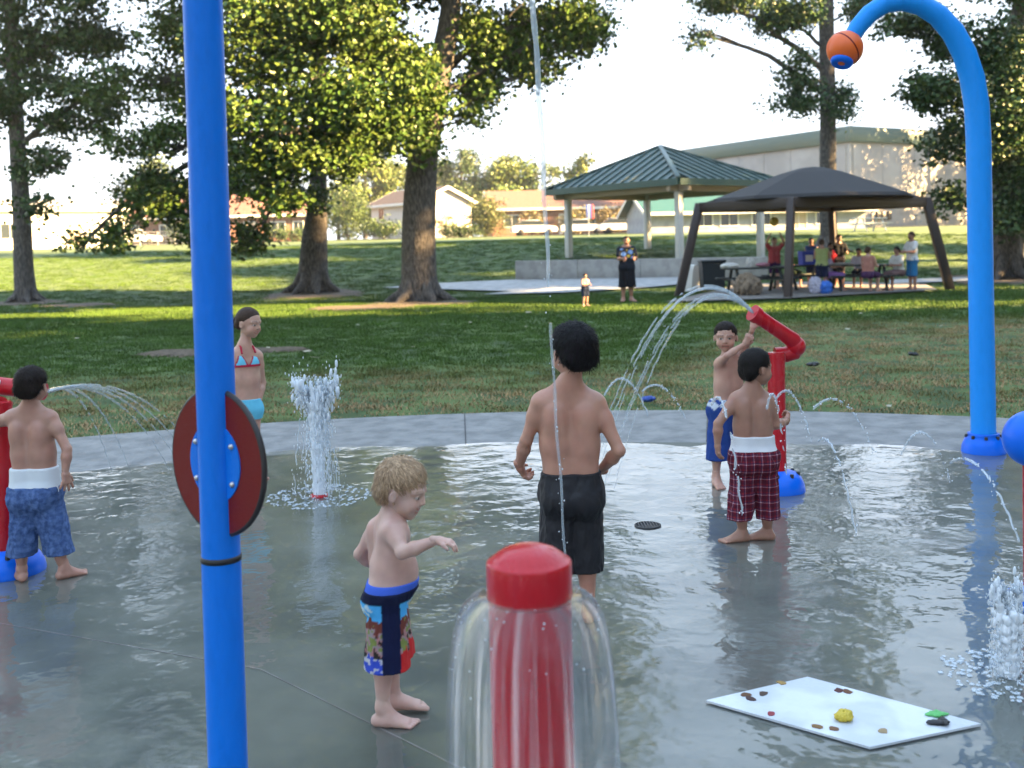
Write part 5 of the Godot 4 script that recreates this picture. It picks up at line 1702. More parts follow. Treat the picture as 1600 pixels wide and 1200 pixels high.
# ---------------------------------------------------------------- pavilion, shelter, tables
func make_shelters() -> void:
	# low seat wall and green pavilion
	var wl := thing("seat_wall", "low grey concrete wall in front of the green roofed pavilion", "wall", Vector3.ZERO)
	var wa := Vector3(0.147, 0.323, -40.379)
	var wz := Vector3(9.609, 0.261, -39.565)
	for i in 4:
		var a := wa.lerp(wz, i / 4.0)
		var b := wa.lerp(wz, (i + 1) / 4.0)
		var mb := MB.new()
		mb.bar(a + Vector3(0, 0.3, 0), b + Vector3(-0.012, 0.3, 0), 0.3, 0.84, 0.015)
		put("wall_section", mb.mesh(), M.concrete, wl)
	var near := Vector3(6.66, 0, -41.6)
	var e1 := Vector3(-0.604, 0, -0.797)
	var e2 := Vector3(0.797, 0, -0.604)
	var l1 := 8.3
	var l2 := 6.4
	var eave := 4.12
	var peak := near + e1 * l1 * 0.5 + e2 * l2 * 0.5 + Vector3.UP * 5.86
	var pav := thing("pavilion", "open pavilion with a green standing seam metal roof on white posts", "pavilion", Vector3(near.x, 0, near.z))
	var o := Vector3(near.x, 0, near.z)
	var c := [near, near + e1 * l1, near + e1 * l1 + e2 * l2, near + e2 * l2]
	for side in 4:
		var a: Vector3 = c[side] + Vector3.UP * eave - o
		var b: Vector3 = c[(side + 1) % 4] + Vector3.UP * eave - o
		var p := peak - o
		var n := int(a.distance_to(b) / 0.52)
		var along := (b - a) / n
		var mid := (a + b) * 0.5
		var up := p - mid
		var nn := up.cross(along).normalized()
		if nn.y < 0: nn = -nn
		for i in n:
			var t0 := float(i) / n
			var t1 := float(i + 1) / n
			var h0 := minf(t0, 1.0 - t0) * 2.0
			var h1 := minf(t1, 1.0 - t1) * 2.0
			var q := [a + along * i, a + along * (i + 1), a + along * (i + 1) + up * h1, a + along * i + up * h0]
			if t0 < 0.499 and t1 > 0.501: q.insert(3, p)
			var mb := MB.new()
			mb.face(q, nn)
			var qb := []
			for z in q: qb.append(z - nn * 0.03)
			mb.face(qb, -nn)
			if h0 > 0.02: mb.bar(q[0] + nn * 0.035, q[-1] + nn * 0.035, 0.045, 0.075, 0.0, nn)
			put("roof_panel", mb.mesh(), M.green_metal, pav)
		var fb := MB.new()
		var out := Vector3(along.z, 0, -along.x).normalized()
		if out.dot(mid - (c[0] + c[2]) * 0.5 + o) < 0: out = -out
		fb.bar(a + Vector3.DOWN * 0.12 + out * 0.05, b + Vector3.DOWN * 0.12 + out * 0.05, 0.07, 0.26)
		put("fascia", fb.mesh(), M.green_dark, pav)
		var bb := MB.new()
		var ins := -out * 0.6
		bb.bar(a + ins + Vector3.DOWN * 0.28, b + ins + Vector3.DOWN * 0.28, 0.2, 0.36, 0.01)
		put("beam", bb.mesh(), M.cream, pav)
		var hb := MB.new()
		hb.bar(a + nn * 0.05, p + nn * 0.03, 0.2, 0.09, 0.02)
		put("ridge_cap", hb.mesh(), M.green_metal, pav)
	var sb := MB.new()
	sb.face([c[0] - o + Vector3.UP * (eave - 0.2), c[1] - o + Vector3.UP * (eave - 0.2), c[2] - o + Vector3.UP * (eave - 0.2), c[3] - o + Vector3.UP * (eave - 0.2)], Vector3.DOWN)
	put("ceiling", sb.mesh(), M.cream, pav)
	for q in [[0.7, 0.7], [l1 - 0.7, 0.7], [l1 - 0.7, l2 - 0.7], [0.7, l2 - 0.7]]:
		var at: Vector3 = near + e1 * q[0] + e2 * q[1] - o
		var mb := MB.new()
		mb.bar(at + Vector3.UP * 0.2, at + Vector3.UP * (eave - 0.2), 0.27, 0.27, 0.02, e1)
		put("post", mb.mesh(), M.white_paint, pav)
	# the brown shade shelter, one corner towards us
	var L := Vector3(4.981, 0, -31.622)
	var R := Vector3(13.086, 0, -31.476)
	var N := Vector3(7.443, 0, -28.48)
	var F := L + R - N
	var ctr := (L + R) * 0.5
	var sh := thing("shade_shelter", "brown shade shelter with slanting steel legs over the picnic tables", "shelter", ctr)
	var feet := [L, N, R, F]
	var tops := []
	for f in feet:
		var t: Vector3 = f.lerp(ctr, 0.17) - ctr
		t.y = 2.62
		tops.append(t)
	for i in 4:
		var mb := MB.new()
		mb.bar(feet[i] - ctr - Vector3.UP * 0.05, tops[i] + Vector3.UP * 0.12, 0.2, 0.26, 0.02)
		put("leg", mb.mesh(), M.brown_steel, sh)
		var bb := MB.new()
		bb.bar(tops[i], tops[(i + 1) % 4], 0.16, 0.3, 0.015)
		put("beam", bb.mesh(), M.brown_steel, sh)
		var rb := MB.new()
		rb.bar(tops[i] + Vector3.UP * 0.06, Vector3(0, 3.62, 0), 0.08, 0.1, 0.01)
		put("rafter", rb.mesh(), M.brown_steel, sh)
	var roof := MB.new()
	var lv := [[1.0, 2.77], [0.98, 2.86], [0.62, 3.24], [0.32, 3.56], [0.12, 3.72], [0.0, 3.76]]
	for i in 8:
		for k in lv.size() - 1:
			var pts := []
			for z in [[k, i], [k, i + 1], [k + 1, i + 1], [k + 1, i]]:
				var ang: float = TAU * z[1] / 8.0 + 0.05
				pts.append(Vector3(cos(ang), 0, sin(ang)) * 3.0 * lv[z[0]][0] + Vector3.UP * lv[z[0]][1])
			if k == lv.size() - 2: pts.pop_back()
			roof.face(pts, Vector3(pts[0].x, 1.0, pts[0].z))
			var under := []
			for p in pts: under.append(p * Vector3(0.985, 1, 0.985) - Vector3.UP * 0.03)
			roof.face(under, -Vector3(pts[0].x, 1.0, pts[0].z))
	put("canopy", roof.mesh(), M.shade_cloth, sh)
	# picnic tables
	var t0 := thing("picnic_table", "dark picnic table under the left half of the shelter, a tan bag before it", "picnic table", Vector3(7.14, 0, -30.9) + Vector3.UP * 0.05, 0.12, "dark picnic tables under the shelter")
	var boards := [[0.0, 0.74, 0.5], [0.0, 0.45, 0.74], [0.0, 0.45, -0.74]]
	for k in 4:
		var mb := MB.new()
		mb.box(Vector3(0, 0.74, -0.29 + k * 0.195), Vector3(1.9, 0.045, 0.185), Basis(), 0.008)
		put("table_board", mb.mesh(), M.table, t0)
	for s in [-1.0, 1.0]:
		var mb := MB.new()
		mb.box(Vector3(0, 0.44, s * 0.72), Vector3(1.9, 0.045, 0.26), Basis(), 0.008)
		put("bench_board", mb.mesh(), M.table, t0)
		var lb := MB.new()
		for q in [-1.0, 1.0]: lb.bar(Vector3(s * 0.65, 0.0, q * 0.62), Vector3(s * 0.65, 0.72, q * 0.22), 0.07, 0.07)
		lb.bar(Vector3(s * 0.65, 0.40, -0.82), Vector3(s * 0.65, 0.40, 0.82), 0.07, 0.07)
		put("leg_frame", lb.mesh(), M.table, t0)
	copy_of(t0, Vector3(8.996, 0, -32.6) + Vector3.UP * 0.05, 0.35, "dark picnic table in the middle of the shelter, a blue bag on it")
	copy_of(t0, Vector3(10.276, 0, -31.2) + Vector3.UP * 0.05, -0.1, "dark picnic table under the right half of the shelter, people sitting round it")
	var t3 := copy_of(t0, Vector3(21.097, 2, -62), 0.3, "white picnic table on the sunlit lawn behind the sitting people", "picnic table out on the lawn")
	for ch in t3.get_children(): ch.material_override = M.white_paint


# ---------------------------------------------------------------- the play equipment
func dome_flange(r: float, h: float, hole: float) -> MB:
	var mb := MB.new()
	mb.lathe([Vector2(r, 0.0), Vector2(r * 1.0, 0.012), Vector2(r * 0.97, h * 0.35), Vector2(r * 0.86, h * 0.68), Vector2(r * 0.68, h * 0.9), Vector2(hole * 1.25, h), Vector2(hole * 1.02, h * 1.02)], Vector3.ZERO, Basis(), 36)
	return mb

func bolts_on(root: Node3D, r: float, y: float, n: int, mat_of: Material) -> void:
	for i in n:
		var a := TAU * (i + 0.35) / n
		var mb := MB.new()
		mb.lathe([Vector2(0.0, 0.012), Vector2(0.010, 0.012), Vector2(0.013, 0.006), Vector2(0.013, -0.01)], Vector3(cos(a) * r, y, sin(a) * r), Basis(), 8)
		put("bolt", mb.mesh(), mat_of, root)

func make_pad_equipment() -> void:
	# near blue pole with its split red disc
	var p := Vector3(-0.882, 0, -3.1)
	var pole := thing("blue_pole", "near blue pole with a red split disc, left of the fountains", "water play post", p)
	var mb := MB.new()
	mb.tube([Vector3(0, 0.0, 0), Vector3(0, 0.695, 0)], [0.0575, 0.0575], 40)
	put("lower_tube", mb.mesh(), M.blue, pole)
	mb = MB.new()
	mb.tube([Vector3(0, 0.705, 0), Vector3(0, 3.3, 0), Vector3(0, 3.36, 0), Vector3(0, 3.38, 0)], [0.0565, 0.0565, 0.045, 0.01], 40)
	put("upper_tube", mb.mesh(), M.blue, pole)
	mb = MB.new()
	mb.lathe([Vector2(0.05, 0.690), Vector2(0.0595, 0.692), Vector2(0.0605, 0.70), Vector2(0.0595, 0.708), Vector2(0.05, 0.710)], Vector3.ZERO, Basis(), 40)
	put("seam_ring", mb.mesh(), M.black, pole)
	var yaw := deg_to_rad(-38.0)
	var face := Basis(Vector3.UP, yaw)
	for s in [-1.0, 1.0]:
		var outline := []
		var inner := []
		var x0: float = 0.030 * s
		for i in 25:
			var a := -PI * 0.5 + PI * i / 24.0
			var q := Vector2(cos(a) * 0.212 * s, sin(a) * 0.212)
			if absf(q.x) >= absf(x0): outline.append(q)
		outline.insert(0, Vector2(x0, -sqrt(0.212 * 0.212 - x0 * x0)))
		outline.append(Vector2(x0, sqrt(0.212 * 0.212 - x0 * x0)))
		for i in 21:
			var a := -PI * 0.5 + PI * i / 20.0
			var q := Vector2(cos(a) * 0.118 * s, sin(a) * 0.118)
			if absf(q.x) >= absf(x0) + 0.004: inner.append(q)
		inner.insert(0, Vector2(x0 + 0.004 * s, -sqrt(0.118 * 0.118 - x0 * x0)))
		inner.append(Vector2(x0 + 0.004 * s, sqrt(0.118 * 0.118 - x0 * x0)))
		mb = MB.new()
		mb.prism(outline, 0.018, Vector3(0, 0.985, 0), face)
		var red_half := put("disc_half", mb.mesh(), M.plate_red, pole)
		mb = MB.new()
		var ring := []
		for i in 25:
			var a := -PI * 0.5 + PI * i / 24.0
			ring.append(Vector3(0, 0.985, 0) + face * Vector3(cos(a) * 0.2125 * s, sin(a) * 0.2125, 0))
		var rr := []
		for i in 25: rr.append(0.0095)
		mb.tube(ring, rr, 8)
		put("edge", mb.mesh(), M.plate_edge, red_half)
		mb = MB.new()
		mb.prism(inner, 0.026, Vector3(0, 0.985, 0), face)
		var blue_half := put("clamp_plate", mb.mesh(), M.blue, pole)
		for q in [-0.055, 0.055]:
			mb = MB.new()
			mb.lathe([Vector2(0.0, 0.010), Vector2(0.005, 0.009), Vector2(0.0085, 0.005), Vector2(0.009, 0.0)], Vector3(0, 0.985, 0) + face * Vector3(0.084 * s, q, 0.0132), face * Basis(Vector3.RIGHT, PI / 2), 12)
			put("bolt", mb.mesh(), M.steel, blue_half)
	# the tall arch on the right
	var b := Vector3(3.449, 0, -7.737)
	var arch := thing("arch_sprayer", "tall bright blue arch with an orange ball nozzle at its end", "water play arch", b)
	var path := [Vector3(0, 0.02, 0)]
	for k in [0.3, 0.6]: path.append((Vector3(3.454, 2.292, -7.78) - b) * k)
	for q in [Vector3(3.454, 2.292, -7.78), Vector3(3.443, 2.55, -7.78), Vector3(3.412, 2.752, -7.78), Vector3(3.358, 2.93, -7.78), Vector3(3.275, 3.091, -7.78), Vector3(3.168, 3.215, -7.78), Vector3(3.038, 3.297, -7.78), Vector3(2.903, 3.328, -7.78), Vector3(2.776, 3.308, -7.78), Vector3(2.662, 3.236, -7.78), Vector3(2.577, 3.141, -7.78), Vector3(2.524, 3.053, -7.78)]: path.append(q - b)
	var rad := []
	for i in path.size(): rad.append(0.0875 if i < 6 else lerpf(0.0875, 0.062, (i - 5.0) / (path.size() - 6.0)))
	mb = MB.new()
	mb.tube(path, rad, 36)
	put("tube", mb.mesh(), M.light_blue, arch)
	put("base_flange", dome_flange(0.155, 0.14, 0.09).mesh(), M.flange_blue, arch)
	bolts_on(arch, 0.118, 0.118, 8, M.black)
	var bc := Vector3(2.481, 2.989, -7.78) - b
	mb = MB.new()
	mb.ball(bc, Vector3.ONE * 0.132, Basis(), 30, 20)
	var ball := put("nozzle_ball", mb.mesh(), M.orange, arch)
	var nd := Vector3(-0.28, -0.9, 0.32).normalized()
	var nb := head_basis(Vector3(0.9, -0.28, 0.1), nd)
	mb = MB.new()
	mb.lathe([Vector2(0.078, 0.095), Vector2(0.082, 0.115), Vector2(0.070, 0.135), Vector2(0.045, 0.142), Vector2(0.04, 0.13), Vector2(0.0, 0.128)], bc, nb, 24)
	put("nozzle_cap", mb.mesh(), M.flange_blue, ball)
	mb = MB.new()
	mb.lathe([Vector2(0.132, -0.006), Vector2(0.1345, 0.0), Vector2(0.132, 0.006)], bc, head_basis(Vector3(0.2, 0.1, 1), Vector3(0.75, 0.5, 0.35)), 30)
	put("seam", mb.mesh(), M.plate_red, ball)
	# red post with the dome of water
	b = Vector3(0.023, 0, -2.4)
	var post := thing("red_post", "near red post with a thick round cap in the middle foreground", "water play post", b)
	mb = MB.new()
	mb.tube([Vector3.ZERO, Vector3(0, 0.80, 0)], [0.0955, 0.0955], 48)
	put("column", mb.mesh(), M.red, post)
	mb = MB.new()
	mb.lathe([Vector2(0.088, 0.788), Vector2(0.0965, 0.790), Vector2(0.0985, 0.796), Vector2(0.0985, 0.872), Vector2(0.0975, 0.8765), Vector2(0.0945, 0.880), Vector2(0.090, 0.882), Vector2(0.082, 0.889), Vector2(0.064, 0.902), Vector2(0.04, 0.911), Vector2(0.018, 0.9155), Vector2(0.0, 0.9165)], Vector3.ZERO, Basis(), 48)
	put("cap", mb.mesh(), M.red, post)
	mb = MB.new()
	mb.lathe([Vector2(0.13, 0.0), Vector2(0.13, 0.02), Vector2(0.1, 0.03)], Vector3.ZERO, Basis(), 36)
	put("base_flange", mb.mesh(), M.flange_blue, post)
	var bell := thing("water_bell", "clear dome of falling water around the near red post", "water", b)
	var bw := Vector3(-0.475, 1.843, -1)
	var rnd := RandomNumberGenerator.new()
	rnd.seed = 8
	mb = MB.new()
	var prof := [Vector2(0.098, 0.800), Vector2(0.115, 0.800), Vector2(0.135, 0.793), Vector2(0.153, 0.775), Vector2(0.167, 0.745), Vector2(0.178, 0.700), Vector2(0.186, 0.64), Vector2(0.192, 0.56), Vector2(0.196, 0.45), Vector2(0.199, 0.32), Vector2(0.201, 0.16), Vector2(0.202, 0.008)]
	var last := []
	for i in prof.size():
		var ring := []
		for k in 145:
			var a := TAU * (k % 144) / 144
			var w := 1.0 + (sin(a * 11.0 + 0.6) * 0.006 + sin(a * 29.0 + i * 0.1) * 0.004 + sin(a * 5.0 + i * 0.2) * 0.008) * float(i) / 11.0
			var tl := 1.0 + 0.4 * (sin(a * 29.0 + i * 0.1) + sin(a * 47.0)) * 0.3
			ring.append(mb.vert(Vector3(cos(a) * prof[i].x * w, prof[i].y, sin(a) * prof[i].x * w), Vector3(cos(a + 0.03 * sin(a * 29.0) + 0.05 * sin(a * 17.0)), 0.9 - i * 0.08 if i < 11 else 0.0, sin(a + 0.03 * sin(a * 29.0) + 0.05 * sin(a * 17.0))).normalized()))
		if i > 0:
			for k in 144:
				mb.tri(last[k], last[k + 1], ring[k + 1]); mb.tri(last[k], ring[k + 1], ring[k])
		last = ring
	put("sheet", mb.mesh(), M.bell, bell)
	mb = MB.new()
	for q in 230:
		var a := rnd.randf() * TAU
		var veil := q < 120
		var i0 := 0 if veil else 2 + rnd.randi() % 4
		var i1 := (5 + rnd.randi() % 3 + (1 if rnd.randf() < 0.2 else 0)) if veil else mini(prof.size() - 1, i0 + 5 + rnd.randi() % 6)
		var wid := rnd.randf_range(0.05, 0.16) if veil else rnd.randf_range(0.006, 0.05)
		var prev := []
		for i in range(i0, i1 + 1):
			var f := minf(1.0, 1.25 * (1.0 - (i - i0) / float(i1 - i0 + 0.15))) if veil else sin(PI * (i - i0 + 0.3) / (i1 - i0 + 0.6))
			var ww := wid * f
			var rr2: float = prof[i].x + 0.0015 + 0.00002 * q
			var nn := Vector3(cos(a), 0.3, sin(a)).normalized()
			var pair := [mb.vert(Vector3(cos(a - ww) * rr2, prof[i].y, sin(a - ww) * rr2), nn), mb.vert(Vector3(cos(a + ww) * rr2, prof[i].y, sin(a + ww) * rr2), nn)]
			if prev:
				mb.tri(prev[0], prev[1], pair[1]); mb.tri(prev[0], pair[1], pair[0])
			prev = pair
	put("streaks", mb.mesh(), M.streak, bell)
	var dp := []
	var ds := []
	for i in 70:
		var a := rnd.randf() * TAU
		var k := rnd.randf_range(0, prof.size() - 1.01)
		var pr: Vector2 = prof[int(k)].lerp(prof[int(k) + 1], k - int(k))
		dp.append(Vector3(cos(a), 0, sin(a)) * (pr.x + absf(rnd.randfn()) * 0.008) + Vector3(0, pr.y, 0))
		ds.append(rnd.randf_range(0.0008, 0.0022))
	drops(bell, "droplets", dp, ds, M.froth)
	# right water cannon
	b = Vector3(1.669, 0, -6.699)
	var can := thing("water_cannon", "red water cannon on a post with a blue foot, right of the children", "water cannon", b)
	mb = MB.new()
	mb.tube([Vector3.ZERO, Vector3(0, 0.80, 0), Vector3(0, 0.86, 0), Vector3(0, 0.885, 0)], [0.055, 0.055, 0.062, 0.05], 28)
	put("post", mb.mesh(), M.red, can)
	put("base_flange", dome_flange(0.17, 0.13, 0.058).mesh(), M.flange_blue, can)
	bolts_on(can, 0.125, 0.112, 8, M.black)
	path = []
	for q in [Vector3(1.515, 1.141, -6.62), Vector3(1.624, 1.066, -6.66), Vector3(1.723, 1, -6.7), Vector3(1.781, 0.96, -6.72), Vector3(1.81, 0.916, -6.74), Vector3(1.795, 0.879, -6.75), Vector3(1.748, 0.862, -6.76), Vector3(1.678, 0.86, -6.76)]: path.append(q - b)
	mb = MB.new()
	mb.tube(path, [0.047, 0.046, 0.047, 0.052, 0.058, 0.056, 0.05, 0.05], 24)
	put("barrel", mb.mesh(), M.red, can)
	mb = MB.new()
	mb.tube([path[0] + (path[0] - path[1]).normalized() * 0.012, path[0].lerp(path[1], 0.22)], [0.056, 0.054], 24)
	put("nozzle", mb.mesh(), M.red, can)
	mb = MB.new()
	mb.ball(path[4], Vector3(0.06, 0.065, 0.07), Basis(), 18, 12)
	put("elbow", mb.mesh(), M.red, can)
	# left water cannon
	b = Vector3(-2.624, 0, -5.352)
	var can2 := thing("water_cannon", "red water cannon at the left edge, its blue foot behind the denim shorts", "water cannon", b)
	mb = MB.new()
	mb.tube([Vector3.ZERO, Vector3(0, 0.82, 0), Vector3(0, 0.865, 0), Vector3(0, 0.875, 0)], [0.062, 0.056, 0.062, 0.05], 28)
	put("post", mb.mesh(), M.red, can2)
	put("base_flange", dome_flange(0.19, 0.12, 0.065).mesh(), M.flange_blue, can2)
	bolts_on(can2, 0.14, 0.105, 8, M.black)
	path = []
	for q in [Vector3(-2.829, 0.842, -5.5), Vector3(-2.86, 0.91, -5.5), Vector3(-2.808, 0.949, -5.5), Vector3(-2.692, 0.936, -5.5), Vector3(-2.558, 0.916, -5.5), Vector3(-2.458, 0.9, -5.5)]: path.append(q - b)
	mb = MB.new()
	mb.tube([Vector3(0, 0.85, 0), path[0].lerp(Vector3(0, 0.85, 0), 0.3), path[0], path[1], path[2], path[3], path[4], path[5]], [0.05, 0.05, 0.05, 0.052, 0.05, 0.047, 0.046, 0.045], 24)
	put("barrel", mb.mesh(), M.red, can2)
	mb = MB.new()
	mb.lathe([Vector2(0.0, 0.02), Vector2(0.018, 0.018), Vector2(0.024, 0.008), Vector2(0.024, -0.01)], path[3] + Vector3(0, 0.022, 0.04), Basis(Vector3.RIGHT, PI * 0.35), 16)
	put("cap_nut", mb.mesh(), M.white_paint, can2)
	# blue ball on a red post at the right edge
	b = Vector3(2.218, 0, -4.502)
	var bp := thing("ball_post", "blue ball on a red post cut by the right edge", "water play post", b)
	mb = MB.new()
	mb.tube([Vector3.ZERO, Vector3(0, 0.63, 0)], [0.042, 0.042], 24)
	put("post", mb.mesh(), M.red, bp)
	mb = MB.new()
	mb.ball(Vector3(0, 0.72, 0), Vector3.ONE * 0.122, Basis(), 32, 22)
	put("ball", mb.mesh(), M.flange_blue, bp)
	put("base_flange", dome_flange(0.12, 0.08, 0.045).mesh(), M.flange_blue, bp)
	# floor fittings
	var dr := thing("floor_drain", "small dark round drain in the wet pad right of the black shorts", "drain", Vector3(0.732, 0, -5.907) + Vector3.UP * 0.004)
	mb = MB.new()
	mb.lathe([Vector2(0.075, 0.0), Vector2(0.075, 0.008), Vector2(0.066, 0.010), Vector2(0.066, 0.004), Vector2(0.0, 0.004)], Vector3.ZERO, Basis(), 28)
	put("frame", mb.mesh(), M.black, dr)
	for i in 7:
		mb = MB.new()
		var x := -0.05 + i * 0.0167
		mb.box(Vector3(x, 0.007, 0), Vector3(0.007, 0.005, 2.0 * sqrt(0.066 * 0.066 - x * x)))
		put("slat", mb.mesh(), M.plate_edge, dr)

func make_water() -> void:
	var f1 := fountain("tall white jet foaming up from the pad right of the near blue pole", Vector3(-1.287, 0, -6.814), 0.80, 0.048, 0.17, 3, 1500)
	splash(f1, 0.34, 420, 5)
	var mb := MB.new()
	mb.lathe([Vector2(0.055, 0.0), Vector2(0.055, 0.014), Vector2(0.045, 0.018), Vector2(0.03, 0.012)], Vector3.ZERO, Basis(), 24)
	var noz := put("ground_nozzle", mb.mesh(), M.red, null, Vector3(-1.287, 0, -6.814) + Vector3.UP * 0.006)
	tag(noz, "red ring nozzle in the pad under the tall white jet", "nozzle")
	var f2 := fountain("low white jet foaming up at the right edge near the white board", Vector3(1.765, 0, -3.776), 0.34, 0.044, 0.07, 9, 1000)
	splash(f2, 0.24, 420, 6)
	# cannon streams
	var r := RandomNumberGenerator.new()
	r.seed = 12
	var a := Vector3(1.507, 1.146, -6.6)
	var root := thing("cannon_spray", "fan of water streams arching left from the right cannon", "water jet", a)
	mb = MB.new()
	for q in [[Vector3(0.379, 0.086, -6.4), Vector3(1.124, 1.328, -6.5)], [Vector3(0.424, 0.041, -6.5), Vector3(1.084, 1.309, -6.5)], [Vector3(0.47, -0.004, -6.6), Vector3(1.152, 1.313, -6.55)], [Vector3(0.539, -0.038, -6.7), Vector3(1.14, 1.268, -6.6)], [Vector3(0.567, -0.076, -6.8), Vector3(1.12, 1.252, -6.6)], [Vector3(0.612, -0.057, -6.7), Vector3(1.18, 1.263, -6.6)]]:
		var end: Vector3 = q[0]
		end.y = 0.01
		var rise: float = q[1].y - a.y
		stream_into(mb, parabola(Vector3.ZERO, end - a, rise, 22), 0.011, 0.0028, 0.15, r, 0.002, 0.08)
	put("streams", mb.mesh(), M.thin_jet, root).set_meta("kind", "stuff")
	var dp := []
	var ds := []
	for i in 220:
		var e := Vector3(0.491, 0.003, -6.6)
		e.y = 0.0
		var pts := parabola(Vector3.ZERO, e - a, 0.13 + r.randfn() * 0.02, 16)
		var t := pow(r.randf(), 0.55)
		var k := mini(int(t * 16), 15)
		dp.append(pts[k].lerp(pts[k + 1], r.randf()) + Vector3(r.randfn(), r.randfn(), r.randfn()) * 0.035 * t)
		ds.append(r.randf_range(0.0012, 0.003))
	drops(root, "droplets", dp, ds, M.jet)
	a = Vector3(-2.445, 0.9, -5.5)
	root = thing("cannon_spray", "fan of water streams shooting right from the left cannon", "water jet", a)
	mb = MB.new()
	for q in [Vector3(-2.482, 0, -8.224), Vector3(-2.494, 0, -8.03), Vector3(-2.497, 0, -7.822), Vector3(-2.51, 0, -7.625), Vector3(-2.816, 0, -7.659), Vector3(-2.881, 0, -7.497)]:
		var e: Vector3 = q
		e.y = 0.01
		stream_into(mb, parabola(Vector3.ZERO, e - a, 0.0, 16), 0.010, 0.0028, 0.15, r, 0.0015, 0.06)
	put("streams", mb.mesh(), M.thin_jet, root).set_meta("kind", "stuff")
	# the falling stream in the middle
	root = thing("falling_stream", "thin stream of water falling from above in front of the black shorts", "water jet", Vector3(0.181, 0, -3.967))
	var o := Vector3(0.181, 0, -3.967)
	mb = MB.new()
	var pts := []
	for q in [Vector3(0.101, 2.86, -3.86), Vector3(0.099, 2.492, -3.86), Vector3(0.112, 2.238, -3.86), Vector3(0.122, 1.982, -3.86), Vector3(0.128, 1.726, -3.86), Vector3(0.133, 1.444, -3.86), Vector3(0.14, 1.233, -3.86), Vector3(0.148, 0.997, -3.86), Vector3(0.159, 0.76, -3.86), Vector3(0.173, 0.45, -3.86), Vector3(0.178, 0.027, -3.9)]: pts.append(q - o)
	stream_into(mb, pts.slice(0, 6), 0.014, 0.008, 0.2, r, 0.003)
	put("stream", mb.mesh(), M.jet, root).set_meta("kind", "stuff")
	mb = MB.new()
	stream_into(mb, pts.slice(5), 0.007, 0.005, 0.25, r, 0.003, 0.05)
	put("faint_stream", mb.mesh(), M.thin_jet, root).set_meta("kind", "stuff")
	dp = []
	ds = []
	for i in 60:
		var k := r.randi() % (pts.size() - 1)
		dp.append(pts[k].lerp(pts[k + 1], r.randf()) + Vector3(r.randfn(), 0, r.randfn()) * 0.012)
		ds.append(r.randf_range(0.0015, 0.003))
	drops(root, "droplets", dp, ds, M.froth)
	# thin arcs
	arc_jet("small arc of water on the far rim left of the blue sandal", Vector3(0.697, 0.419, -8.2), Vector3(1.038, 0.25, -8.2), 0.13, 0.009, 31, 0.1)
	arc_jet("small arc of water on the far rim right of the blue sandal", Vector3(0.992, 0.442, -8.2), Vector3(1.323, 0.233, -8.2), 0.05, 0.009, 32, 0.2)
	arc_jet("arc of water crossing the back of the plaid shorts wearer, falling left of the spine", Vector3(1.001, 0.764, -5.35), Vector3(1.094, 0.261, -5.1), 0.05, 0.008, 33, 0.15)
	arc_jet("arc of water passing right of the plaid shorts to the blue foot", Vector3(1.293, 0.729, -5.4), Vector3(1.398, 0.296, -5.4), 0.08, 0.007, 34, 0.3)
	arc_jet("arc of water in front of the right cannon post falling on the rim", Vector3(1.564, 0.645, -6.3), Vector3(1.775, 0.385, -6.3), 0.05, 0.008, 35, 0.15)
	arc_jet("long arc of water in the open pad between cannon and tall arch", Vector3(1.757, 0.594, -6.2), Vector3(2.113, 0.338, -6.2), 0.06, 0.008, 36, 0.2)
	arc_jet("steep thin arc of water landing in the middle of the open pad", Vector3(1.669, 0.48, -5.8), Vector3(1.745, 0.061, -5.4), 0.03, 0.007, 37, 0.1)
	arc_jet("arc of water left of the foot of the tall blue arch", Vector3(2.345, 0.265, -6.4), Vector3(2.625, 0.062, -6.3), 0.15, 0.007, 38, 0.2)
	arc_jet("arc of water passing before the foot of the tall blue arch", Vector3(2.314, 0.385, -5.6), Vector3(2.428, 0.025, -5), 0.05, 0.008, 39, 0.15)

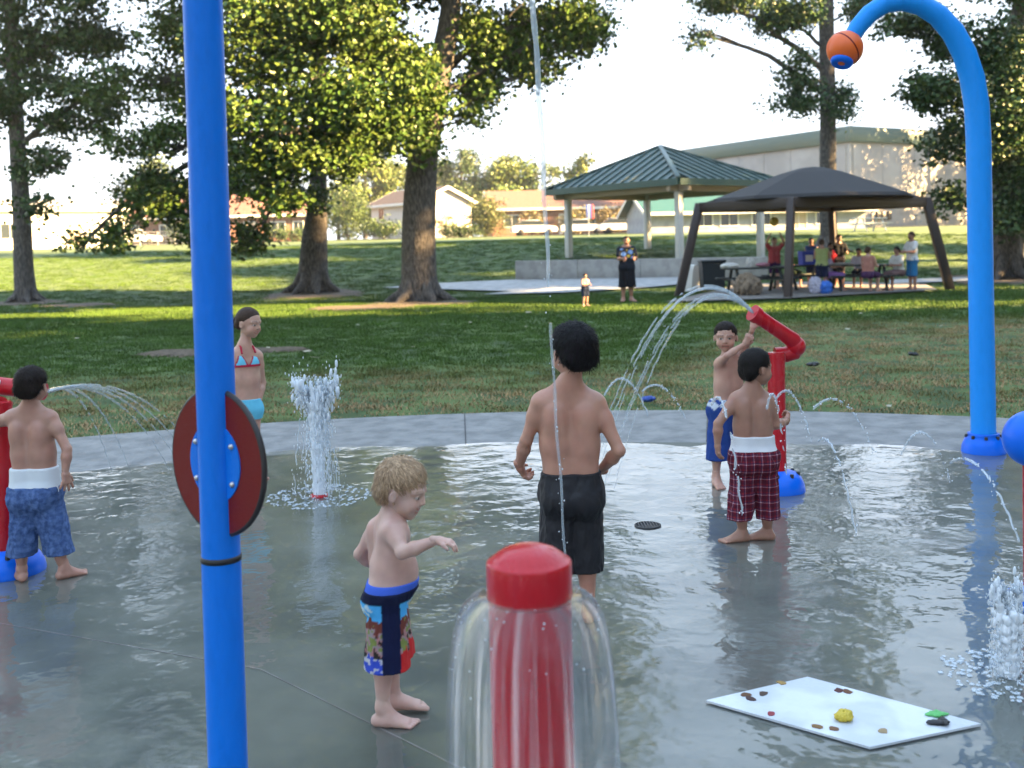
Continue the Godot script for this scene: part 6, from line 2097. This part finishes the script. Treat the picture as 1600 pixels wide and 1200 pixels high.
# ---------------------------------------------------------------- the children on the pad
func make_people() -> void:
	var tan := Color(0.40, 0.225, 0.165)
	var pale := Color(0.56, 0.37, 0.30)
	var dark_hair := Color(0.016, 0.011, 0.009)
	var j := {}
	var o := {}
	# beside the left cannon, seen from behind
	var at := Vector3(-2.39, 0, -5.209)
	j = {"head": Vector3(0.004, 0.972, 0.01), "neck": Vector3(-0.012, 0.853, 0), "shL": Vector3(-0.115, 0.811, 0), "shR": Vector3(0.091, 0.802, 0), "elL": Vector3(-0.248, 0.769, -0.06), "elR": Vector3(0.174, 0.653, 0.03), "wrL": Vector3(-0.37, 0.851, -0.22), "wrR": Vector3(0.169, 0.543, 0.05), "hipL": Vector3(-0.044, 0.428, 0), "hipR": Vector3(0.042, 0.43, 0), "knL": Vector3(-0.067, 0.22, 0.01), "knR": Vector3(0.085, 0.226, 0), "anL": Vector3(-0.078, 0.063, 0.02), "anR": Vector3(0.123, 0.058, 0), "toeL": Vector3(-0.55, 0, -0.75), "toeR": Vector3(0.6, 0, -0.6), "hdL": Vector3(0.3, 0.4, -1), "paL": Vector3(0.3, -1, 0), "hdR": Vector3(0.12, -1, 0.05), "paR": Vector3(-0.7, 0, -0.5), "cuR": 0.2, "spR": 0.8, "waistk": 0.46}
	o = {"u": 0.96, "cell": 0.0095, "fcell": 0.0042, "hcell": 0.006, "ccell": 0.008, "hs": 0.178, "skin": tan, "hair": dark_hair, "style": {"strands": 2600, "low": -0.42, "thick": 0.04, "nape": 1, "rough": 0.012}, "front": Vector3(0.15, 0, -1), "look": Vector3(0.12, -0.05, -1), "groove": true, "footk": 0.95}
	var p := person("person in blue denim shorts seen from behind at the left cannon", at, j, o)
	put("swim_diaper", band_mesh(j, o, Vector3(-0.001, 0.565, 0).y, Vector3(-0.006, 0.418, 0).y, 0.012, plain_cloth(Color(0.62, 0.66, 0.70))), M.cloth, p)
	put("shorts", shorts_mesh(j, o, Vector3(-0.004, 0.475, 0).y, Vector3(-0.017, 0.126, 0).y, 0.018, 0.006, plain_cloth(Color.WHITE), 0.006), M.denim, p)
	# toddler in profile
	at = Vector3(-0.451, 0, -3.545)
	j = {"head": Vector3(0.063, 0.791, 0), "neck": Vector3(0.024, 0.698, 0), "shL": Vector3(-0.039, 0.633, -0.07), "shR": Vector3(0.044, 0.66, 0.07), "elL": Vector3(-0.103, 0.541, -0.1), "elR": Vector3(0.07, 0.608, 0.13), "wrL": Vector3(-0.045, 0.474, -0.15), "wrR": Vector3(0.185, 0.653, 0.15), "hipL": Vector3(-0.002, 0.412, -0.045), "hipR": Vector3(0.005, 0.438, 0.045), "knL": Vector3(0.006, 0.234, -0.045), "knR": Vector3(0.004, 0.262, 0.05), "anL": Vector3(0.009, 0.053, -0.05), "anR": Vector3(-0.018, 0.067, 0.05), "toeL": Vector3(1, 0, -0.05), "toeR": Vector3(1, 0, 0.10), "hdL": Vector3(0.8, -0.2, -0.2), "paL": Vector3(0, -1, 0), "hdR": Vector3(1, -0.15, 0.05), "paR": Vector3(0.1, -1, 0), "cuR": 0.55, "belly": 0.055, "waistk": 0.5}
	o = {"u": 0.84, "cell": 0.0085, "fcell": 0.0038, "hcell": 0.005, "ccell": 0.006, "hs": 0.196, "skin": pale, "hair": Color(0.42, 0.29, 0.18), "brow": Color(0.30, 0.18, 0.11), "style": {"strands": 4200, "mess": 0.07, "lock": 0.9, "low": -0.30, "thick": 0.03, "rough": 0.014, "front": 0.24, "nape": 1}, "front": Vector3(1, 0, 0.12), "look": Vector3(1, -0.32, 0.24), "smile": 1.0, "thin": 1.05, "floorL": 0.012, "footk": 1.05, "groove": true}
	p = person("person in colourful board shorts with pale hair, reaching out beside the near red post", at, j, o)
	put("swim_diaper", band_mesh(j, o, Vector3(0.005, 0.486, 0).y, Vector3(0.002, 0.394, 0).y, 0.005, plain_cloth(Color(0.06, 0.14, 0.62))), M.cloth, p)
	var top := Vector3(0.004, 0.462, 0).y
	var hem := Vector3(-0.003, 0.201, 0).y
	var nz := noise(5, 9.0, 2)
	var print_of := func(q: Vector3, _n: Vector3) -> Color:
		var t := (top - q.y) / (top - hem)
		if t < 0.13: return Color(0.008, 0.012, 0.04)
		if q.z > 0.02 and q.x > -0.005 and q.x < 0.055: return Color(0.008, 0.013, 0.05)
		var k := nz.get_noise_3d(q.x * 2.6, q.y * 2.6, q.z * 2.6)
		if t < 0.34 + k * 0.1:
			return Color(0.08, 0.42, 0.80) if nz.get_noise_3d(q.x, q.y * 3.0, q.z) < 0.25 else Color(0.5, 0.66, 0.75)
		if t < 0.44 + k * 0.2: return Color(0.16, 0.045, 0.035)
		if t < 0.76 + k * 0.1:
			if k > 0.22: return Color(0.03, 0.025, 0.02)
			if k > 0.0: return Color(0.42, 0.20, 0.20)
			if k > -0.2: return Color(0.30, 0.24, 0.26)
			return Color(0.20, 0.24, 0.07)
		if q.x > 0.05: return Color(0.55, 0.03, 0.03)
		return Color(0.04, 0.08, 0.50) if k < 0.12 else Color(0.5, 0.5, 0.55)
	put("board_shorts", shorts_mesh(j, o, top, hem, 0.010, 0.026, print_of, 0.003), M.cloth, p)
	# the tallest, in black shorts
	at = Vector3(0.252, 0, -4.458)
	j = {"head": Vector3(-0.002, 1.151, 0.015), "neck": Vector3(-0.027, 0.992, 0), "shL": Vector3(-0.148, 0.932, 0), "shR": Vector3(0.099, 0.921, 0), "elL": Vector3(-0.208, 0.771, -0.02), "elR": Vector3(0.18, 0.731, 0.05), "wrL": Vector3(-0.241, 0.65, -0.09), "wrR": Vector3(0.112, 0.617, -0.1), "hipL": Vector3(-0.07, 0.542, 0), "hipR": Vector3(0.028, 0.536, 0), "knL": Vector3(-0.087, 0.317, 0.02), "knR": Vector3(0.029, 0.308, 0), "anL": Vector3(-0.112, 0.074, 0.03), "anR": Vector3(0.041, 0.067, 0.02), "toeL": Vector3(-0.3, 0, -1), "toeR": Vector3(0.2, 0, -1), "hdL": Vector3(0.35, -0.8, -0.5), "paL": Vector3(1, 0.1, -0.2), "cuL": 0.9, "hdR": Vector3(-1, -0.1, -0.4), "paR": Vector3(0, 0.1, 1), "cuR": 0.7, "waistk": 0.36}
	o = {"u": 1.13, "cell": 0.009, "fcell": 0.0042, "hcell": 0.0055, "ccell": 0.0075, "hs": 0.226, "skin": Color(0.44, 0.235, 0.165), "hair": Color(0.009, 0.008, 0.009), "style": {"strands": 3600, "low": -0.46, "thick": 0.048, "rough": 0.013, "nape": 1}, "front": Vector3(-0.12, 0, -1), "look": Vector3(-0.45, -0.04, -1), "groove": true, "thin": 0.96, "footk": 0.92}
	p = person("person in long black shorts seen from behind the near red post", at, j, o)
	put("shorts", shorts_mesh(j, o, Vector3(-0.027, 0.639, 0).y, Vector3(-0.036, 0.216, 0).y, 0.011, 0.016, plain_cloth(Color(0.012, 0.015, 0.018)), 0.004), M.wet_cloth, p)
	# in plaid shorts at the right cannon
	at = Vector3(1.246, 0, -5.565)
	j = {"head": Vector3(0.036, 0.929, 0), "neck": Vector3(0.01, 0.803, 0), "shL": Vector3(-0.079, 0.758, 0), "shR": Vector3(0.101, 0.743, 0), "elL": Vector3(-0.18, 0.641, 0.04), "elR": Vector3(0.136, 0.62, 0), "wrL": Vector3(-0.187, 0.535, 0.05), "wrR": Vector3(0.217, 0.622, -0.1), "hipL": Vector3(-0.036, 0.446, 0), "hipR": Vector3(0.059, 0.444, 0), "knL": Vector3(-0.06, 0.217, 0.01), "knR": Vector3(0.078, 0.211, 0), "anL": Vector3(-0.054, 0.056, 0), "anR": Vector3(0.084, 0.054, -0.02), "toeL": Vector3(-0.85, 0, 0.15), "toeR": Vector3(-0.9, 0, -0.15), "hdL": Vector3(0.05, -1, -0.05), "paL": Vector3(1, 0, -0.2), "cuL": 0.5, "hdR": Vector3(0.3, 0.3, -0.6), "paR": Vector3(-0.6, 0.2, -0.5), "cuR": 1.0, "waistk": 0.48}
	o = {"u": 0.97, "cell": 0.0095, "fcell": 0.0042, "hcell": 0.0058, "ccell": 0.008, "hs": 0.192, "skin": Color(0.33, 0.18, 0.125), "hair": Color(0.012, 0.01, 0.009), "style": {"strands": 2600, "lock": 0.7, "low": -0.38, "thick": 0.025, "front": 0.26, "nape": 1, "rough": 0.01}, "front": Vector3(0.1, 0, -1), "look": Vector3(0.95, -0.05, -0.32), "groove": true, "footk": 0.95}
	p = person("person in dark red plaid shorts with a white waistband at the right cannon", at, j, o)
	put("swim_diaper", band_mesh(j, o, Vector3(0.01, 0.568, 0).y, Vector3(0.007, 0.432, 0).y, 0.011, plain_cloth(Color(0.66, 0.68, 0.72))), M.cloth, p)
	put("shorts", shorts_mesh(j, o, Vector3(0.009, 0.493, 0).y, Vector3(0.002, 0.124, 0).y, 0.018, 0.004, plain_cloth(Color.WHITE), 0.006), M.plaid, p)
	# behind, reaching up to the nozzle
	at = Vector3(1.34, 0, -6.898)
	j = {"head": Vector3(0.047, 0.976, 0.02), "neck": Vector3(0.074, 0.839, 0), "shL": Vector3(0, 0.798, 0.03), "shR": Vector3(0.154, 0.812, -0.04), "elL": Vector3(0.025, 0.866, 0.16), "elR": Vector3(0.193, 0.929, 0), "wrL": Vector3(0.144, 0.934, 0.13), "wrR": Vector3(0.215, 1.026, 0.06), "hipL": Vector3(0.007, 0.5, 0.03), "hipR": Vector3(0.099, 0.488, -0.03), "knL": Vector3(-0.016, 0.25, 0.04), "knR": Vector3(0.097, 0.231, 0), "anL": Vector3(-0.036, 0.061, 0.04), "anR": Vector3(0.106, 0.048, -0.02), "toeL": Vector3(0.1, 0, 1), "toeR": Vector3(0.6, 0, 0.8), "hdL": Vector3(0.6, 0.8, 0), "paL": Vector3(0.3, 0.2, -1), "cuL": 0.7, "hdR": Vector3(0.2, 1, 0), "paR": Vector3(0.5, 0, -0.9), "cuR": 0.9}
	o = {"u": 0.98, "cell": 0.0105, "fcell": 0.005, "hcell": 0.0065, "hs": 0.190, "skin": Color(0.46, 0.27, 0.20), "hair": dark_hair, "style": {"strands": 700, "lock": 0.35, "low": -0.2, "thick": 0.02, "front": 0.25}, "front": Vector3(0.45, 0, 0.9), "look": Vector3(-0.25, -0.05, 1), "thin": 0.9}
	p = person("person in blue shorts facing us with arms raised to the red nozzle", at, j, o)
	var ct := Vector3(0.044, 0.57, 0).y
	put("shorts", shorts_mesh(j, o, ct, Vector3(0.037, 0.173, 0).y, 0.016, 0.016, func(q: Vector3, _n: Vector3) -> Color: return Color(0.5, 0.55, 0.62) if q.y > ct - 0.06 and sin(q.x * 90.0) + sin(q.y * 120.0) > -0.1 else Color(0.022, 0.055, 0.23)), M.cloth, p)
	# behind the near pole, in a bikini
	at = Vector3(-1.867, 0, -7.4)
	j = {"head": Vector3(0.012, 1.11, 0), "neck": Vector3(-0.025, 0.94, 0), "shL": Vector3(-0.1, 0.882, 0.03), "shR": Vector3(0.059, 0.865, -0.05), "elL": Vector3(-0.133, 0.693, 0.03), "elR": Vector3(0.076, 0.673, -0.09), "wrL": Vector3(-0.142, 0.543, 0.05), "wrR": Vector3(0.061, 0.546, -0.02), "hipL": Vector3(-0.079, 0.501, 0.02), "hipR": Vector3(0.014, 0.493, -0.02), "knL": Vector3(-0.078, 0.257, 0.02), "knR": Vector3(0.02, 0.256, -0.02), "anL": Vector3(-0.099, 0.054, 0), "anR": Vector3(0.006, 0.05, -0.05), "toeL": Vector3(0.6, 0, 0.8), "toeR": Vector3(0.7, 0, 0.7), "hdL": Vector3(0, -1, 0.1), "paL": Vector3(1, 0, 0), "hdR": Vector3(-0.1, -1, 0.1), "paR": Vector3(-1, 0, 0), "waistk": 0.40}
	o = {"u": 1.0, "cell": 0.011, "fcell": 0.005, "hcell": 0.0065, "ccell": 0.007, "hs": 0.205, "skin": Color(0.50, 0.30, 0.22), "hair": Color(0.045, 0.027, 0.018), "style": {"low": -0.3, "thick": 0.015, "front": 0.33, "tail": 1, "rough": 0.008}, "front": Vector3(0.6, 0, 0.8), "look": Vector3(0.95, -0.16, 0.42), "smile": 1.0, "thin": 0.9, "floor": 0.0}
	p = person("person in a light blue and red bikini half hidden behind the near blue pole", at, j, o)
	put("bikini_bottom", shorts_mesh(j, o, Vector3(-0.024, 0.574, 0).y, Vector3(-0.028, 0.429, 0).y, 0.006, 0.0, plain_cloth(Color(0.14, 0.52, 0.72)), 0.001), M.cloth, p)
	var by := Vector3(-0.001, 0.849, 0).y
	var fr := Vector3(0.6, 0, 0.8)
	var sx := Vector3(0.8, 0, -0.6)
	var nk: Vector3 = j.neck
	var tb := MB.new()
	var bl := Blob.new()
	torso_prims(bl, j, fr, o.u, 0.007, false)
	bl.noise_fn = func(q: Vector3) -> float:
		var d := q - nk
		var v := by - q.y
		if v < -0.06 or v > 0.05: return 0.08
		if v > 0.035: return 0.0
		var x := absf(absf(d.dot(sx)) - 0.05)
		if d.dot(fr) < 0.0: return 0.08
		return 0.0 if x < 0.052 * (v + 0.075) / 0.11 else 0.08
	bl.color_fn = func(q: Vector3, _n: Vector3) -> Color:
		var v := by - q.y
		var x := absf(absf((q - nk).dot(sx)) - 0.05)
		return Color(0.4, 0.02, 0.05) if v > 0.028 or x > 0.052 * (v + 0.075) / 0.11 - 0.013 else Color(0.16, 0.55, 0.75)
	bl.into(tb, 0.006)
	for s in [-1.0, 1.0]:
		tb.col = Color(0.4, 0.02, 0.05)
		tb.tube([nk + sx * s * 0.05 + fr * 0.072 - Vector3.UP * 0.04, nk + sx * s * 0.045 + fr * 0.045 + Vector3.UP * 0.0, nk + sx * s * 0.036 - fr * 0.02 + Vector3.UP * 0.03], [0.007, 0.007, 0.006], 8)
	put("bikini_top", tb.mesh(), M.cloth, p)

func make_far_people() -> void:
	var tan := Color(0.30, 0.16, 0.11)
	var light := Color(0.46, 0.28, 0.21)
	var black := Color(0.012, 0.01, 0.01)
	var brown := Color(0.05, 0.028, 0.018)
	var printed := func(q: Vector3, n: Vector3) -> Color:
		if n.z > 0.2 and q.y > 1.18 and q.y < 1.46 and absf(q.x) < 0.2:
			var k := sin(q.x * 30.0 + q.y * 13.0) + sin(q.y * 34.0 - q.x * 9.0)
			if k > 0.3: return Color(0.10, 0.22, 0.55)
			if k < -1.0 and q.x > -0.02: return Color(0.30, 0.26, 0.05)
		return Color(0.012, 0.018, 0.028)
	far_person("person in a dark printed shirt and long black shorts standing on the lawn", Vector3(3.186, 0, -29.2), 0.05, 1.80, "stand", "forward", Vector3(-0.3, -0.25, 1), {"skin": tan, "hair": black, "style": {"thick": 0.0}, "shirt": printed, "shorts": Color(0.008, 0.01, 0.012), "flare": 0.04, "hem": -0.12, "shirt_drop": 0.12, "girth": 1.02})
	far_person("small person in dark shorts walking on the lawn left of the standing man", Vector3(1.893, 0, -27.4), 0.4, 0.84, "stand", "forward", Vector3(0.2, -0.2, 1), {"skin": light, "hair": brown, "shorts": Color(0.012, 0.02, 0.05), "girth": 1.0})
	var g := "people gathered under the shade shelter"
	var lift := Vector3.UP * 0.05
	far_person("person in a white shirt and blue shorts standing right of the tables", Vector3(11.695, 0, -30.8) + lift, -1.3, 1.68, "stand", "forward", Vector3(0, -0.15, 1), {"skin": tan, "hair": brown, "shirt": Color(0.66, 0.68, 0.72), "shorts": Color(0.03, 0.16, 0.36), "hem": -0.08, "flare": 0.02, "group": g})
	far_person("person in a red top holding a yellow ball overhead behind the left table", Vector3(8.126, 0, -32.6) + lift, 0.1, 1.62, "stand", "up", Vector3(0, 0.1, 1), {"skin": light, "hair": brown, "shirt": Color(0.42, 0.07, 0.08), "shorts": Color(0.05, 0.015, 0.07), "hem": 0.06, "group": g})
	var yb := MB.new()
	yb.ball(Vector3.ZERO, Vector3.ONE * 0.14, Basis(), 18, 12)
	tag(put("ball", yb.mesh(), M.yellow, null, Vector3(8.126, 0, -32.6) + Vector3(0, 2.17, 0.04)), "yellow ball held up under the left side of the shelter", "ball")
	far_person("person in a green shirt sitting beyond the middle table", Vector3(9.082, 0.002, -33.5) + lift, 0.2, 1.45, "sit", "forward", Vector3(0, -0.1, 1), {"skin": light, "hair": black, "shirt": Color(0.10, 0.26, 0.05), "shorts": Color(0.03, 0.05, 0.03), "group": g})
	far_person("bare armed person in a blue top behind the blue bag", Vector3(9.586, 0.003, -33.7) + lift, -0.6, 1.58, "stand", "one", Vector3(0.3, -0.1, 1), {"skin": tan, "hair": black, "sleeve": 0.0, "shirt": Color(0.05, 0.08, 0.25), "shorts": Color(0.02, 0.03, 0.08), "group": g})
	far_person("person in a lime top and navy shorts standing with back turned between the tables", Vector3(8.883, 0, -30.2) + lift, 2.9, 1.52, "stand", "forward", Vector3(0, -0.2, 1), {"skin": tan, "hair": brown, "sleeve": 0.0, "shirt": Color(0.26, 0.30, 0.12), "shorts": Color(0.012, 0.016, 0.045), "flare": 0.02, "group": g})
	far_person("person with black hair and a black top standing beyond the right table", Vector3(10.434, 0.003, -33.6) + lift, 0.0, 1.66, "stand", "one", Vector3(0.2, -0.15, 1), {"skin": tan, "hair": black, "style": {"long": 0.6}, "shirt": Color(0.015, 0.014, 0.018), "shorts": Color(0.02, 0.02, 0.03), "group": g})
	far_person("person in a red shirt beside the navy shorts at the right table", Vector3(9.847, 0, -32.6) + lift, 0.7, 1.42, "stand", "one", Vector3(0, -0.2, 1), {"skin": light, "hair": brown, "shirt": Color(0.42, 0.03, 0.05), "shorts": Color(0.03, 0.03, 0.04), "group": g})
	far_person("person in a lavender grey top sitting at the left end of the right table", Vector3(9.758, 0, -31) + Vector3.UP * 0.03, 1.2, 1.58, "sit", "forward", Vector3(0.1, -0.4, 1), {"skin": light, "hair": brown, "style": {"long": 0.5}, "shirt": Color(0.30, 0.27, 0.36), "shorts": Color(0.22, 0.12, 0.36), "group": g})
	far_person("person in a white top leaning over the right table", Vector3(10.612, 0, -32.4) + lift, -0.5, 1.5, "sit", "forward", Vector3(-0.2, -0.4, 1), {"skin": tan, "hair": black, "lean": 0.25, "shirt": Color(0.5, 0.5, 0.58), "shorts": Color(0.02, 0.02, 0.03), "group": g})
	far_person("long brown haired person in a purple skirt on the near bench of the right table", Vector3(10.386, 0, -30.2) + lift, 2.4, 1.58, "sit", "forward", Vector3(-0.2, -0.15, 1), {"skin": light, "hair": Color(0.06, 0.032, 0.02), "style": {"long": 0.9, "thick": 0.05}, "sleeve": 0.0, "shirt": Color(0.36, 0.17, 0.14), "shorts": Color(0.06, 0.025, 0.08), "group": g})
	far_person("person in a white shirt sitting at the right end of the right table", Vector3(10.932, 0, -30.6) + lift, -1.1, 1.55, "sit", "forward", Vector3(0, -0.3, 1), {"skin": tan, "hair": black, "style": {"long": 0.4}, "lean": 0.12, "shirt": Color(0.60, 0.60, 0.58), "shorts": Color(0.16, 0.10, 0.10), "group": g})

# ---------------------------------------------------------------- small things
func lumpy(label: String, called: String, cat: String, where: Vector3, size: Vector3, seed_at: int, m: Material, turn := 0.0) -> Node3D:
	var b := Blob.new()
	var r := RandomNumberGenerator.new()
	r.seed = seed_at
	b.ell(Vector3(0, size.y * 0.42, 0), Vector3(size.x * 0.46, size.y * 0.44, size.z * 0.44), Basis(), size.y * 0.2)
	for k in 5: b.ell(Vector3(r.randf_range(-0.28, 0.28) * size.x, r.randf_range(0.25, 0.7) * size.y, r.randf_range(-0.28, 0.28) * size.z), size * r.randf_range(0.18, 0.3), Basis(Vector3.UP, r.randf() * 3.0), size.y * 0.2)
	b.clip(Vector3.DOWN, Vector3.ZERO)
	var nz := noise(seed_at, 1.0, 3)
	var sc := 6.0 / maxf(size.x, size.z)
	b.noise_fn = func(p: Vector3) -> float: return nz.get_noise_3d(p.x * sc, p.y * sc * 0.5, p.z * sc) * size.y * 0.16
	var mb := MB.new()
	b.into(mb, maxf(size.x, size.z) / 26.0)
	var o := put(called, mb.mesh(), m, null, where)
	o.rotation.y = turn
	tag(o, label, cat)
	return o

func make_small_things() -> void:
	var mb: MB
	# white sheet on the wet floor and what lies on it
	var c := [Vector3(0.635, 0, -3.599), Vector3(1.036, 0, -3.774), Vector3(1.486, 0, -3.374), Vector3(1.079, 0, -3.235)]
	var ctr: Vector3 = (c[0] + c[1] + c[2] + c[3]) * 0.25
	var poly := []
	for q in c: poly.append(Vector2(q.x - ctr.x, -(q.z - ctr.z)))
	mb = MB.new()
	mb.prism(poly, 0.008, Vector3(0, 0.012, 0), Basis(Vector3.RIGHT, -PI / 2))
	tag(put("white_board", mb.mesh(), M.white_sheet, null, ctr), "white rectangular board lying flat on the wet pad at the lower right", "board")
	var r := RandomNumberGenerator.new()
	r.seed = 15
	var spots := [["brown scrap on the white board nearest its left corner", Vector3(0.781, 0, -3.632)], ["brown scrap on the white board, right of the pair by its left corner", Vector3(0.843, 0, -3.639)], ["brown scrap on the white board, lower of those by its left corner", Vector3(0.79, 0, -3.601)], ["reddish smear of scrap on the lower left edge of the white board", Vector3(0.831, 0, -3.48)], ["brown scrap on the far edge of the white board, left of two", Vector3(1.109, 0, -3.65)], ["brown scrap on the far edge of the white board, right of two", Vector3(1.138, 0, -3.638)], ["brown scrap left below the yellow lump", Vector3(0.954, 0, -3.38)], ["brown scrap right below the yellow lump", Vector3(1.005, 0, -3.364)], ["tiny yellow brown scrap at the far left edge of the white board", Vector3(0.93, 0, -3.725)], ["small tan scrap right of the yellow lump", Vector3(1.156, 0, -3.338)]]
	for i in spots.size():
		mb = MB.new()
		mb.col = [Color(0.12, 0.055, 0.025), Color(0.07, 0.04, 0.03), Color(0.06, 0.03, 0.025), Color(0.25, 0.04, 0.05), Color(0.09, 0.03, 0.025), Color(0.14, 0.06, 0.03), Color(0.20, 0.11, 0.04), Color(0.17, 0.085, 0.04), Color(0.32, 0.2, 0.06), Color(0.3, 0.22, 0.12)][i]
		var out := []
		for k in 9:
			var a := TAU * k / 9.0
			var rr := r.randf_range(0.013, 0.021)
			out.append(Vector2(cos(a) * rr * 1.1, sin(a) * rr * 0.85))
		mb.prism(out, 0.004, Vector3(0, 0.0, 0), Basis(Vector3.UP, r.randf() * 3.0) * Basis(Vector3.RIGHT, -PI / 2 + 0.06))
		tag(put("scrap", mb.mesh(), M.dead_leaf, null, spots[i][1] + Vector3.UP * 0.0165), spots[i][0], "scrap", "scraps on the white board")
	lumpy("yellow lump in the middle of the white board", "yellow_lump", "toy", Vector3(1.054, 0, -3.421) + Vector3.UP * 0.015, Vector3(0.066, 0.034, 0.055), 4, M.yellow)
	lumpy("green scrap at the right end of the white board", "green_scrap", "scrap", Vector3(1.368, 0, -3.441) + Vector3.UP * 0.015, Vector3(0.085, 0.012, 0.035), 5, mat(lin(0.10, 0.42, 0.12), 0.6))
	lumpy("black lump at the right end of the white board", "black_lump", "toy", Vector3(1.348, 0, -3.377) + Vector3.UP * 0.015, Vector3(0.085, 0.018, 0.035), 6, M.black)
	# sandal on the far rim, dark clumps in the grass
	lumpy("blue and black sandal lying on the far grass edge between two small arcs", "sandal", "sandal", Vector3(1.344, 0, -10.587), Vector3(0.17, 0.07, 0.10), 7, mat(lin(0.02, 0.06, 0.30), 0.6), 0.4)
	lumpy("dark clump on the dry grass left of the tall blue arch", "dark_clump", "clump", Vector3(3.764, 0, -13.251), Vector3(0.20, 0.06, 0.12), 8, M.black, 0.3)
	lumpy("tiny dark clump on the lawn right of the shelter post", "dark_clump", "clump", Vector3(5.362, 0, -14.119), Vector3(0.14, 0.06, 0.1), 9, M.black)
	# beside the shelter
	var bin := thing("trash_bin", "dark square trash bin left of the picnic tables", "bin", Vector3(6.377, 0.003, -33.6))
	mb = MB.new()
	mb.prism([Vector2(-0.33, 0.05), Vector2(0.33, 0.05), Vector2(0.37, 0.92), Vector2(-0.37, 0.92)], 0.66)
	put("body", mb.mesh(), M.bin, bin)
	mb = MB.new()
	mb.box(Vector3(0, 0.97, 0), Vector3(0.80, 0.09, 0.74), Basis(), 0.03)
	put("lid", mb.mesh(), M.bin, bin)
	mb = MB.new()
	var arch := [Vector2(-0.27, 0), Vector2(0.27, 0), Vector2(0.24, 0.35), Vector2(0.19, 0.72), Vector2(0.13, 0.82), Vector2(0.0, 0.86), Vector2(-0.08, 0.82), Vector2(-0.14, 0.70), Vector2(-0.21, 0.35)]
	mb.prism(arch, 0.3, Vector3.ZERO, Basis(Vector3.UP, 0.75))
	tag(put("white_marker", mb.mesh(), M.white_paint, null, Vector3(5.848, 0.01, -34.2)), "white tapering block standing in the sun left of the dark bin", "marker")
	lumpy("tan cloth bag slumped at the left picnic table", "cloth_bag", "bag", Vector3(6.654, 0, -29.9) + Vector3.UP * 0.05, Vector3(0.85, 0.68, 0.6), 11, M.bag)
	lumpy("white bundle on the left end of the left picnic table", "white_bundle", "bundle", Vector3(6.369, 0, -30.8) + Vector3.UP * 0.79, Vector3(0.6, 0.2, 0.4), 12, M.white_paint)
	lumpy("pink and white bundle on the right end of the left picnic table", "pink_bundle", "bundle", Vector3(7.436, 0, -31.2) + Vector3.UP * 0.815, Vector3(0.45, 0.14, 0.3), 13, mat(lin(0.5, 0.22, 0.3), 0.8))
	lumpy("white jug on the left picnic table", "white_jug", "jug", Vector3(6.993, 0, -31) + Vector3.UP * 0.79, Vector3(0.2, 0.34, 0.2), 14, M.white_paint)
	var bag := thing("blue_bag", "blue carrier bag with a white panel on the middle picnic table", "bag", Vector3(9.126, 0, -32.5) + Vector3.UP * 0.815, 0.3)
	mb = MB.new()
	mb.prism([Vector2(-0.24, 0), Vector2(0.24, 0), Vector2(0.27, 0.42), Vector2(-0.27, 0.42)], 0.26)
	put("body", mb.mesh(), mat(lin(0.02, 0.05, 0.42), 0.6), bag)
	mb = MB.new()
	mb.box(Vector3(-0.03, 0.2, 0.134), Vector3(0.26, 0.2, 0.006))
	put("panel", mb.mesh(), M.white_paint, bag)
	lumpy("bright blue bag on the ground at the feet of the navy shorts wearer", "blue_sack", "bag", Vector3(8.808, 0, -29.7) + Vector3.UP * 0.05, Vector3(0.42, 0.4, 0.3), 16, mat(lin(0.03, 0.16, 0.62), 0.6))
	lumpy("pale white bag on the ground left of the bright blue bag", "white_sack", "bag", Vector3(8.556, 0, -29.7) + Vector3.UP * 0.05, Vector3(0.3, 0.5, 0.28), 17, mat(lin(0.5, 0.5, 0.62), 0.8))
	mb = MB.new()
	mb.lathe([Vector2(0.0, 0.0), Vector2(0.2, 0.0), Vector2(0.34, 0.05), Vector2(0.36, 0.06), Vector2(0.2, 0.02), Vector2(0.0, 0.02)], Vector3.ZERO, Basis(), 24)
	tag(put("white_platter", mb.mesh(), M.white_paint, null, Vector3(9.633, 0, -30.9) + Vector3.UP * 0.815), "white platter on the left end of the right picnic table", "platter")
	# pale fallen leaves on the lawn
	var lv := [Vector3(-8.442, 0, -20.355), Vector3(-4.038, 0, -17.352), Vector3(-2.938, 0, -15.528), Vector3(-1.615, 0, -16.85), Vector3(-0.894, 0, -22.059), Vector3(0.374, 0, -24.942), Vector3(0.251, 0, -20.489), Vector3(3.812, 0, -23.18), Vector3(6.441, 0, -22.614), Vector3(7.233, 0, -21.892), Vector3(5.781, 0, -18.178), Vector3(-3.249, 0, -22.11), Vector3(-3.923, 0, -10.918), Vector3(7.46, 0, -18.364), Vector3(-3.246, 0, -16.535), Vector3(3.476, 0, -9.749)]
	for i in lv.size():
		mb = MB.new()
		mb.col = Color(0.36, 0.33, 0.24)
		var s := 0.05 + 0.02 * (i % 3)
		mb.prism([Vector2(-s, 0), Vector2(-s * 0.3, -s * 0.5), Vector2(s, 0.01), Vector2(-s * 0.2, s * 0.55)], 0.004, Vector3.ZERO, Basis(Vector3.UP, i * 1.3) * Basis(Vector3.RIGHT, -PI / 2 + 0.3))
		tag(put("fallen_leaf", mb.mesh(), M.dead_leaf, null, lv[i] + Vector3.UP * 0.035), "single pale fallen leaf lying on the open lawn", "leaf", "pale leaves lying on the lawn")
